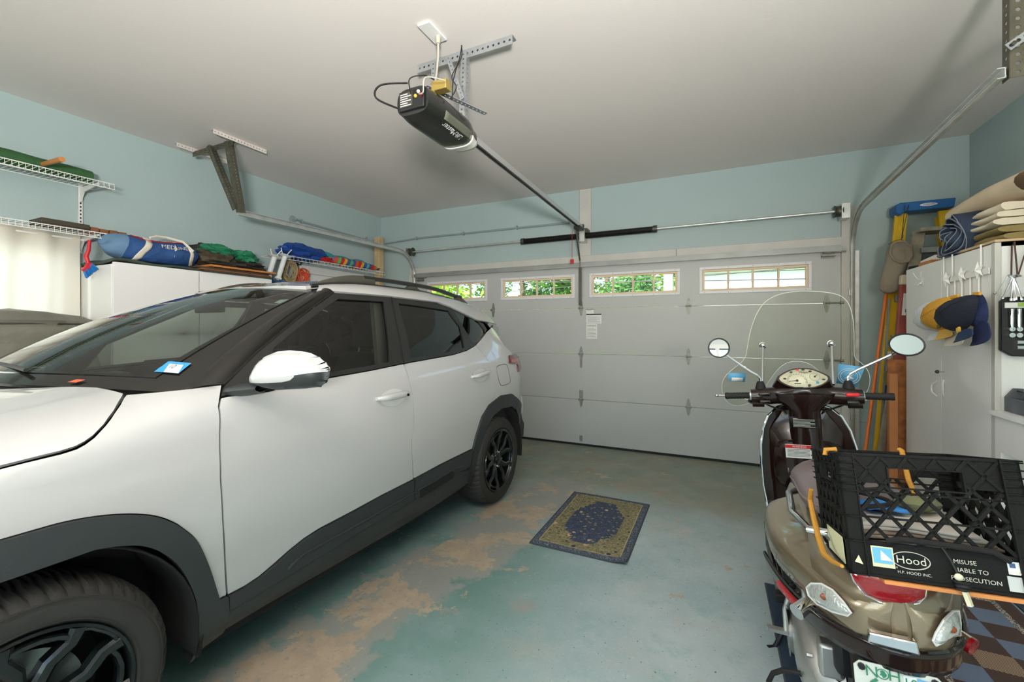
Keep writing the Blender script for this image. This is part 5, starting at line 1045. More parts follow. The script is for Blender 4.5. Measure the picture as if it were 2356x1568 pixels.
SO('month_sticker', MB().add([pp(.56, .10), pp(.70, .10), pp(.70, .44), pp(.56, .44)], [(0, 1, 2, 3)]), 'sticker_white', plt); text('10', .030, W3(pp(.63, .27, .005)), R3 @ ux, R3 @ uy, 'plate_green', plt)
SO('year_sticker', MB().add([pp(.71, .12), pp(.85, .12), pp(.85, .44), pp(.71, .44)], [(0, 1, 2, 3)]), 'sticker_sky', plt); text('2023', .018, W3(pp(.78, .30, .005)), R3 @ ux, R3 @ uy, 'ink', plt)
SO('frame_shell', MB().box((-.115, -.16, .33), (.115, .50, .50)), 'black_plastic', bev=.02); SO('seat_base', MB().sheet(lambda u, v: V(((2*u-1)*(.15-.02*v), .545-.05*(2*u-1)**2, .25+.47*v)), 10, 8), 'brown_paint', solid=.01)
# script on the cowl
a_, b_ = sl(1790, 1285, .05), sl(1830, 1340, -.05)
def wv(x, y):
    t = x/.16; v_ = .62+.22*t; u_ = .33-.02*t+y*3.2; p = cfl(u_, v_); return p+V((-.006, 0, 0))
SO('lettering', text_mb('Vespa', .062, (0, 0, 0), (1, 0, 0), (0, 1, 0), warp=lambda x, y: wv(x, y)), 'chrome')
# seat
def seatf(u, v):
    q = 2*pi*u; y = .58-.62*v; w_ = .09+.055*smooth(0, .35, v)-.0*v; e = sqrt(max(.02, 1-abs(2*v-1)**6)); top = .80+.03*smooth(.25, .6, v)-.0*v; h = .055
    return V((w_*e*abs(cos(q))**.6*(1 if cos(q) > 0 else -1), y, (top-h)+(h*abs(sin(q))**.7*(1 if sin(q) > 0 else -1))*e))
sm_ = MB().sheet(seatf, 24, 22, cu=True); SO('seat', sm_, 'seat_vinyl', sharp=70)
SO('seat_piping', MB().tube([(lambda p: p+V((0, 0, -.012)))(seatf(.02, i/22)) for i in range(23)], .004, 5).tube([(lambda p: p+V((0, 0, -.012)))(seatf(.48, i/22)) for i in range(23)], .004, 5), 'seat_vinyl', kind='stuff')
SO('grab_rail', MB().tube([(-.10, .30, .735), (-.165, .24, .728), (-.175, .05, .725), (-.15, -.12, .74), (0, -.17, .745), (.15, -.12, .74), (.175, .05, .725), (.165, .24, .728), (.10, .30, .735)], .012, 10), 'chrome')
SO('seat_badge', MB().lathe([(0, 0), (.009, 0), (.011, -.003), (0, -.004)], (-.146, .40, .77), (1, 0, 0), 12), 'chrome')
# engine, wheel, kick-start, stands
SO('rear_tyre', MB().lathe([(.10, -.05), (.15, -.062), (.20, -.06), (.225, -.045), (.235, 0), (.225, .045), (.20, .06), (.15, .062), (.10, .05)], (.01, 0, .235), (1, 0, 0), 40), 'black_rubber'); SO('rear_rim', MB().lathe([(0, -.03), (.05, -.035), (.10, -.05), (.11, -.02), (.11, .05)], (.01, 0, .235), (1, 0, 0), 30), 'alu_cast')
SO('front_tyre', MB().lathe([(.12, -.045), (.17, -.055), (.21, -.05), (.232, -.035), (.24, 0), (.232, .035), (.21, .05), (.17, .055), (.12, .045)], (0, 1.28, .24), (1, 0, 0), 40), 'black_rubber')
SO('front_mudguard', MB().sheet(lambda u, v: (lambda q, s: V((s*.095, 1.28+.27*cos(q), .25+.27*sin(q)+.03*(1-s*s))))(-.1+2.9*v, 2*u-1), 10, 20), 'brown_paint', solid=.006, sharp=60)
SO('front_apron', MB().sheet(lambda u, v: V(((2*u-1)*(.12-.05*v), 1.20-.03*v+.03*cos((2*u-1)*1.4), .45+.5*v)), 8, 8), 'brown_paint', solid=.01)
SO('engine_case', MB().sheet(lambda u, v: (lambda q, t: V((-.085-.115*sqrt(max(0, 1-t**4)), .06+.20*cos(q)*(1-.75*t*t*0-.0)*max(.02, t), .27+.12*sin(q)*max(.02, t)+.02*cos(q))))(2*pi*u, v), 28, 10, cu=True), 'alu_cast', sharp=60)
SO('engine_block', MB().box((-.13, -.08, .20), (-.02, .42, .38)), 'alu_cast', bev=.02); SO('engine_rib', MB().tube([(-.166, -.02, .33), (-.16, -.10, .28), (-.13, -.15, .20)], .008, 6), 'alu_cast')
SO('case_cover', MB().lathe([(0, -.0), (.06, -.002), (.075, .004), (.078, .014), (.0, .014)], (-.196, .13, .265), (-1, 0, 0), 28), 'steel')
for k in range(5): q_ = k*2*pi/5; SO('case_bolt', MB().cyl((-.176, .06+.16*cos(q_), .27+.085*sin(q_)), (-.16, .06+.16*cos(q_), .27+.085*sin(q_)), .007, n=6), 'steel')
SO('shock_absorber', MB().tube([(-.10, -.10, .28), (-.09, -.09, .50)], .022, 10), 'black_plastic'); SO('engine_lug', MB().box((-.15, -.13, .30), (-.09, -.08, .40)), 'alu_cast', bev=.01)
SO('kick_starter', MB().tube([(-.19, .19, .37), (-.21, .18, .31), (-.212, .16, .245)], .009, 8).bar((-.205, .16, .24), (-.275, .145, .252), .024, .012), 'alu_cast'); SO('kick_rubber', MB().ball((-.18, .27, .40), (.025, .05, .028), 12, 8), 'black_rubber')
SO('air_duct', MB().tube([(-.12, .40, .36), (-.16, .33, .40), (-.15, .25, .40)], .03, 10), 'black_plastic')
SO('exhaust', MB().tube([(.08, .35, .2), (.12, .1, .2), (.13, -.15, .22)], [.02, .05, .045], 12), 'steel_dark')
SO('side_stand', MB().tube([(-.12, .45, .25), (-.24, .42, .012), (-.27, .40, .012)], .010, 8), 'black_plastic'); SO('fuel_hose', MB().tube([sl(1768, 1568, -.02), sl(1778, 1548, -.03), sl(1800, 1541, -.04), sl(1840, 1548, -.05), sl(1865, 1562, -.05)], .008, 8), 'black_rubber')
SO('rack_tube', MB().tube([(-.11, -.17, .745), (-.09, -.30, .765), (.15, -.30, .765), (.13, -.17, .745)], .008, 8), 'chrome'); SO('rack_post', MB().tube([(.02, -.05, .70), (.03, -.10, .78)], .01, 8), 'chrome')
# ================================================================== milk crate strapped on the rack
ex = V((.998, -.001, .065)).normalized(); ey = V((-.060, .974, -.217)); ey = (ey-ex*ey.dot(ex)).normalized(); ez = ex.cross(ey)
K0 = V((.289, 1.36, 1.028)); CW, CH, CDp = .335, .286, .335
B0 = K0-ez*CH; CM = Matrix((ex, ey, ez)).transposed().to_4x4(); CM.translation = B0
mat('crate_black', '#0f100f', .62, spec=.2, var=.1, vs=30, bump=.12, bs=220)
cr = thing('milk_crate', 'black plastic lattice milk crate strapped on the back of the scooter', 'crate', M=CM)
def KO(name, mb, m='crate_black', parent=None, **k): return obj(name, mb, m, parent or cr, local=True, **k)
def wall(F, w_, name, hole):
    """F maps (along, up, out) to the crate frame"""
    def bx(a0, a1, b0, b1, t0, t1): return [F(a, b, t) for t in (t0, t1) for a, b in ((a0, b0), (a1, b0), (a1, b1), (a0, b1))]
    FS = [(3,2,1,0),(4,5,6,7),(0,1,5,4),(1,2,6,5),(2,3,7,6),(3,0,4,7)]; mb = MB(); t0, t1 = -.010, 0; c = .034
    mb.add(bx(c, w_-c, 0, .078, -.006, -.003), FS); mb.add(bx(c, w_-c, .0, .006, t0, t1), FS); mb.add(bx(c, w_-c, .074, .080, t0, t1), FS); mb.add(bx(c, w_-c, CH-.006, CH, t0, t1), FS)
    for zz in (.135, .195): mb.add(bx(c, w_-c, zz-.002, zz+.002, t0, t1), FS)
    L0, L1, z0, z1 = c, w_-c, .08, CH-.006; sp_ = (L1-L0)/5.0; hx0, hx1, hz0, hz1 = w_/2-.068, w_/2+.068, CH-.078, CH-.034
    def seg(a0, b0, a1, b1, wd=.0075):
        d = V((a1-a0, b1-b0)); l = d.length
        if l < .004: return
        d /= l; n = V((-d.y, d.x))*wd/2; q = [(a0+n.x, b0+n.y), (a0-n.x, b0-n.y), (a1-n.x, b1-n.y), (a1+n.x, b1+n.y)]
        mb.add([F(a, b, t) for t in (t0, t1) for a, b in q], FS)
    for sgn in (1, -1):
        for k in range(-6, 13):
            A0 = L0+sp_*k; sl_ = .75*sgn; pts = []   # line a = A0 + (b-z0)/1.25*sgn
            b = z0; seg_pts = []
            N = 40
            prev = None
            for i in range(N+1):
                b = z0+(z1-z0)*i/N; a = A0+(b-z0)*.80*sgn; ok = L0 <= a <= L1 and not (hole and hx0 < a < hx1 and hz0 < b < hz1)
                if ok and prev is None: prev = (a, b)
                if not ok and prev is not None: seg(*prev, *last); prev = None
                last = (a, b)
            if prev is not None: seg(*prev, *last)
    if hole:
        for q in ((hx0-.003, hx1+.003, hz0-.003, hz0), (hx0-.003, hx1+.003, hz1, hz1+.003), (hx0-.003, hx0, hz0, hz1), (hx1, hx1+.003, hz0, hz1)): mb.add(bx(*q, t0-.004, t1+.001), FS)
        # thin web in the upper band around the handle
        for q in ((c, hx0, .215, CH-.006), (hx1, w_-c, .215, CH-.006), (hx0, hx1, hz1, CH-.006)): mb.add(bx(*q, -.0065, -.0045), FS)
    o = KO('lattice_wall', mb, kind='stuff'); return o
Fn = lambda a, b, t: V((a, -t, b)); Ff = lambda a, b, t: V((CW-a, CDp+t, b)); Fl = lambda a, b, t: V((-t, CDp-a, b)); Fr = lambda a, b, t: V((CW+t, a, b))
wn_ = wall(Fn, CW, 'near', True); wall(Ff, CW, 'far', True); wall(Fl, CDp, 'left', True); wall(Fr, CDp, 'right', True)
for cx_, cy_, a, b in ((0, 0, 1, 1), (CW, 0, -1, 1), (0, CDp, 1, -1), (CW, CDp, -1, -1)):
    mb = MB().box((min(cx_, cx_+a*.034), min(cy_, cy_+b*.004), 0), (max(cx_, cx_+a*.034), max(cy_, cy_+b*.004), CH)); mb.box((min(cx_, cx_+a*.004), min(cy_, cy_+b*.034), 0), (max(cx_, cx_+a*.004), max(cy_, cy_+b*.034), CH))
    for z in (.003, .078, .135, .195, .212, .229, .246, .263, .28, CH-.002): mb.box((min(cx_-a*.005, cx_+a*.034), min(cy_-b*.005, cy_+b*.01), z-.0015), (max(cx_-a*.005, cx_+a*.034), max(cy_-b*.005, cy_+b*.01), z+.0015)); mb.box((min(cx_-a*.005, cx_+a*.01), min(cy_-b*.005, cy_+b*.034), z-.0015), (max(cx_-a*.005, cx_+a*.01), max(cy_-b*.005, cy_+b*.034), z+.0015))
    mb.box((min(cx_+a*.031, cx_+a*.034), min(cy_, cy_-b*.006), 0), (max(cx_+a*.031, cx_+a*.034), max(cy_, cy_-b*.006), CH)); KO('corner_post', mb)
fl = MB(); [fl.box((.004, .004+CDp*i/12-.003, .004), (CW-.004, .004+CDp*i/12+.003, .010)) for i in range(1, 12)]; [fl.box((CW*i/12-.003, .004, .004), (CW*i/12+.003, CDp-.004, .010)) for i in range(1, 12)]; KO('floor_grid', fl, kind='stuff')
mat('crate_print', '#c9c9bd', .6); mat('tape_silver', '#bcbfbd', .35, .3); mat('sticker_cream', '#d8d8b0', .5); mat('sticker_navy', '#35507f', .5)
cw_ = lambda a, b, h=.004: CM @ V((a, -h, b))
def ctext(s_, size, a, b): return text(s_, size, cw_(a, b, -.001), ex, ez, 'crate_print', wn_)
ctext('Hood', .024, .117, .046); ctext('THE', .005, .086, .028); ctext('H.P. HOOD INC.', .0085, .120, .019); ctext('MISUSE', .0125, .212, .057); ctext('LIABLE TO', .0125, .220, .040); ctext('PROSECUTION', .0125, .226, .022)
KO('printed_oval', MB().tube([V((.117+.035*cos(a*pi/16), .0025, .046+.0185*sin(a*pi/16))) for a in range(32)], .0011, 4, closed=True), 'crate_print', wn_)
def cq(nm, a0, a1, b0, b1, m, h=.001): return KO(nm, MB().box((a0, -h-.0006, b0), (a1, -h+.0006, b1)), m, wn_)
s1 = cq('beach_sticker', .044, .086, .024, .070, 'sticker_cream', -.001); cq('sticker_picture', .047, .083, .033, .067, 'sticker_sky', .0005); KO('sticker_sail', MB().add([V((a, -.0016, b)) for a, b in ((.062, .062), (.083, .040), (.060, .040))], [(0, 1, 2)]), 'sticker_white', wn_)
s2 = cq('flag_sticker', .282, .305, .044, .070, 'sticker_white', -.001); cq('flag_canton', .285, .294, .058, .067, 'sticker_navy', .0005); text('USA', .009, cw_(.2935, .049, .001), ex, ez, 'sticker_cream', wn_)
cq('silver_tape', .278, .309, .010, .040, 'tape_silver', -.001); KO('triangle_sticker', MB().add([V((a, -.0055, b)) for a, b in ((.008, .030), (.024, .026), (.017, .046))], [(0, 1, 2)]), 'sticker_cream', wn_)
st = KO('photo_sticker', MB().box((-.004, .04, .012), (-.0025, .22, .075)), 'sticker_cream'); 
# board under the crate, strap, bungees
one('plywood_base', MB().prism([(.06, -.008), (CW+.03, -.008), (CW+.03, CDp), (.06, CDp)], CM @ V((0, 0, -.010)), ex, ey, .008), 'wood_orange', 'orange plywood board under the black milk crate', 'board')
mat('bungee_yellow', '#b9842e', .7, bump=.3, bs=400); mat('fuzzy_black', '#121212', .95)
def CP(a, b, c): return CM @ V((a, b, c))
one('bungee_cord', MB().tube([CP(.02, .10, CH+.004), CP(-.006, .10, CH+.001), CP(-.007, .10, CH-.012)], .007, 8), 'bungee_yellow', 'yellow bungee cord hooked over the crate rim beside the seat', 'cord', 'yellow bungee cords on the crate')
yb_ = [onX(x, y, .272) for x, y in ((1868, 1126), (1866, 1150), (1874, 1190), (1886, 1240), (1898, 1275), (1918, 1292), (1940, 1302))]
one('bungee_cord', MB().tube([p+V((-.002, 0, 0)) for p in yb_], [.006, .007, .0075, .0075, .0075, .006, .004], 8), 'bungee_yellow', 'yellow bungee cord running down the left side of the crate', 'cord', 'yellow bungee cords on the crate')
one('bungee_cord', MB().tube([CP(.225, CDp+.006, CH+.006), CP(.225, CDp-.01, CH+.004), CP(.228, CDp-.016, CH-.08), CP(.25, CDp-.03, .10), CP(.255, CDp-.05, .07)], .007, 8), 'bungee_yellow', 'yellow bungee cord inside the crate down its far wall', 'cord', 'yellow bungee cords on the crate')
one('pipe_cleaner_cord', MB().tube([CP(.075, -.006, .085), CP(.10, -.010, .093), CP(.17, -.012, .092), CP(.26, -.010, .088), CP(.285, -.007, .072)], .0065, 8), 'fuzzy_black', 'fuzzy black cord woven through the crate front', 'cord')
tg = thing('cord_toggle', 'black hook cord with cream toggle hanging on the crate front', 'toggle', tuple(CP(.195, -.01, .02)))
obj('cord', MB().tube([CP(.17, -.012, .094), CP(.185, -.012, .06), CP(.193, -.014, .03)], .003, 6), 'black_cable', tg); obj('coil', MB().lathe([(.006, 0), (.012, .003), (.009, .006), (.013, .010), (.010, .014), (.014, .018), (.006, .020)], CP(.196, -.014, .0), ez, 12), 'black_rubber', tg)
obj('toggle', MB().ball(CP(.192, -.016, .028), (.008, .006, .008), 10, 8).bar(CP(.198, -.016, .0), CP(.203, -.016, -.028), .009, .008), MATS['dial_cream'], tg)
# things in the crate
mat('newsprint', '#d9d2c8', .7, var=.08, vs=30); mat('map_brown', '#9b8a78', .7, var=.2, vs=30); mat('blue_card', '#3d8fdc', .5); mat('olive_cloth', '#6b7050', .9, bump=.4, bs=60)
def slab(a0, a1, b0, b1, z, th, m, nm, lb, ct, rot=0, grp=None):
    c = V(((a0+a1)/2, (b0+b1)/2, z)); Mr = CM @ Matrix.Translation(c) @ Matrix.Rotation(rot, 4, 'Z') @ Matrix.Rotation(radians(4), 4, 'X')
    mb = MB(); mb.sheet(lambda u, v: Mr @ V(((u-.5)*(a1-a0), (v-.5)*(b1-b0), .004*sin(u*5+v*3))), 8, 6); return one(nm, mb, m, lb, ct, grp, solid=th)
for i in range(4): slab(.03+.01*i, .30-.008*i, .06, .29, .088+.009*i, .006, 'map_brown' if i < 2 else 'newsprint', 'folded_paper', ['lowest folded brown paper in the milk crate', 'second folded brown paper in the milk crate', 'third folded paper from the bottom of the milk crate', 'topmost folded pale paper in the milk crate'][i], 'paper', .12-.07*i, 'papers in the milk crate')
slab(.07, .17, .18, .30, .138, .008, 'blue_card', 'blue_box', 'bright blue flat box on the papers in the crate', 'box', .3)
one('olive_cloth', MB().sheet(lambda u, v: CP(.22+.05*cos(2*pi*u)*sin(pi*v)*(1+.2*sin(5*u)), .24+.04*sin(2*pi*u)*sin(pi*v), .150+.02*cos(pi*v)), 14, 8, cu=True), 'olive_cloth', 'crumpled olive cloth on the papers in the crate', 'cloth')
one('cable_lock', MB().tube([CP(.10+.045*cos(t*.5), .20+.045*sin(t*.5), .11+.0035*t) for t in range(40)], .006, 6), 'black_rubber', 'coiled black cable standing in the milk crate', 'cable')

one('black_case', MB().box((.035, .05, .012), (.30, .30, .078), CM), 'black_plastic', 'black box under the papers in the milk crate', 'box', bev=.006)
# ================================================================== LEFT WALL: window, shelves, cabinet and what lies on them
mat('curtain_cloth', '#f3efe4', .9)
def curtain_mat():
    m = MATS['curtain_cloth']; n = m.node_tree.nodes; L = m.node_tree.links; t = n.new('ShaderNodeBsdfTranslucent'); t.inputs[0].default_value = lin('#f7f2e6'); mx = n.new('ShaderNodeMixShader'); mx.inputs[0].default_value = .5
    L.new(n['Principled BSDF'].outputs[0], mx.inputs[1]); L.new(t.outputs[0], mx.inputs[2]); L.new(mx.outputs[0], n['Material Output'].inputs[0])
curtain_mat()
wi = thing('window_1', 'white framed side window behind the pale curtain', 'window', (XL, .92, .95), kind='structure')
mb = MB()
for a, b, c, d in ((WY0-.07, WY1+.06, WZ1, WZ1+.07), (WY0-.07, WY1+.06, WZ0-.08, WZ0), (WY0-.07, WY0, WZ0, WZ1), (WY1, WY1+.06, WZ0, WZ1)): mb.box((XL-.05, a, c), (XL+.018, b, d))
obj('casing', mb, 'white_paint', wi, bev=.003); ym = (WY0+WY1)/2
for y0, y1 in ((WY0, ym), (ym, WY1)):
    mb = MB()
    for a, b, c, d in ((y0, y1, WZ1-.05, WZ1), (y0, y1, WZ0, WZ0+.05), (y0, y0+.04, WZ0+.05, WZ1-.05), (y1-.04, y1, WZ0+.05, WZ1-.05)): mb.box((XL-.11, a, c), (XL-.07, b, d))
    sh = obj('sash', mb, 'white_paint', wi); obj('pane', MB().box((XL-.092, y0+.03, WZ0+.04), (XL-.088, y1-.03, WZ1-.04)), 'window_glass', sh)
ct = thing('curtain', 'off-white gathered curtain hanging over the side window', 'curtain', (XL+.08, .9, .85))
cz0 = onX(90, 528, XL+.07).z
def curt(u, v): y = .20+1.33*u; z = .80+(cz0-.80)*v; a = .028*(1.2-.5*v); return V((XL+.075+a*sin(u*46+.6*sin(v*3+u*9))+.006*sin(u*19), y, z))
obj('cloth', MB().sheet(curt, 180, 10), 'curtain_cloth', ct, sharp=80); obj('rod', MB().cyl((XL+.075, .1, cz0-.03), (XL+.075, 1.56, cz0-.03), .008), 'white_wire', ct)
obj('heading', MB().sheet(lambda u, v: (lambda p: V((p.x+.004, p.y, cz0-.055+.06*v)))(curt(u, .97)), 180, 2), 'curtain_cloth', ct, sharp=80)
def wire_shelf(name, label, y0, y1, z, xw, dep, step=.030, std=()):
    t = thing(name, label, 'shelf', (xw, (y0+y1)/2, z)); wr = MB(); xf = xw+dep
    n = int((y1-y0)/step)
    for i in range(n+1):
        y = y0+(y1-y0)*i/n; wr.tube([(xw+.01, y, z), (xf, y, z), (xf+.006, y, z-.042)], .0019, 4)
    obj('cross_wire', wr, 'white_wire', t, kind='stuff')
    for x, zz in ((xw+.01, z-.003), (xw+dep*.5, z-.003), (xf, z-.003), (xf+.006, z-.042)): obj('long_wire', MB().cyl((x, y0, zz), (x, y1, zz), .0036, n=6), 'white_wire', t)
    for ys, zt, zb in std:
        s = MB().box((xw+.001, ys-.012, zb), (xw+.013, ys+.012, zt)); st = obj('wall_standard', s, 'white_paint', t); sl_ = MB(); zz = zb+.02
        while zz < zt-.03: sl_.box((xw+.0125, ys-.004, zz), (xw+.0138, ys+.004, zz+.014)); zz += .028
        obj('slot', sl_, 'black_plastic', st, kind='stuff')
        P = [(.012, -.005), (dep-.02, -.005), (dep-.01, -.02), (.07, -.045), (.04, -.08), (.028, -.11), (.012, -.115)]
        obj('bracket', MB().prism(P, (xw, ys-.004, z-.004), (1, 0, 0), (0, 0, 1), -.008), 'white_paint', t)
    return t
SX = XL+.005; q0 = onX(255, 431, SX+.31); zU = q0.z+.03; ql = onX(250, 547, SX+.31); zL = ql.z+.03
wire_shelf('wire_shelf', 'upper white wire shelf with a green roll on the side wall', .15, q0.y+.02, zU, SX, .31, std=((1.562, zU+.02, zL-.0),))
wire_shelf('wire_shelf', 'lower white wire shelf above the curtained window', .15, ql.y+.04, zL, SX, .31, std=((1.56, zL-.012, zL-.13),))
mat('green_canvas', '#2f5a30', .8, var=.15, vs=9, bump=.2, bs=80)
ge = onX(210, 408, XL+.14)
one('green_roll', MB().tube([(XL+.14, .2+ (ge.y-.2)*i/10, zU+.055+.004*sin(i*2.1)) for i in range(11)], [.05]*10+[.042], 14), 'green_canvas', 'long dark green canvas roll on the upper wire shelf', 'roll')
s0 = V((XL+.22, onX(105, 380, XL+.26).y, zU+.045)); s1 = onX(143, 366, XL+.50); one('wooden_stick', MB().tube([s0, s1], [.014, .017], 10), 'wood_orange', 'round wooden tool handle jutting from the upper wire shelf', 'handle')
mat('tray_dark', '#3f382c', .6); mat('box_brown', '#7d4f30', .7, var=.2); a = onX(80, 524, XL+.2); b = onX(192, 540, XL+.2)
mb = MB().box((XL+.10, a.y, zL+.004), (XL+.30, b.y, zL+.012)); mb.box((XL+.10, a.y, zL+.012), (XL+.108, b.y, zL+.045)).box((XL+.292, a.y, zL+.012), (XL+.30, b.y, zL+.045)).box((XL+.108, a.y, zL+.012), (XL+.292, a.y+.008, zL+.045)).box((XL+.108, b.y-.008, zL+.012), (XL+.292, b.y, zL+.045))
one('serving_tray', mb, 'tray_dark', 'long dark brown tray on the lower wire shelf', 'tray', bev=.003)
for i in range(4): one('brown_box', MB().box((XL+.06, b.y+.01+.055*i, zL+.003), (XL+.28, b.y+.058+.055*i, zL+.038-.003*(i % 2))), 'box_brown', 'small brown box on the lower wire shelf, %s beyond the tray' % ('first', 'second', 'third', 'fourth')[i], 'box', 'brown boxes on the lower shelf', bev=.003)
# hanging brush
bp0 = onX(206, 552, XL+.335); br = thing('hand_brush', 'red hand brush with blue bristles hanging below the wire shelf', 'brush', tuple(bp0))
P = [onX(206, 552, XL+.345), onX(204, 575, XL+.345), onX(198, 590, XL+.345), onX(203, 605, XL+.345)]; X_ = XL+.345
mat('brush_red', '#c8202c', .4); mat('brush_blue', '#2d84cc', .6); obj('handle', MB().tube([P[0], P[1], P[2], P[3]], [.010, .011, .014, .013], 10), 'brush_red', br)
h0, h1 = onX(209, 604, X_), onX(192, 624, X_); obj('head', MB().bar(h0, h1, .03, .022, (1, 0, 0)), 'brush_red', br, bev=.005)
bm = MB(); random.seed(3)
for i in range(150):
    t = random.random(); p = h0.lerp(h1, t)+V((random.uniform(-.012, .012), 0, 0)); e = onX(226-28*t+random.uniform(-2, 2), 618+22*t+random.uniform(-2, 2), X_+random.uniform(-.025, .025)); bm.tube([p, e], [.003, .0022], 3, caps=False)
obj('bristle', bm, 'brush_blue', br, kind='stuff')
# covered grill
mat('grey_tarp', '#77766a', .42, var=.10, vs=5, bump=.6, bs=16)
def gr(u, v):
    q = 2*pi*u; e = .22; cx, cy = XL+.36, .98; hx_, hy = .26, .50; z = 1.40*v; k = 1-.04*v
    x = cx+hx_*k*abs(cos(q))**e*(1 if cos(q) > 0 else -1); y = cy+hy*k*abs(sin(q))**e*(1 if sin(q) > 0 else -1)
    d = mnoise.noise(V((x*4, y*4, z*3)))*.045+mnoise.noise(V((x*9, y*9, z*7)))*.03+abs(mnoise.noise(V((x*13+3, y*13, z*11))))*.045; n_ = V((x-cx, y-cy, 0)).normalized(); p = V((x, y, z+.001))+n_*d*(1 if v > .05 else 0); return p
mb = MB().sheet(gr, 150, 60, cu=True)
def grt(u, v):
    p = gr(u, 1); c = V((XL+.36, .98, 1.40)); w_ = 1-v; q = c+(p-c)*w_; q.z = p.z*(w_ > .97)+(1-(w_ > .97))*(1.40+.055*sin(min(1, v*4)*pi/2)+.03*mnoise.noise(V((q.x*5, q.y*5, 3)))); return q
mb.sheet(grt, 96, 8, cu=True); gt = thing('covered_grill', 'tall grill under a crumpled grey cover below the curtained window', 'grill', (XL+.36, .98, 0)); obj('cover', mb, 'grey_tarp', gt, sharp=80)
obj('seam', MB().tube([gr(i/96, .985)+V((.002, 0, .0)) for i in range(96)], .006, 5, closed=True), 'steel_dark', gt)
# white cabinet on the left
CLX, CL0, CL1, CLZ = -3.885, 1.565, 2.79, 1.832
mat('cabinet_white', '#efeeec', .38)
cb = thing('storage_cabinet', 'white two-door cabinet behind the car with a blue duffel bag on top', 'cabinet', ((XL+CLX)/2, (CL0+CL1)/2, 0))
obj('body', MB().box((XL+.02, CL0, .0), (CLX-.02, CL0+.018, CLZ)).box((XL+.02, CL1-.018, 0), (CLX-.02, CL1, CLZ)).box((XL+.02, CL0, CLZ-.018), (CLX-.02, CL1, CLZ)).box((XL+.012, CL0, 0), (XL+.02, CL1, CLZ)).box((XL+.02, CL0, .05), (CLX-.02, CL1, .07)), 'cabinet_white', cb)
sm1 = onX(459, 640, CLX).y
for a, b in ((CL0+.004, sm1-.004), (sm1+.004, CL1-.004)):
    d = obj('door', MB().box((CLX-.018, a, .06), (CLX, b, CLZ-.004)), 'cabinet_white', cb, bev=.0015); y_ = b-.04 if a < 2 else a+.04; obj('handle', MB().tube([(CLX, y_, 1.0), (CLX+.03, y_, 1.01), (CLX+.03, y_, 1.10), (CLX, y_, 1.11)], .005, 6), 'white_plastic', d)
# flat things on the cabinet
mat('dark_green_mat', '#39463c', .8, var=.2); mat('dark_brown_bag', '#4a4030', .75, var=.25, vs=12, bump=.3, bs=40); mat('bag_green', '#1f7a55', .6, var=.12, vs=8, bump=.3, bs=30); mat('bag_black', '#2a2823', .7, var=.2)
ZT = CLZ+.001
def blob(c, r, seed, amp=.25, fr=3.0, nu=28, nv=16, flat=1.0):
    c = V(c); r = V(r)
    def fn(u, v):
        d = V((cos(2*pi*u)*sin(pi*v), sin(2*pi*u)*sin(pi*v), -cos(pi*v))); k = 1+amp*mnoise.noise(d*fr+V((seed, seed*2, 0)))+amp*.5*mnoise.noise(d*fr*2.6+V((0, seed, 5))); z = d.z*k
        if z < 0: z *= flat
        s_ = lambda t: abs(t)**.8*(1 if t > 0 else -1)
        return c+V((s_(d.x)*r.x*k, s_(d.y)*r.y*k, z*r.z))
    return MB().sheet(fn, nu, nv, cu=True)
one('folded_mat', MB().sheet(lambda u, v: V((XL+.06+.40*v, 1.55+.66*u, ZT+.014+.006*sin(u*11)+.004*sin(v*7+u*5)-(.02*smooth(.06, 0, u)))), 24, 8), 'dark_green_mat', 'flat dark green mat under the blue duffel bag', 'mat', solid=.018)
# duffel bag
mat('duffel_blue', '#274f87', .75, var=.1, vs=10, bump=.25, bs=50); mat('duffel_pale', '#5f7f9e', .8); mat('strap_cream', '#ded7c8', .8)
DY0, DY1, DXc, DZc = 1.56, 2.20, XL+.33, ZT+.135
dg = thing('duffel_bag', 'blue duffel bag with cream straps and printed lettering on the white cabinet', 'bag', (DXc, 1.85, ZT))
def duf(u, v):
    t = v; q = 2*pi*u; r = .105*(1-abs(2*t-1)**5)**.5; z0_ = DZc-.012*(1-cos(2*pi*t))-.025*smooth(.75, 1, t)
    k = 1+.14*mnoise.noise(V((cos(q)*1.5, sin(q)*1.5, t*6)))+.07*mnoise.noise(V((cos(q)*3, sin(q)*3, t*16)))*smooth(.0, .12, abs(t-.6))
    x = DXc+r*1.25*k*cos(q); z = z0_+r*k*sin(q)*(1.0 if sin(q) > 0 else .92); return V((x, DY0+(DY1-DY0)*t+.015*sin(q*2), max(z, ZT+.035)))
obj('body', MB().sheet(duf, 36, 40, cu=True), 'duffel_blue', dg, sharp=80)
obj('end_panel', MB().sheet(lambda u, v: duf(u, .0+.17*v)+(duf(u, .1)-V((DXc, 1.62, DZc)))*.03, 36, 8, cu=True), 'duffel_pale', dg, sharp=80)
def dstrap(name, f, w_, off=.004, n=30): return obj(name, MB().sheet(lambda u, v: (lambda p: p+(p-V((DXc, p.y, DZc))).normalized()*off)(duf(*f(u, v))), n, 3), 'strap_cream', dg, sharp=80, solid=.003)
dstrap('strap', lambda u, v: ((-.18+.52*u), .24+.07*v+.16*u), .05); dstrap('strap', lambda u, v: ((-.18+.52*u), .88+.05*v-.18*u), .05)
obj('carry_strap', MB().tube([duf(.20, .42)+V((.01, 0, .015)), duf(.22, .5)+V((.015, 0, .035)), duf(.22, .62)+V((.01, 0, .035)), duf(.16, .74)+V((.02, 0, .015)), duf(.06, .84)+V((.012, 0, 0))], .010, 6), 'strap_cream', dg)
obj('zip', MB().tube([duf(.16, .2+.6*i/16)+V((.004, 0, .004)) for i in range(17)], .004, 5), 'red_plastic', dg)
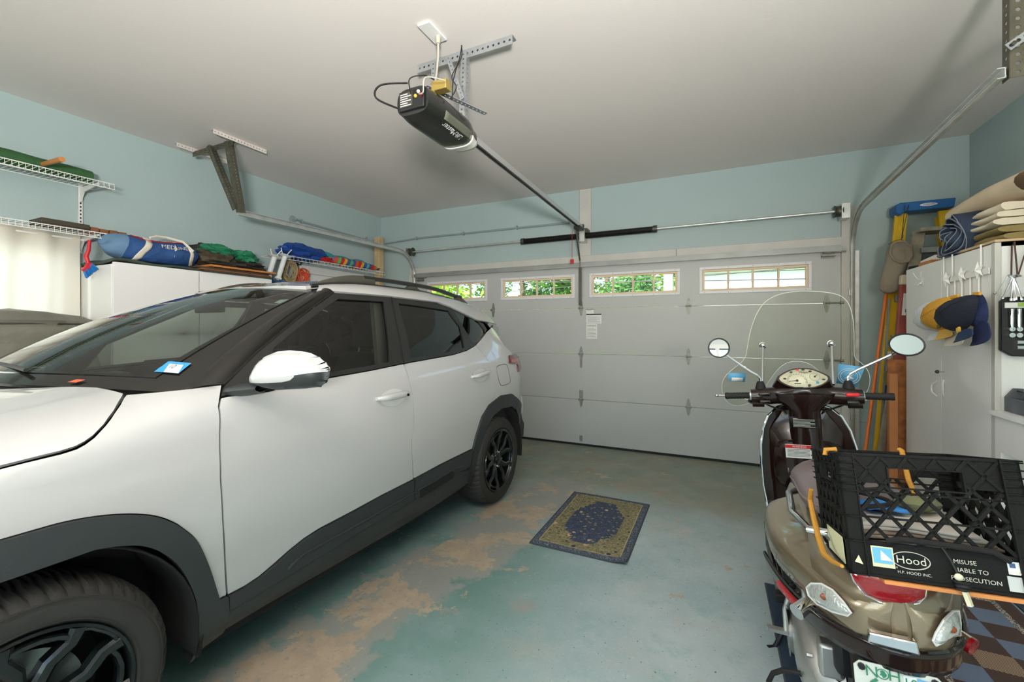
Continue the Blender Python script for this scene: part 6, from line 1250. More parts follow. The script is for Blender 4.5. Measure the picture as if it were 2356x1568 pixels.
wd = lambda x, y: (lambda p: p+(p-V((DXc, p.y, DZc))).normalized()*.010)(duf(.075+y*1.35, .63+x*1.45))
obj('lettering', text_mb('MEDLINE', .052, (0, 0, 0), (1, 0, 0), (0, 1, 0), warp=wd), 'strap_cream', dg)
sm2 = MB(); sm2.v = [wd(.005+.010*cos(a)*k, -.006+k2*sin(a)) for a, k, k2 in ((0, 1, 0), (pi/2, 0, .045), (pi, 1, 0), (-pi/2, 0, .085))]; sm2.f = [(0, 1, 2, 3)]; obj('star_mark', sm2, 'strap_cream', dg)
# boards and bags farther along
one('pine_board', MB().box((XL+.10, 2.20, ZT+.045), (CLX+.045, 2.80, ZT+.062)), 'wood_orange', 'orange pine board on top of the stack on the white cabinet', 'board', bev=.002)
for i in range(3): one('thin_board', MB().box((XL+.07+.01*i, 2.16-.02*i, ZT+.0145*i), (CLX+.03-.012*i, 2.78-.015*i, ZT+.0145*i+.012)), MATS[('tray_dark', 'box_brown', 'dark_brown_bag')[i]], ('lowest thin dark panel under the pine board', 'middle thin brown panel under the pine board', 'upper thin dark panel under the pine board')[i], 'panel', 'thin panels on the white cabinet')
one('black_bag', blob((XL+.31, 2.52, ZT+.105), (.19, .27, .045), 3, .3, flat=1.0), 'bag_black', 'flat black bag under the green bags on the cabinet', 'bag')
one('brown_bag', blob((XL+.34, 2.33, ZT+.14), (.13, .15, .07), 11, .35, 2.5), 'dark_brown_bag', 'crumpled olive brown bag beside the blue duffel', 'bag')
one('green_bag', blob((XL+.32, 2.36, ZT+.205), (.12, .13, .06), 5, .4, 2.6), 'bag_green', 'crumpled green cloth bag nearer the blue duffel', 'bag'); one('green_bag', blob((XL+.33, 2.60, ZT+.19), (.10, .12, .06), 8, .4, 2.6), 'bag_green', 'crumpled green cloth bag nearer the white tubes', 'bag')
one('dark_bag', blob((XL+.17, 2.42, ZT+.20), (.09, .20, .09), 17, .3), 'bag_black', 'dark bag behind the green bags against the wall', 'bag')
# white tubes, twine, cord
mat('tube_white', '#dfe3e2', .35); mat('twine', '#a8946f', .9, var=.15, vs=40); mat('cord_orange', '#d9542a', .6); mat('cloth_blue', '#2c6cab', .7, var=.1)
for k, (pt, pb, lb) in enumerate((((632, 590), (617, 636), 'white flanged tube hanging beside the cabinet, nearer the duffel'), ((656, 588), (640, 640), 'white flanged tube hanging beside the cabinet, nearer the twine'))):
    a = onX(*pt, XL+.36); b = onX(*pb, XL+.36); d = (b-a).normalized(); t = thing('clamp_tube', lb, 'tube', tuple(b), group='white tubes beside the cabinet')
    obj('tube', MB().tube([a, b], .024, 14), 'tube_white', t); obj('flange', MB().lathe([(.0, -.004), (.055, -.002), (.06, .004), (.03, .012), (0, .012)], a, d, 20), 'tube_white', t); obj('collar', MB().lathe([(.02, -.012), (.033, -.01), (.033, .01), (.02, .012)], b, d, 16), 'tube_white', t)
    for s in (-1, 1): obj('hook', MB().tube([a+V((0, .02*s, 0)), a+V((.0, .035*s, .03)), a+V((.02, .06*s, .07))], .005, 6), 'tube_white', t)
    cl = MB().tube([b+d*(.015+.0022*i)+V((.026*cos(i*.8), .026*sin(i*.8), 0)) for i in range(32)], .004, 5); obj('coil', cl, 'steel', t)
def coil(name, label, c, R_, n, m, rt, seed, cat='rope'):
    random.seed(seed); t = thing(name, label, cat, tuple(c)); c = V(c)
    for k in range(n):
        r = R_*random.uniform(.72, 1.0); ph = random.uniform(-.25, .25); sx_ = random.uniform(.62, .8); o_ = V((random.uniform(-.03, .03), random.uniform(-.02, .02), random.uniform(-.02, .02)))
        obj('loop', MB().tube([c+o_+V((.02*sin(2*a_+k), (r*sx_*cos(a_)*cos(ph)-r*sin(a_)*sin(ph)), r*sx_*cos(a_)*sin(ph)+r*sin(a_)*cos(ph))) for a_ in [2*pi*i/26 for i in range(26)]], rt, 5, closed=True), m, t)
    return t
ctw = onX(664, 625, XL+.16); coil('twine_coil', 'tan twine coil hanging beside the white tubes', ctw, .125, 16, 'twine', .0055, 4)
coc = onX(693, 640, XL+.12); tt = coil('cable_coil', 'orange extension cord coil hanging by the white side door', coc, .105, 11, 'cord_orange', .006, 5, 'cord'); obj('wrap', MB().tube([coc+V((0, -.01, .10)), coc+V((0, .0, .0)), coc+V((0, .02, -.05))], .010, 6), 'cord_orange', tt)
for k, (px, py) in enumerate(((610, 641), (640, 650))):
    c = onX(px, py, XL+.30); one('blue_cloth', blob((c.x, c.y, c.z-.02), (.07, .06, .05), 20+k, .4), 'cloth_blue', ('blue cloth bundle below the first white tube', 'blue cloth bundle below the second white tube')[k], 'cloth', 'blue cloths beside the cabinet')
pk = onX(690, 615, XL+.05); one('coat_hook', MB().tube([(XL+.004, pk.y, pk.z+.04), (XL+.06, pk.y, pk.z+.03), (XL+.075, pk.y, pk.z+.06)], .008, 8).lathe([(.022, 0), (.022, .004), (0, .006)], (XL+.001, pk.y, pk.z+.04), (1, 0, 0), 14), 'steel_dark', 'dark metal coat hook above the orange cord', 'hook')
mbw = onX(622, 640, XL+.2); one('small_crate', MB().box((XL+.02, 2.80, 1.52), (XL+.40, 3.0, 1.80)), 'cabinet_white', 'white box standing beyond the white cabinet', 'box', bev=.004)
# far wire shelf with tarps and parasol
f0 = onX(652, 588, XL+.315); f1 = onX(885, 634, XL+.315); zF = (f0.z+f1.z)/2+.03
wire_shelf('wire_shelf', 'white wire shelf with striped parasol over the side door', f0.y-.03, f1.y, zF, SX, .31, .05)
mat('tarp_blue', '#1a4590', .45, var=.12, vs=9, bump=.2, bs=40); mat('tarp_teal', '#2e97a8', .6, var=.15, vs=9); b0 = onX(646, 590, XL+.2).y
one('blue_tarp', blob((XL+.20, b0+.25, zF+.075), (.14, .27, .085), 31, .35, 2.2), 'tarp_blue', 'folded blue tarp on the far wire shelf', 'tarp')
one('teal_cloth', MB().tube([(XL+.12, b0+.55+.9*i/12, zF+.075+.012*sin(i*1.7)) for i in range(13)], [.05, .075, .08, .07]+[.062]*6+[.05, .04, .02], 12), 'tarp_teal', 'long teal cloth roll behind the striped parasol', 'cloth')
um = thing('parasol', 'folded rainbow-striped parasol lying on the far wire shelf', 'parasol', (XL+.24, b0+1.0, zF)); cols = ['#2a3f78', '#3f9a6a', '#7d6aa0', '#d9542a', '#5fae62', '#c4282c', '#e0a52f', '#46568f', '#4fae7c', '#46568f', '#d9542a', '#c4282c', '#e0a52f', '#2a58a8', '#5fb0a0', '#46568f', '#c4282c', '#d9542a', '#c8a83a', '#27456f']
y0_ = b0+.50; y1_ = f1.y-.03; seg_ = (y1_-y0_)/len(cols)
for i, c_ in enumerate(cols):
    nm = 'stripe_%s' % c_[1:]; mat(nm, c_, .75); ra = .052*(1-abs((i+.0)/len(cols)*2-.9)**4*.75); rb_ = .052*(1-min(1, abs((i+1)/len(cols)*2-.9))**4*.75)
    obj('stripe', MB().sheet(lambda u, v: V((XL+.245+(ra+(rb_-ra)*v)*cos(2*pi*u)*(1+.08*sin(6*pi*u+i)), y0_+seg_*(i+v)+.02*sin(2*pi*u), zF+.053-.012*(i/len(cols))+(ra+(rb_-ra)*v)*sin(2*pi*u))), 16, 3, cu=True), nm, um, sharp=80)
one('red_cloth', blob((XL+.26, b0+.52, zF+.035), (.05, .10, .03), 41, .5), MATS['stripe_c4282c'], 'crumpled red cloth end beside the blue tarp', 'cloth')
# side door
d0 = onX(690, 607, XL+.02); dtz = onX(700, 610, XL+.02).z; DA, DB = d0.y, d0.y+1.02
dr = thing('door_2', 'white side door with lace-curtained window, below the far shelf', 'door', (XL, (DA+DB)/2, 0), kind='structure')
obj('casing', MB().box((XL+.0005, DA, 0), (XL+.022, DA+.09, dtz)).box((XL+.0005, DB-.09, 0), (XL+.022, DB, dtz)).box((XL+.0005, DA+.09, dtz-.09), (XL+.022, DB-.09, dtz)), 'white_paint', dr, bev=.006)
obj('door_slab', MB().box((XL+.0005, DA+.095, .01), (XL+.012, DB-.095, dtz-.095)), 'white_paint', dr); obj('knob', MB().ball((XL+.05, DA+.16, .95), .028, 12, 8).cyl((XL+.012, DA+.16, .95), (XL+.05, DA+.16, .95), .012), 'steel', dr)
vz = onX(740, 645, XL+.03).z; obj('lace_valance', MB().sheet(lambda u, v: V((XL+.02+.008*sin(u*70), DA+.2+.62*u, vz-.42*v)), 90, 4), 'curtain_cloth', dr, sharp=80)

w3 = thing('fill_window_3', 'white framed side window added behind the viewer for fill light', 'window', (XL, -1.37, .95), kind='structure'); mb = MB()  # unseen window, added as an opening for the side fill
for a, b, c, d in ((-2.37, -.38, 2.1, 2.17), (-2.37, -.38, .88, .95), (-2.37, -2.3, .95, 2.1), (-.45, -.38, .95, 2.1), (-1.40, -1.35, .95, 2.1)): mb.box((XL-.06, a, c), (XL+.015, b, d))
obj('casing', mb, 'white_paint', w3); obj('pane', MB().box((XL-.09, -2.3, .95), (XL-.086, -.45, 2.1)), 'window_glass', w3)
w2 = thing('fill_window_2', 'wide white framed window added in the rear wall for fill light', 'window', (-.9, YF, .7), kind='structure'); mb = MB()  # unseen window, added as an opening for the rear fill
for a, b, c, d in ((-2.67, .87, 2.3, 2.37), (-2.67, .87, .63, .7), (-2.67, -2.6, .7, 2.3), (.8, .87, .7, 2.3), (-1.49, -1.43, .7, 2.3), (-.36, -.30, .7, 2.3)): mb.box((a, YF-.06, c), (b, YF+.015, d))
obj('casing', mb, 'white_paint', w2); obj('pane', MB().box((-2.6, YF-.10, .7), (.8, YF-.096, 2.3)), 'window_glass', w2)
# ================================================================== RIGHT SIDE: cabinet, caps, ladders, bench
CX, CY0, CY1, CZ = 1.30, 3.02, 4.13, 1.785
wc_ = thing('storage_cabinet', 'tall white two-door cabinet with caps hanging on its doors', 'cabinet', (1.6, 3.57, 0))
obj('body', MB().box((CX+.02, CY0, 0), (XR-.01, CY0+.02, CZ)).box((CX+.02, CY1-.02, 0), (XR-.01, CY1, CZ)).box((CX+.02, CY0, CZ-.02), (XR-.01, CY1, CZ)).box((XR-.02, CY0, 0), (XR-.01, CY1, CZ)).box((CX+.02, CY0, .05), (XR-.01, CY1, .07)), 'cabinet_white', wc_)
obj('edge_strip', MB().box((CX-.002, CY0-.004, 0), (CX+.022, CY0+.03, CZ)), 'trim_white', wc_, bev=.002)
ysm = onX(2166, 592, CX).y
for a, b, k in ((CY0+.034, ysm-.003, 0), (ysm+.003, CY1-.003, 1)):
    d = obj('door', MB().box((CX-.0, a, .05), (CX+.018, b, CZ-.003)), 'cabinet_white', wc_, bev=.0015)
    hc = onX(2166-(16 if k else -3), 893, CX-.01); yy = hc.y; obj('handle', MB().tube([(CX-.001, yy-.012*(1 if k else -1), hc.z-.05), (CX-.016, yy+.016*(1 if k else -1), hc.z-.025), (CX-.018, yy+.022*(1 if k else -1), hc.z), (CX-.016, yy+.016*(1 if k else -1), hc.z+.025), (CX-.001, yy-.012*(1 if k else -1), hc.z+.05)], .0055, 8), 'white_plastic', d)
kp_ = onX(2169, 855, CX-.01); kk = thing('cabinet_key', 'small dark key in the lock of the cap-hung cabinet', 'key', tuple(kp_)); obj('shank', MB().cyl((CX-.001, kp_.y, kp_.z), (CX-.03, kp_.y, kp_.z), .003, n=8), 'steel', kk); obj('bow', MB().lathe([(.002, -.0015), (.011, -.0015), (.011, .0015), (.002, .0015)], (CX-.036, kp_.y, kp_.z), (0, 1, 0), 14), 'black_plastic', kk)
# twin hook on the far door
hk = onX(2118, 640, CX-.012); th = thing('twin_hook', 'white antler-shaped coat hook alone on the far cabinet door', 'hook', tuple(hk))
for s in (-1, 1): obj('prong', MB().tube([(CX-.004, hk.y, hk.z-.012), (CX-.02, hk.y-.03*s, hk.z), (CX-.03, hk.y-.065*s, hk.z+.045)], .0035, 6), 'white_wire', th); obj('lower_prong', MB().tube([(CX-.004, hk.y, hk.z-.02), (CX-.02, hk.y-.02*s, hk.z-.045), (CX-.03, hk.y-.055*s, hk.z-.04)], .0035, 6), 'white_wire', th)
obj('back_plate', MB().cbox((CX-.0025, hk.y, hk.z-.018), (.003, .022, .055)), 'white_wire', th, bev=.001)
# over-door starfish rack
r0, r1 = onX(2176, 645, CX-.012), onX(2276, 622, CX-.012); ra = thing('hook_rack', 'white over-door rack with three starfish ornaments', 'rack', (CX-.01, (r0.y+r1.y)/2, r0.z)); mat('rack_white', '#ecebe8', .4)
obj('bar', MB().bar((CX-.012, r0.y, r0.z), (CX-.012, r1.y, r1.z), .005, .032), 'rack_white', ra, bev=.001)
for px in (2172, 2192, 2258):
    y = onX(px, 600, CX-.01).y; obj('door_strap', MB().tube([(CX-.012, y, r0.z-.0), (CX-.012, y, CZ+.008), (CX+.03, y, CZ+.008)], .004, 6), 'rack_white', ra)
for px, py in ((2178, 643), (2213, 632), (2251, 622)):
    c = onX(px, py, CX-.022); mb = MB(); k0 = len(mb.v); pts = []
    for i in range(10): r = .052 if i % 2 == 0 else .017; q = pi/2+.25+i*pi/5; pts.append((r*cos(q), r*sin(q)))
    mb.v = [V((CX-.020, c.y-a, c.z+b)) for a, b in pts]+[V((CX-.038, c.y, c.z)), V((CX-.014, c.y, c.z))]; mb.f = [(i, (i+1) % 10, 10) for i in range(10)]+[((i+1) % 10, i, 11) for i in range(10)]; obj('starfish', mb, 'rack_white', ra, sharp=20)
for px in (2180, 2197, 2213, 2232, 2252):
    y = onX(px, 660, CX-.012).y; z0 = r0.z-.01; obj('hook', MB().tube([(CX-.012, y, z0), (CX-.012, y, z0-.125), (CX-.02, y, z0-.15), (CX-.045, y, z0-.155), (CX-.058, y, z0-.135)], .0035, 6), 'rack_white', ra)
# each cap hangs by its back strap: built in the plane of the cabinet door from its silhouette
def flatcap(label, crown, peak, cc, lift, depth, pc=None, logo=None, strap=None):
    m = mat('cap_'+cc[1:], cc, .88, bump=.12, bs=500, var=.05, vs=20); mp = mat('cap_'+(pc or cc)[1:], pc or cc, .88, bump=.12, bs=500)
    X0 = CX-.03-lift; P = [onX(px, py, X0) for px, py in crown]; cy = sum(p.y for p in P)/len(P); cz = sum(p.z for p in P)/len(P)
    t = thing('baseball_cap', label, 'cap', (X0, cy, min(p.z for p in P)), group='caps on the cabinet hooks'); PP = [V(p) for p in [(a, b) for a, b in chaikin([(p.y, p.z) for p in P], 2)]]; n = len(PP); L_ = 7; mb = MB()
    for k in range(L_+1):
        s = cos(pi/2*k/L_*.98); h = sin(pi/2*k/L_)*depth
        for p in PP: mb.v.append(V((X0-h, cy+(p.x-cy)*s, cz+(p.y-cz)*s)))
    for k in range(L_):
        for i in range(n): mb.f.append((k*n+i, k*n+(i+1) % n, (k+1)*n+(i+1) % n, (k+1)*n+i))
    mb.f.append(tuple(L_*n+i for i in range(n))); mb.f.append(tuple(range(n))[::-1]); cv = list(mb.v); obj('crown', mb, m, t, sharp=75)
    for fr in (.2, .48, .74):
        i0 = int(fr*n*.5)+int(n*.02); j0 = (n-i0) % n; sm = [cv[k*n+i0]+V((-.0015, 0, 0)) for k in range(L_+1)]+[cv[k*n+j0]+V((-.0015, 0, 0)) for k in range(L_, -1, -1)]; obj('panel_seam', MB().tube(sm, .0011, 4), m, t)
    Q = [onX(px, py, X0-.01) for px, py in peak]; qc = chaikin([(p.y, p.z) for p in Q], 2); n2 = len(qc); my = sum(a for a, b in qc)/n2; mz = sum(b for a, b in qc)/n2; pk = MB()
    for o_ in (0, -.006):
        for a, b in qc: pk.v.append(V((X0-.012+o_-.045*smooth(.10, .0, abs(a-my)*1.0)*smooth(max(z for _, z in qc)+.0, min(z for _, z in qc), b), a, b)))
    pk.f = [tuple(range(n2))[::-1], tuple(range(n2, 2*n2))]+[(i, (i+1) % n2, n2+(i+1) % n2, n2+i) for i in range(n2)]; obj('peak', pk, mp, t, sharp=60)
    if strap: q0, q1 = onX(*strap[0], X0-.02), onX(*strap[1], X0-.02); obj('back_strap', MB().bar(q0, q1, .012, .018), mat('cap_'+strap[2][1:], strap[2], .8), t, bev=.003)
    if logo: l = onX(logo[0], logo[1], X0-depth*.9); obj('emblem', blob(l, (.006, .018, .014), 5, .5, nu=10, nv=6), mat('cap_'+logo[2][1:], logo[2], .7), t)
    return t
flatcap('white baseball cap, first on the rack, behind the beige cap', [(2150, 690), (2128, 700), (2113, 722), (2112, 745), (2125, 757), (2150, 762), (2162, 740), (2162, 705)], [(2150, 752), (2165, 758), (2170, 778), (2160, 786), (2148, 776)], '#e9edf2', 0, .06)
flatcap('beige baseball cap between the white and the yellow caps', [(2170, 690), (2146, 698), (2130, 720), (2130, 745), (2145, 760), (2175, 765), (2182, 735), (2182, 705)], [(2175, 765), (2215, 762), (2222, 790), (2205, 798), (2188, 790)], '#d8d2c2', .025, .06, pc='#cfcabb')
flatcap('yellow baseball cap hanging on the starfish rack', [(2205, 680), (2175, 683), (2150, 695), (2136, 718), (2134, 742), (2148, 755), (2175, 762), (2200, 748), (2210, 715)], [(2162, 760), (2185, 755), (2197, 768), (2186, 780), (2172, 785), (2166, 772)], '#d9a136', .05, .075, pc='#e0b45c', logo=(2160, 750, '#6a5a22'), strap=((2188, 684), (2206, 680), '#d9a136'))
flatcap('dark navy baseball cap, nearest the viewer but one', [(2245, 675), (2215, 683), (2190, 695), (2174, 715), (2172, 742), (2185, 757), (2210, 765), (2235, 750), (2248, 715), (2252, 690)], [(2208, 765), (2235, 752), (2245, 768), (2236, 782), (2218, 791), (2210, 780)], '#171c2b', .085, .085, pc='#1d3658', logo=(2205, 758, '#c9a23a'))
flatcap('royal navy baseball cap beside the cabinet edge', [(2255, 672), (2246, 690), (2243, 718), (2240, 748), (2255, 755), (2272, 745), (2276, 715), (2268, 685)], [(2242, 748), (2272, 735), (2285, 760), (2286, 780), (2276, 794), (2258, 797), (2248, 778)], '#18244c', .04, .06, strap=((2240, 676), (2256, 675), '#d9a136'))
# near end of the cabinet: socket set, wrenches
EY = CY0-.004
s0 = onY(2296, 684, EY); s1_ = onY(2296, 818, EY); ss = thing('socket_set', 'open black socket-wrench case hanging on the cabinet side', 'tool set', (s0.x+.17, EY, s1_.z))
zt, zb, xa, xb = s0.z, s1_.z, s0.x, s0.x+.36
obj('tray', MB().prism([(0, .03), (.04, 0), (.32, 0), (.36, .03), (.36, zt-zb-.02), (.34, zt-zb), (.02, zt-zb), (0, zt-zb-.02)], (xa, EY-.002, zb), (1, 0, 0), (0, 0, 1), .028), 'black_plastic', ss, bev=.003)
mat('label_green', '#8fae4a', .5); obj('label_strip', MB().box((xa+.01, EY-.036, zt-.055), (xa+.33, EY-.030, zt-.028)), 'paper', ss); obj('label_mark', MB().box((xa+.055, EY-.0375, zt-.05), (xa+.11, EY-.0355, zt-.03)), 'label_green', ss)
for i in range(12): obj('extension_bar', MB().tube([(xa+.032+.026*i, EY-.040, zt-.06), (xa+.032+.026*i, EY-.040, zt-.085), (xa+.032+.026*i, EY-.040, zt-.15-.05*(i % 4 == 2)), (xa+.032+.026*i, EY-.040, zt-.165-.05*(i % 4 == 2))], [.010, .008, .007, .009], 10), 'chrome', ss)
for j in range(2):
    for i in range(12): obj('socket', MB().cyl((xa+.032+.026*i, EY-.047, zb+.105+.03*j), (xa+.032+.026*i, EY-.028, zb+.105+.03*j), .0115, n=12), 'chrome', ss)
for j in range(2): obj('long_bar', MB().cyl((xa+.05, EY-.038, zb+.045+.026*j), (xa+.33, EY-.038, zb+.045+.026*j), .0105, n=12), 'chrome', ss)
wr = thing('wrench_bundle', 'bunch of steel wrenches hanging from a brown strap on the cabinet side', 'wrenches', tuple(onY(2330, 632, EY-.03))); rg = onY(2332, 634, EY-.03); mat('strap_brown', '#4a3328', .7)
obj('strap', MB().tube([rg+V((-.008, 0, 0)), onY(2328, 565, EY-.02), onY(2334, 555, EY-.02), rg+V((.014, 0, 0))], .0035, 6), 'strap_brown', wr); obj('strap', MB().tube([rg+V((.016, 0, 0)), onY(2356, 590, EY-.02), onY(2370, 560, EY-.02)], .003, 6), 'strap_brown', wr); obj('ring', MB().tube([rg+V((-.02+.008*i, 0, .004*sin(i*2))) for i in range(7)], .005, 6), 'steel', wr)
for i, (px, py) in enumerate(((2306, 688), (2326, 692), (2333, 692), (2338, 690), (2352, 690))):
    e = onY(px, py, EY-.048); obj('wrench', MB().tube([rg+V((-.014+.008*i, -.004*i, 0)), rg.lerp(e, .1), rg.lerp(e, .86), rg.lerp(e, .92), e], [.006, .0035, .0035, .007, .006], 6), 'steel', wr)
nl = onY(2289, 674, EY-.01); one('cord_hook', MB().tube([rg+V((-.02, 0, 0)), nl+V((.01, -.004, .005)), nl], .0022, 5).ball(nl, .006, 8, 6), 'steel', 'thin cord from the wrenches to a nail on the cabinet edge', 'cord')
# bench
BX, BZ = 1.295, .935
be = thing('workbench', 'white painted workbench standing against the cabinet side', 'workbench', (1.6, 2.4, 0))
obj('bench_top', MB().box((BX-.02, 1.75, BZ-.025), (XR-.01, CY0-.008, BZ)), 'cabinet_white', be, bev=.003); obj('apron', MB().box((BX, 1.8, BZ-.20), (BX+.02, CY0-.012, BZ-.025)), 'cabinet_white', be)
for y in (CY0-.06, 1.8): obj('leg', MB().box((BX+.0, y-.0, 0), (BX+.05, y+.048, BZ-.2)), 'cabinet_white', be)
obj('rear_panel', MB().box((XR-.04, 1.8, .05), (XR-.02, CY0-.02, BZ-.03)), 'trim_white', be)
mat('tray_grey', '#55585e', .5, var=.25, vs=18); tb = thing('tool_tray', 'scuffed dark grey tool tray standing on the white bench', 'tool tray', (1.47, 2.92, BZ)); ty0, ty1, tx0, tx1 = 2.79, 3.0, BX+.03, BX+.42
for a, b in ((ty0, ty0+.012), (ty1-.012, ty1)):
    obj('side', MB().prism([(tx0, 0), (tx1, 0), (tx1, .07), (tx0+.06, .115), (tx0+.03, .115), (tx0, .07)], (0, b, BZ+.001), (1, 0, 0), (0, 0, 1), b-a), 'tray_grey', tb)
obj('end', MB().box((tx0, ty0+.012, BZ+.001), (tx0+.012, ty1-.012, BZ+.07)), 'tray_grey', tb); obj('base', MB().box((tx0+.012, ty0+.012, BZ+.001), (tx1, ty1-.012, BZ+.01)), 'tray_grey', tb); obj('handle', MB().cyl((tx0+.045, ty0+.002, BZ+.105), (tx0+.045, ty1-.002, BZ+.105), .006), 'steel_dark', tb)
obj('lid', MB().sheet(lambda u, v: V((tx0+.06+.30*u, ty0+.02+.17*v, BZ+.075+.02*sin(pi*u))), 8, 4), 'galv', tb, solid=.003)
# cloths on the cabinet
mat('canvas_beige', '#d3c0a4', .9, var=.05, vs=10, bump=.2, bs=90); mat('canvas_cream', '#d6cab4', .9, var=.05, bump=.2, bs=90); mat('canvas_olive', '#86764a', .9, var=.1, bump=.2, bs=90); mat('denim', '#2c384e', .9, var=.15, vs=20, bump=.2, bs=120); mat('denim_pale', '#7d8593', .9); mat('cardboard', '#c5a985', .8)
TZ = CZ+.004
def folded(name, label, ya, yb, xa, xb, za, zb, m, layers, seed, cat='cloth'):
    """a stack of folded cloth: rounded layers with soft front folds"""
    t = thing(name, label, cat, ((xa+xb)/2, (ya+yb)/2, za)); h = (zb-za)/layers
    for k in range(layers):
        z = za+h*(k+.5); sh_ = .012*sin(seed+k*2.3)
        def fn(u, v, k=k, z=z, sh_=sh_):
            q = 2*pi*v; y = ya+(yb-ya)*u; wob = .010*mnoise.noise(V((y*7, k*3+seed, q)))+.006*sin(y*22+k+seed); x = (xa+xb)/2+sh_+((xb-xa)/2+wob)*abs(cos(q))**.35*(1 if cos(q) > 0 else -1)
            zz = z+(h*.52+.010*mnoise.noise(V((y*6+seed, k, cos(q)*2))))*abs(sin(q))**.7*(1 if sin(q) > 0 else -1); return V((x, y, max(zz, TZ)))
        mb = MB().sheet(fn, 22, 20, cv=True); kk_ = len(mb.v); mb.f += [tuple(range(20))[::-1], tuple(range(kk_-20, kk_))]; obj('fold', mb, m, t, sharp=70)
    return t
one('cardboard_sheet', MB().box((CX+.0, CY0+.0, TZ), (CX+.5, CY0+.38, TZ+.012)), 'cardboard', 'flat cardboard sheet on the cabinet under the folded cloths', 'cardboard')
folded('olive_cloth', 'folded olive cloth under the cream canvases on the cabinet', 3.04, 3.72, CX+.02, CX+.45, TZ+.013, TZ+.085, 'canvas_olive', 2, 1)
folded('cream_canvas', 'folded cream canvas in the middle of the cloth stack', 3.05, 3.56, CX+.02, CX+.46, TZ+.088, TZ+.205, 'canvas_cream', 3, 4)
def roll(u, v): q = 2*pi*v; y = 2.98+.70*u; r = 1+.05*mnoise.noise(V((y*5, cos(q), sin(q)))); return V((CX+.20+.15*r*cos(q), y, TZ+.285+.075*r*sin(q)+.012*sin(u*4)))
mb = MB().sheet(roll, 24, 22, cv=True); tr_ = thing('beige_canvas', 'rolled beige canvas on top of the cloth stack', 'cloth', (CX+.2, 3.3, TZ+.21)); obj('roll', mb, 'canvas_beige', tr_, sharp=80)
sp = []
for i in range(50): a = i*.30; r = 1-.017*i; sp.append((cos(a)*r*.148, sin(a)*r*.072))
obj('rolled_end', MB().sheet(lambda u, v: (lambda p, i: V((CX+.20+p[0], 3.685-.04*v+.004*sin(i*.7), TZ+.297+p[1])))(sp[int(u*49)], int(u*49)), 49, 1), 'canvas_beige', tr_, sharp=80, solid=.004)
dn = thing('denim_roll', 'rolled dark blue denim beside the folded canvases', 'cloth', (CX+.12, 3.8, TZ)); c = onX(2192, 545, CX-.01)
for k in range(5):
    r0_ = 1-.19*k
    def dr_(u, v, r0_=r0_, k=k): q = 2*pi*v*.96+k*.6; xx = CX+.36-.37*u-.006*k+.02*(u > .9)*sin(q*2+k); rr = r0_*(1+.12*mnoise.noise(V((cos(q)*2, sin(q)*2, xx*3+k)))); return V((xx, c.y+.145*rr*cos(q), max(TZ+.004, c.z+.128*rr*sin(q)+.03*(1-u))))
    obj('wrap', MB().sheet(dr_, 10, 30), 'denim' if k != 3 else 'denim', dn, sharp=80, solid=.007)
    obj('hem', MB().tube([dr_(1, i/30)+V((-.004, 0, 0)) for i in range(31)], .0028, 5), 'denim_pale', dn)
one('grey_cloth', blob((CX+.10, 3.66, TZ+.05), (.07, .10, .048), 7, .4, 2.5), 'denim_pale', 'crumpled grey cloth below the denim roll', 'cloth')
p0, p1 = onX(2085, 604, CX+.06), onX(2140, 604, CX+.22); one('black_rod', MB().cyl((CX+.05, 4.22, TZ+.02), (CX+.25, 3.86, TZ+.02), .012, n=10), 'black_plastic', 'short black rod lying on the cabinet edge', 'rod')
one('white_roll', MB().tube([(CX+.09, 4.12, TZ+.045), (CX+.12, 4.0, TZ+.055), (CX+.20, 3.86, TZ+.03), (CX+.26, 3.75, TZ+.02)], [.014, .026, .02, .012], 12), 'white_plastic', 'white tapering roll lying on the cabinet near its far end', 'roll')
one('brown_block', MB().box((CX+.02, 3.80, TZ), (CX+.12, 3.98, TZ+.022)), 'wood_orange', 'small brown wooden block on the cabinet edge', 'block', bev=.002)
# ------------------------------------------------------------------ ladders and timber behind the cabinet
mat('ladder_yellow', '#e0b416', .42, var=.08, vs=8); mat('ladder_blue', '#175f9e', .4); mat('ladder_alu', '#9aa09c', .45, .6, var=.15, vs=15); mat('old_wood', '#9c9484', .8, var=.22, vs=14, bump=.3, bs=40); mat('ladder_red', '#8d3f37', .55, var=.18, vs=12); mat('osb', '#a5683a', .8, var=.35, vs=18, bump=.2, bs=30); mat('stud_wood', '#b87946', .7, var=.12, vs=7); mat('broom_orange', '#dd7224', .4)
YL = 4.66
def rail_bar(mb, a, b, w_, d): mb.bar(a, b, w_, d, (0, 1, 0)); return mb
yl = thing('step_ladder', 'yellow fibreglass stepladder with a blue top leaning on the back wall', 'ladder', (1.5, 4.6, 0))
tA, tB = onY(2057, 480, YL), onY(2186, 474, YL)
def to_floor(a, b): t = a.z/(a.z-b.z); return a+(b-a)*t
LA = onY(2073, 492, YL); LB_ = onY(2024, 1036, YL-.18); fA = to_floor(LA, LB_); fA.z = .01; RA = onY(2172, 484, YL); fB = V((RA.x+.13, fA.y, .01))
obj('side_rail', rail_bar(MB(), LA, fA, .082, .03), 'ladder_yellow', yl, bev=.004); obj('side_rail', rail_bar(MB(), RA, fB, .082, .03), 'ladder_yellow', yl, bev=.004)
obj('rear_rail', rail_bar(MB(), LA+V((.01, .06, -.04)), fA+V((.01, .10, 0)), .05, .02), 'ladder_yellow', yl); obj('rear_rail', rail_bar(MB(), RA+V((-.01, .06, -.04)), fB+V((-.01, .10, 0)), .05, .02), 'ladder_yellow', yl)
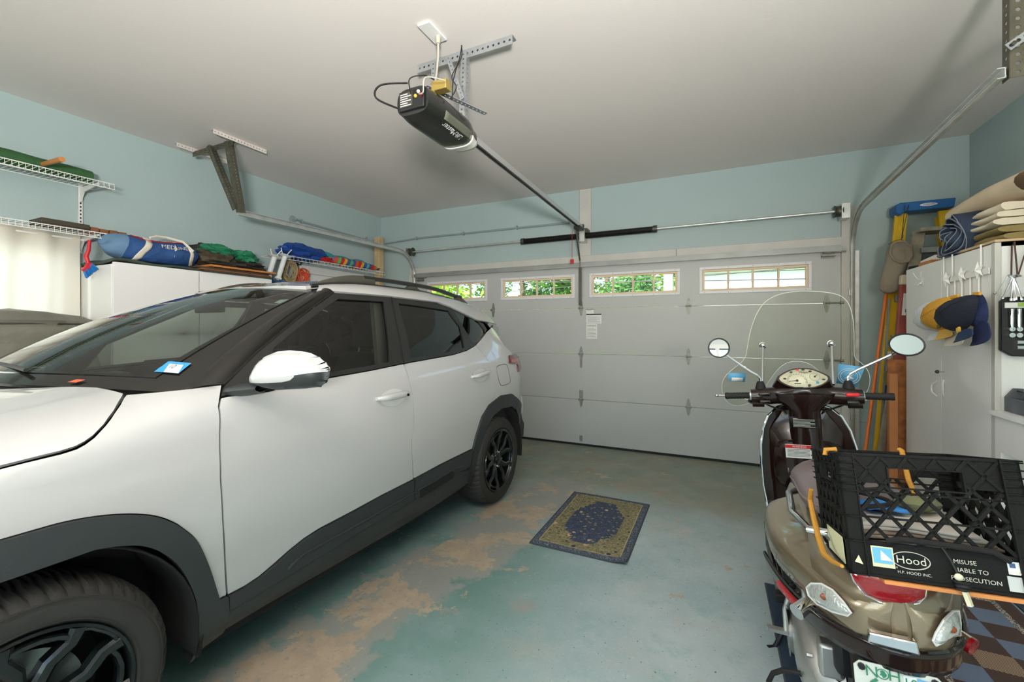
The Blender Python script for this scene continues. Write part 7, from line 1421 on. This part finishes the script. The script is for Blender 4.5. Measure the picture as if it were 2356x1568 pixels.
tc = obj('top_cap', MB().prism([(-.01, 0), (.02, -.03), (.06, 0), (tB.x-tA.x-.03, 0), (tB.x-tA.x-.0, -.0), (tB.x-tA.x+.01, .075), (.02, .075), (-.01, .06)], (tA.x, YL+.08, tA.z-.045), (1, 0, 0), (0, 0, 1), .15), 'ladder_blue', yl, bev=.006)
obj('badge', MB().sheet(lambda u, v: V(((tA.x+tB.x)/2+.02+.055*cos(2*pi*u)*v, YL-.074, tA.z-.006+.013*sin(2*pi*u)*v)), 20, 2, cu=True), 'white_plastic', tc, solid=.002); text('WERNER', .018, ((tA.x+tB.x)/2+.02, YL-.0755, tA.z-.006), (1, 0, 0), (0, 0, 1), 'ladder_blue', tc)
for k in range(6):
    t = .165+.145*k; a = LA.lerp(fA, t); b = RA.lerp(fB, t); rl_ = obj('step', MB().box((a.x, a.y-.055, a.z-.03), (b.x, a.y+.03, a.z+.03)), 'ladder_alu', yl, bev=.004)
for px, py0, py1 in ((2035, 880, 1000),): pass
la = onY(2036, 900, 4.52); obj('label', MB().bar(LA.lerp(fA, .62)+V((0, -.017, 0)), LA.lerp(fA, .72)+V((0, -.017, 0)), .03, .002, (0, 1, 0)), 'sticker_navy', yl); obj('label', MB().bar(LA.lerp(fA, .50)+V((0, -.017, 0)), LA.lerp(fA, .57)+V((0, -.017, 0)), .022, .002, (0, 1, 0)), 'paper', yl)
# weathered ladder
ow = thing('old_ladder', 'weathered grey wooden ladder standing between the yellow ladder and cabinet', 'ladder', (1.55, 4.40, 0)); YO = 4.42
oA = onY(2114, 534, YO); oB = onY(2101, 612, YO); f0 = to_floor(oA, oB); oC = V((oA.x+.33, YO, oA.z+.02)); obj('side_rail', MB().bar(oA, V((f0.x+.0, YO-.03, .01)), .075, .03, (0, 1, 0)), 'old_wood', ow, bev=.004); obj('side_rail', MB().bar(oC, V((oC.x+.08, YO-.03, .01)), .075, .03, (0, 1, 0)), 'old_wood', ow, bev=.004)
obj('top_step', MB().box((oA.x-.02, YO-.09, oA.z-.01), (oC.x+.04, YO+.09, oA.z+.02)), 'old_wood', ow, bev=.004)
for k in range(5): z = oA.z-.14-.29*k; obj('step', MB().box((oA.x-.0-.012*k, YO-.05, z-.03), (oC.x+.02*k, YO+.04, z+.012)), 'ladder_alu', ow, bev=.003)
# red ladder rail, board, stud
rd_ = thing('extension_ladder', 'worn red fibreglass ladder standing beside the cabinet edge', 'ladder', (1.33, 4.3, 0)); YR = 4.30; a = onY(2084, 655, YR); b = onY(2064, 860, YR); f = to_floor(a, b); f.z = .005; d_ = (f-a)
obj('side_rail', MB().bar(a, V((f.x, YR-.05, .005)), .07, .05, (0, 1, 0)), 'ladder_red', rd_, bev=.005); obj('end_cap', MB().bar(a+V((.006, 0, .075)), a, .075, .055, (0, 1, 0)), 'canvas_cream', rd_, bev=.006)
obj('side_rail', MB().bar(a+V((.38, 0, 0)), V((f.x+.38, YR-.05, .005)), .07, .05, (0, 1, 0)), 'ladder_red', rd_, bev=.005)
for k in range(5): z = a.z-.2-.3*k; x = a.x+(f.x-a.x)*(1-z/a.z); obj('rung', MB().cyl((x, YR-.02, z), (x+.38, YR-.02, z), .018, n=10), 'ladder_alu', rd_)
for t0, t1, m in ((.04, .14, 'paper'), (.17, .21, 'sticker_cream'), (.215, .29, 'sticker_cream'), (.33, .36, 'paper')): obj('label', MB().bar(a.lerp(f, t0)+V((-.005, -.030, 0)), a.lerp(f, t1)+V((-.005, -.032, 0)), .024, .002, (0, 1, 0)), m, rd_)
o0, o1 = onY(2042, 832, 4.22), onY(2092, 832, 4.22); one('chipboard_sheet', MB().box((o0.x-.005, 4.20, .005), (o0.x+.55, 4.215, o0.z+.02)), 'osb', 'orange-brown chipboard sheet standing beside the cabinet', 'board')
k0, k1 = onY(2044, 858, 4.16), onY(2062, 858, 4.16); one('timber_stud', MB().box((k0.x, 4.14, .005), (k1.x+.005, 4.18, k0.z)), 'stud_wood', 'upright bare timber stud in front of the chipboard', 'timber', bev=.002)
b0, b1 = onY(2041, 600, 4.60), onY(1990, 1036, 4.36); bf = to_floor(b0, b1); br_ = thing('broom_handle', 'orange metal broom handle leaning on the back wall', 'broom', tuple(bf)); b0 = onY(2041, 660, 4.57); obj('handle', MB().tube([b0, V((bf.x, bf.y, .03))], .0125, 10), 'broom_orange', br_); obj('head', MB().cbox((bf.x, bf.y, .02), (.25, .06, .038)), 'black_plastic', br_, bev=.008)
s0, s1 = onY(2046, 688, 4.56), onY(2039, 800, 4.52); sf = to_floor(s0, s1); one('metal_strip', MB().bar(s0, V((sf.x, sf.y, .004)), .014, .010, (0, 1, 0)), 'ladder_alu', 'narrow grey metal strip between broom handle and yellow ladder', 'strip')
# beige bag on a wire hanger
mat('bag_linen', '#8d8273', .95, var=.06, vs=20, bump=.3, bs=200); YG = 4.42; bg = thing('linen_bag', 'grey-beige cloth bag hanging on wire hanger from the yellow ladder', 'bag', tuple(onY(2050, 675, YG)))
rim = [onY(x, y, YG) for x, y in ((2044, 566), (2058, 559), (2076, 559), (2089, 570), (2092, 590), (2084, 604), (2066, 606), (2050, 600), (2042, 585))]; bot = [onY(x, y, YG) for x, y in ((2040, 580), (2046, 560), (2070, 556), (2091, 566), (2095, 596), (2080, 625), (2070, 660), (2066, 672), (2040, 676), (2024, 668), (2021, 660), (2030, 625), (2038, 600))]
n = 13; rc = chaikin([(p.x, p.z) for p in bot], 2); n = len(rc); cx_ = sum(a for a, b in rc)/n; cz_ = sum(b for a, b in rc)/n; mb = MB()
for k in range(9):
    q = pi*k/8; s_ = max(.05, sin(q)); h = -cos(q)*.05
    for a, b in rc: w_ = .012*mnoise.noise(V((a*14, b*9, k))); mb.v.append(V((cx_+(a-cx_)*(.4+.6*s_), YG+h+w_, cz_+(b-cz_)*(.5+.5*s_))))
for k in range(8):
    for i in range(n): mb.f.append((k*n+i, k*n+(i+1) % n, (k+1)*n+(i+1) % n, (k+1)*n+i))
mb.f.append(tuple(range(n))); mb.f.append(tuple(8*n+i for i in range(n))); obj('sack', mb, 'bag_linen', bg, sharp=80)
rcc = [V((p.x, YG-.058, p.z)) for p in rim]; mr_ = sum(rcc, V())/len(rcc); mt = MB(); mt.v = rcc+[p.lerp(mr_, .5)+V((0, .02, 0)) for p in rcc]+[mr_+V((0, .028, 0))]; nn_ = len(rcc); mt.f = [(i, (i+1) % nn_, nn_+(i+1) % nn_, nn_+i) for i in range(nn_)]+[(nn_+i, nn_+(i+1) % nn_, 2*nn_) for i in range(nn_)]; obj('mouth', mt, 'bag_linen', bg, sharp=80); obj('mouth_hem', MB().tube(rcc, .008, 6, closed=True), 'bag_linen', bg)
hkp = [onY(x, y, YG-.02) for x, y in ((2044, 562), (2060, 553), (2074, 550), (2084, 560))]; obj('wire_hanger', MB().tube(hkp, .0025, 5).tube([onY(2074, 552, YG-.02), onY(2076, 535, YG), onY(2082, 472, YG+.15)], .0025, 5).tube([onY(2076, 545, YG-.02), onY(2078, 530, YG), onY(2091, 471, YG+.15)], .0025, 5).bar(onY(2076, 548, YG-.02), onY(2077, 538, YG-.02), .012, .006), 'steel_dark', bg)
# ------------------------------------------------------------------ rugs
def rug_mat(name, dim, border, field, kind):
    m = bpy.data.materials.new(name); m.use_nodes = True; n = m.node_tree.nodes; L = m.node_tree.links; b = n['Principled BSDF']; b.inputs['Roughness'].default_value = .95
    tc = n.new('ShaderNodeTexCoord'); sp_ = n.new('ShaderNodeSeparateXYZ'); L.new(tc.outputs['Object'], sp_.inputs[0])
    def ma(op, x, y=None):
        q = n.new('ShaderNodeMath'); q.operation = op
        for i, z in enumerate((x, y)):
            if isinstance(z, (int, float)): q.inputs[i].default_value = z
            elif z is not None: L.new(z, q.inputs[i])
        return q.outputs[0]
    def mix(f, a, c):
        q = n.new('ShaderNodeMix'); q.data_type = 'RGBA'; L.new(f, q.inputs[0])
        for i, z in ((6, a), (7, c)):
            if isinstance(z, str): q.inputs[i].default_value = lin(z)
            else: L.new(z, q.inputs[i])
        return q.outputs[2]
    def vor(s, feat='F1', rnd=1):
        q = n.new('ShaderNodeTexVoronoi'); q.inputs['Scale'].default_value = s; q.feature = feat; q.inputs['Randomness'].default_value = rnd; L.new(tc.outputs['Object'], q.inputs['Vector']); return q
    def nz(s, d=4):
        q = n.new('ShaderNodeTexNoise'); q.inputs['Scale'].default_value = s; q.inputs['Detail'].default_value = d; L.new(tc.outputs['Object'], q.inputs['Vector']); return q.outputs['Fac']
    hx, hy = dim[0]/2, dim[1]/2; ax_ = ma('ABSOLUTE', sp_.outputs[0]); ay = ma('ABSOLUTE', sp_.outputs[1]); ed = ma('MINIMUM', ma('SUBTRACT', hx, ax_), ma('SUBTRACT', hy, ay))
    if kind == 'floral':
        e2 = ma('ADD', ed, ma('MULTIPLY', ma('SUBTRACT', nz(26), .5), .018))
        v1 = vor(30); leaf = ma('LESS_THAN', v1.outputs['Distance'], .30); v2 = vor(9.5, rnd=.75); fl_ = ma('LESS_THAN', ma('ADD', v2.outputs['Distance'], ma('MULTIPLY', nz(60), .25)), .30); v3 = vor(13, rnd=.9); dk = ma('LESS_THAN', v3.outputs['Distance'], .17)
        gold = mix(ma('GREATER_THAN', nz(70, 3), .52), '#736d50', '#8d8465'); gold = mix(ma('MULTIPLY', leaf, .8), gold, '#4c5238'); gold = mix(fl_, gold, '#c69e86'); gold = mix(dk, gold, '#23303f')
        navy = mix(ma('GREATER_THAN', nz(80, 2), .54), '#2f3a4d', '#46516a'); navy = mix(ma('MULTIPLY', ma('LESS_THAN', vor(24).outputs['Distance'], .26), .85), navy, '#857c52'); navy = mix(ma('LESS_THAN', ma('ADD', vor(11, rnd=.9).outputs['Distance'], ma('MULTIPLY', nz(60), .2)), .24), navy, '#c2a089')
        dia = ma('ADD', ma('DIVIDE', ax_, hx*.50), ma('DIVIDE', ay, hy*.62)); inner = ma('MULTIPLY', ma('GREATER_THAN', e2, .125), 1.0); corner = ma('LESS_THAN', ma('ADD', dia, ma('MULTIPLY', nz(22, 6), .9)), 2.05)
        c = mix(ma('MULTIPLY', inner, corner), gold, navy); ln_ = ma('LESS_THAN', ma('ABSOLUTE', ma('SUBTRACT', e2, .118)), .004); c = mix(ma('MULTIPLY', ln_, .6), c, '#6a6a45')
        bd = mix(ma('GREATER_THAN', nz(150, 2), .55), '#39424f', '#6f7787'); c = mix(ma('LESS_THAN', ed, .045), c, bd); c = mix(ma('LESS_THAN', ma('ABSOLUTE', ma('SUBTRACT', ed, .047)), .003), c, '#a79a68')
    else:
        u = ma('DIVIDE', ma('ADD', sp_.outputs[0], 1.028-.82), .142); v = ma('DIVIDE', ma('ADD', sp_.outputs[1], 1.8-2.32), .122); fu = ma('FLOOR', u); fv = ma('FLOOR', v)
        comb = n.new('ShaderNodeCombineXYZ'); L.new(fu, comb.inputs[0]); L.new(fv, comb.inputs[1]); wn2 = n.new('ShaderNodeTexWhiteNoise'); wn2.noise_dimensions = '2D'; L.new(comb.outputs[0], wn2.inputs['Vector']); r = wn2.outputs['Value']
        par = ma('MODULO', ma('ABSOLUTE', ma('ADD', fu, fv)), 2)
        st = ma('GREATER_THAN', ma('FRACT', ma('MULTIPLY', ma('ADD', u, v), 9)), .5)
        light_ = mix(ma('GREATER_THAN', r, .5), '#b59e80', '#68788e'); stripe = mix(st, '#4b3c35', '#b59e80'); light_ = mix(ma('GREATER_THAN', r, .80), light_, stripe); c = mix(par, '#4a3a33', light_)
        c = mix(ma('LESS_THAN', ed, .078), c, '#4a3a33'); c = mix(ma('LESS_THAN', ma('ABSOLUTE', ma('SUBTRACT', ed, .075)), .012), c, mix(ma('GREATER_THAN', nz(200, 1), .5), '#4a4440', '#b8b2a6'))
    L.new(c, b.inputs['Base Color']); bp = n.new('ShaderNodeBump'); bp.inputs['Strength'].default_value = .5; bp.inputs['Distance'].default_value = .004; L.new(nz(320, 2), bp.inputs['Height']); L.new(bp.outputs[0], b.inputs['Normal']); MATS[name] = m; return m
rug_mat('rug_floral', (.60, .93), 0, 0, 'floral'); rug_mat('rug_check', (.574, 2.36), 0, 0, 'check')
def rug(name, label, cx_, cy_, hx, hy, rot, m, lift=0, curl=False):
    t = thing(name, label, 'rug', (cx_, cy_, 0), (0, 0, rot))
    def top(u, v): x, y = (2*u-1)*hx, (2*v-1)*hy; c = .018*smooth(.12, 0, math.hypot(hx-x, hy+y)) if curl else 0; e = min(hx-abs(x), hy-abs(y)); return V((x, y, lift+.010+c-.006*smooth(.012, 0, e)+.0015*sin(x*9+y*5)))
    o = obj('pile', MB().sheet(top, 40, 60), m, t, local=True, sharp=80); sk = MB()
    ring = [(i/40, 0) for i in range(40)]+[(1, i/60) for i in range(60)]+[(1-i/40, 1) for i in range(40)]+[(0, 1-i/60) for i in range(60)]
    obj('binding', MB().tube([top(*p)+V((0, 0, -.003)) for p in ring], .0065, 6, closed=True), 'rug_edge', t, local=True); return t
mat('rug_edge', '#3c444d', .9, bump=.3, bs=300)
rug('floor_rug', 'small floral gold and navy rug on bare floor beside the car', -.742, 2.956, .296, .468, radians(-.5), 'rug_floral', curl=True)
rug('floor_rug', 'brown, blue and beige checked rug under the scooter', 1.028, 1.8, .287, 1.18, 0, 'rug_check', lift=.002)
mat('mat_navy', '#26384a', .9, bump=.3, bs=200, var=.15, vs=8)
rug('floor_mat', 'dark navy mat under the scooter along the bare floor', .487, 1.66, .235, .96, 0, 'mat_navy'); MATS['rug_pattern'] = mat('rug_pattern', '#8f8d74', .95, var=.45, vs=30, bump=.3, bs=200)
r3 = thing('floor_rug', 'grey patterned rug with navy border by the white bench', 'rug', (1.62, 2.1, 0)); obj('border', MB().box((-.285, -1.2, .002), (.25, .92, .010)), 'mat_navy', r3, local=True); obj('pile', MB().box((-.22, -1.14, .010), (.19, .86, .013)), 'rug_pattern', r3, local=True)
# ================================================================== OUTSIDE
mat('asphalt', '#77767a', .9, var=.1, vs=3); mat('lawn', '#7a9a4c', .9, var=.2, vs=4); mat('siding', '#f0efec', .6); mat('roof_shingle', '#6a6662', .8, var=.2, vs=8); mat('bark', '#6b5844', .9, var=.2); mat('pole_wood', '#b9b1a4', .8, var=.1)
for nm, cc in (('leaf_bright', '#b3cf52'), ('leaf_mid', '#86b34e'), ('leaf_deep', '#639648')):
    m = mat(nm, cc, .6, var=.3, vs=1.5); n = m.node_tree.nodes; L = m.node_tree.links; t = n.new('ShaderNodeBsdfTranslucent'); t.inputs[0].default_value = lin(cc); mx = n.new('ShaderNodeMixShader'); mx.inputs[0].default_value = .4; L.new(n['Principled BSDF'].outputs[0], mx.inputs[1]); L.new(t.outputs[0], mx.inputs[2]); L.new(mx.outputs[0], n['Material Output'].inputs[0])
def struct2(name, mb, m, label, cat): return prop(obj(name, mb, m), label, cat, None, 'structure')
struct2('driveway', MB().box((-6, YB+T, -.3), (4, 13, -.02)), 'asphalt', 'grey driveway outside the garage door', 'driveway'); struct2('lawn', MB().box((-30, 13, -.3), (30, 45, -.03)).box((-30, YB+T, -.3), (-6.001, 13, -.03)).box((4.001, YB+T, -.3), (30, 13, -.03)), 'lawn', 'green lawn beyond the driveway', 'lawn')
def tree(label, x, y, h, r, m, n_, leaf, seed, name='tree', zmin=.9):
    rng = random.Random(seed); t = thing(name, label, 'tree', (x, y, -.03)); obj('trunk', MB().tube([(x, y, -.05), (x+.05, y, h*.4), (x, y+.1, h*.75)], [.16, .12, .05], 8), 'bark', t); mb = MB(); cl = []
    for _ in range(26): a = rng.uniform(0, 2*pi); rr = r*rng.uniform(.1, 1)**.6; cl.append((x+rr*cos(a), y+rr*sin(a)*.7, rng.uniform(zmin, h), r*rng.uniform(.18, .4)))
    for _ in range(n_):
        c = rng.choice(cl); d = V((rng.gauss(0, 1), rng.gauss(0, 1), rng.gauss(0, 1))).normalized()*c[3]*rng.uniform(.6, 1.05); p = V(c[:3])+d; u = V((rng.gauss(0, 1), rng.gauss(0, 1), rng.gauss(0, .6))).normalized(); w_ = u.orthogonal().normalized(); s_ = leaf*rng.uniform(.7, 1.3)
        mb.add([p-u*s_, p+w_*s_*.5, p+u*s_, p-w_*s_*.5], [(0, 1, 2, 3)])
    obj('foliage', mb, m, t, kind='stuff', sharp=180); return t
def win_dir(px, py, Y): return onY(px, py, Y)
a = win_dir(1040, 665, 9.5); tree('near leafy tree seen through the first door window', a.x-1.2, 9.5, 4.2, 1.9, 'leaf_bright', 1500, .11, 1, zmin=1.6)
a = win_dir(1015, 665, 17); tree('yellow-green tree behind the near tree at the first window', a.x-1, 17, 7, 3.2, 'leaf_bright', 5000, .12, 2)
a = win_dir(1200, 665, 19); tree('green tree seen through the second door window', a.x, 19, 7.5, 2.6, 'leaf_mid', 7000, .11, 3)
a = win_dir(1290, 665, 20); tree('deep green tree between the second and third door windows', a.x, 20, 7.5, 2.6, 'leaf_deep', 7000, .11, 4)
a = win_dir(1395, 655, 18); tree('deep green tree at the side of the third door window', a.x, 18, 7, 1.9, 'leaf_deep', 6000, .10, 5)
a = win_dir(1480, 655, 21); tree('yellow-green tree seen through the third door window', a.x, 21, 7.5, 3.0, 'leaf_bright', 7000, .11, 6)
a = win_dir(1570, 650, 20); tree('mid-green tree beside the utility pole', a.x, 20, 7.5, 2.4, 'leaf_mid', 6000, .11, 7)
a = win_dir(1760, 600, 26); tree('leafy treetop showing above the white building', a.x, 26, 9, 5, 'leaf_bright', 8000, .14, 8, zmin=4)
hd = thing('hedge', 'pale clipped hedge below the trees outside', 'hedge', (-6, 16, 0)); mb = MB(); rng = random.Random(9)
for _ in range(9000):
    p = V((rng.uniform(-12, -1.4), 16+rng.uniform(-.5, .5), rng.uniform(.2, 2.35)+.12*sin(rng.random()*6))); u = V((rng.gauss(0, 1), rng.gauss(0, 1), rng.gauss(0, 1))).normalized(); w_ = u.orthogonal().normalized(); mb.add([p-u*.08, p+w_*.05, p+u*.08, p-w_*.05], [(0, 1, 2, 3)])
obj('foliage', mb, 'leaf_bright', hd, kind='stuff', sharp=180)
bA = win_dir(1606, 620, 17); bz = win_dir(1740, 612, 17).z; bd = thing('building', 'white-sided building across the street seen through the fourth door window', 'building', (4, 20, 0)); mb = MB(); nb = 14
for k in range(nb): z0 = -.03+(bz+.03)*k/nb; mb.add([(bA.x, 17, z0), (11, 17, z0), (11, 17.003, z0+(bz+.03)/nb), (bA.x, 17.003, z0+(bz+.03)/nb)], [(0, 1, 2, 3)])
mb.box((bA.x, 17.02, -.03), (11, 23, bz)); obj('wall', mb, 'siding', bd); obj('roof', MB().prism([(16.6, bz), (20, bz+.25), (23.4, bz), (23.4, bz-.05), (16.6, bz-.05)], (bA.x-.2, 0, 0), (0, 1, 0), (0, 0, 1), 11.4-bA.x), 'roof_shingle', bd)
pp_ = win_dir(1538, 650, 14); ut = thing('utility_pole', 'pale utility pole seen through the third door window', 'pole', (pp_.x, 14, 0)); obj('pole', MB().cyl((pp_.x, 14, -.05), (pp_.x, 14, 8), .16, .12, n=12), 'pole_wood', ut)
for k, (pa, pb) in enumerate((((1150, 652), (1900, 617)), ((1150, 672), (1900, 610)), ((1360, 648), (1900, 640)))):
    a, b = win_dir(*pa, 14), win_dir(*pb, 14); one('overhead_wire', MB().tube([a+(a-b)*.4, a, a.lerp(b, .5)+V((0, 0, -.02)), b, b+(b-a)*.4], .012, 5), 'black_cable', 'thin overhead wire crossing the street, %s of three' % ('upper', 'middle', 'lower')[k], 'wire', 'overhead wires')
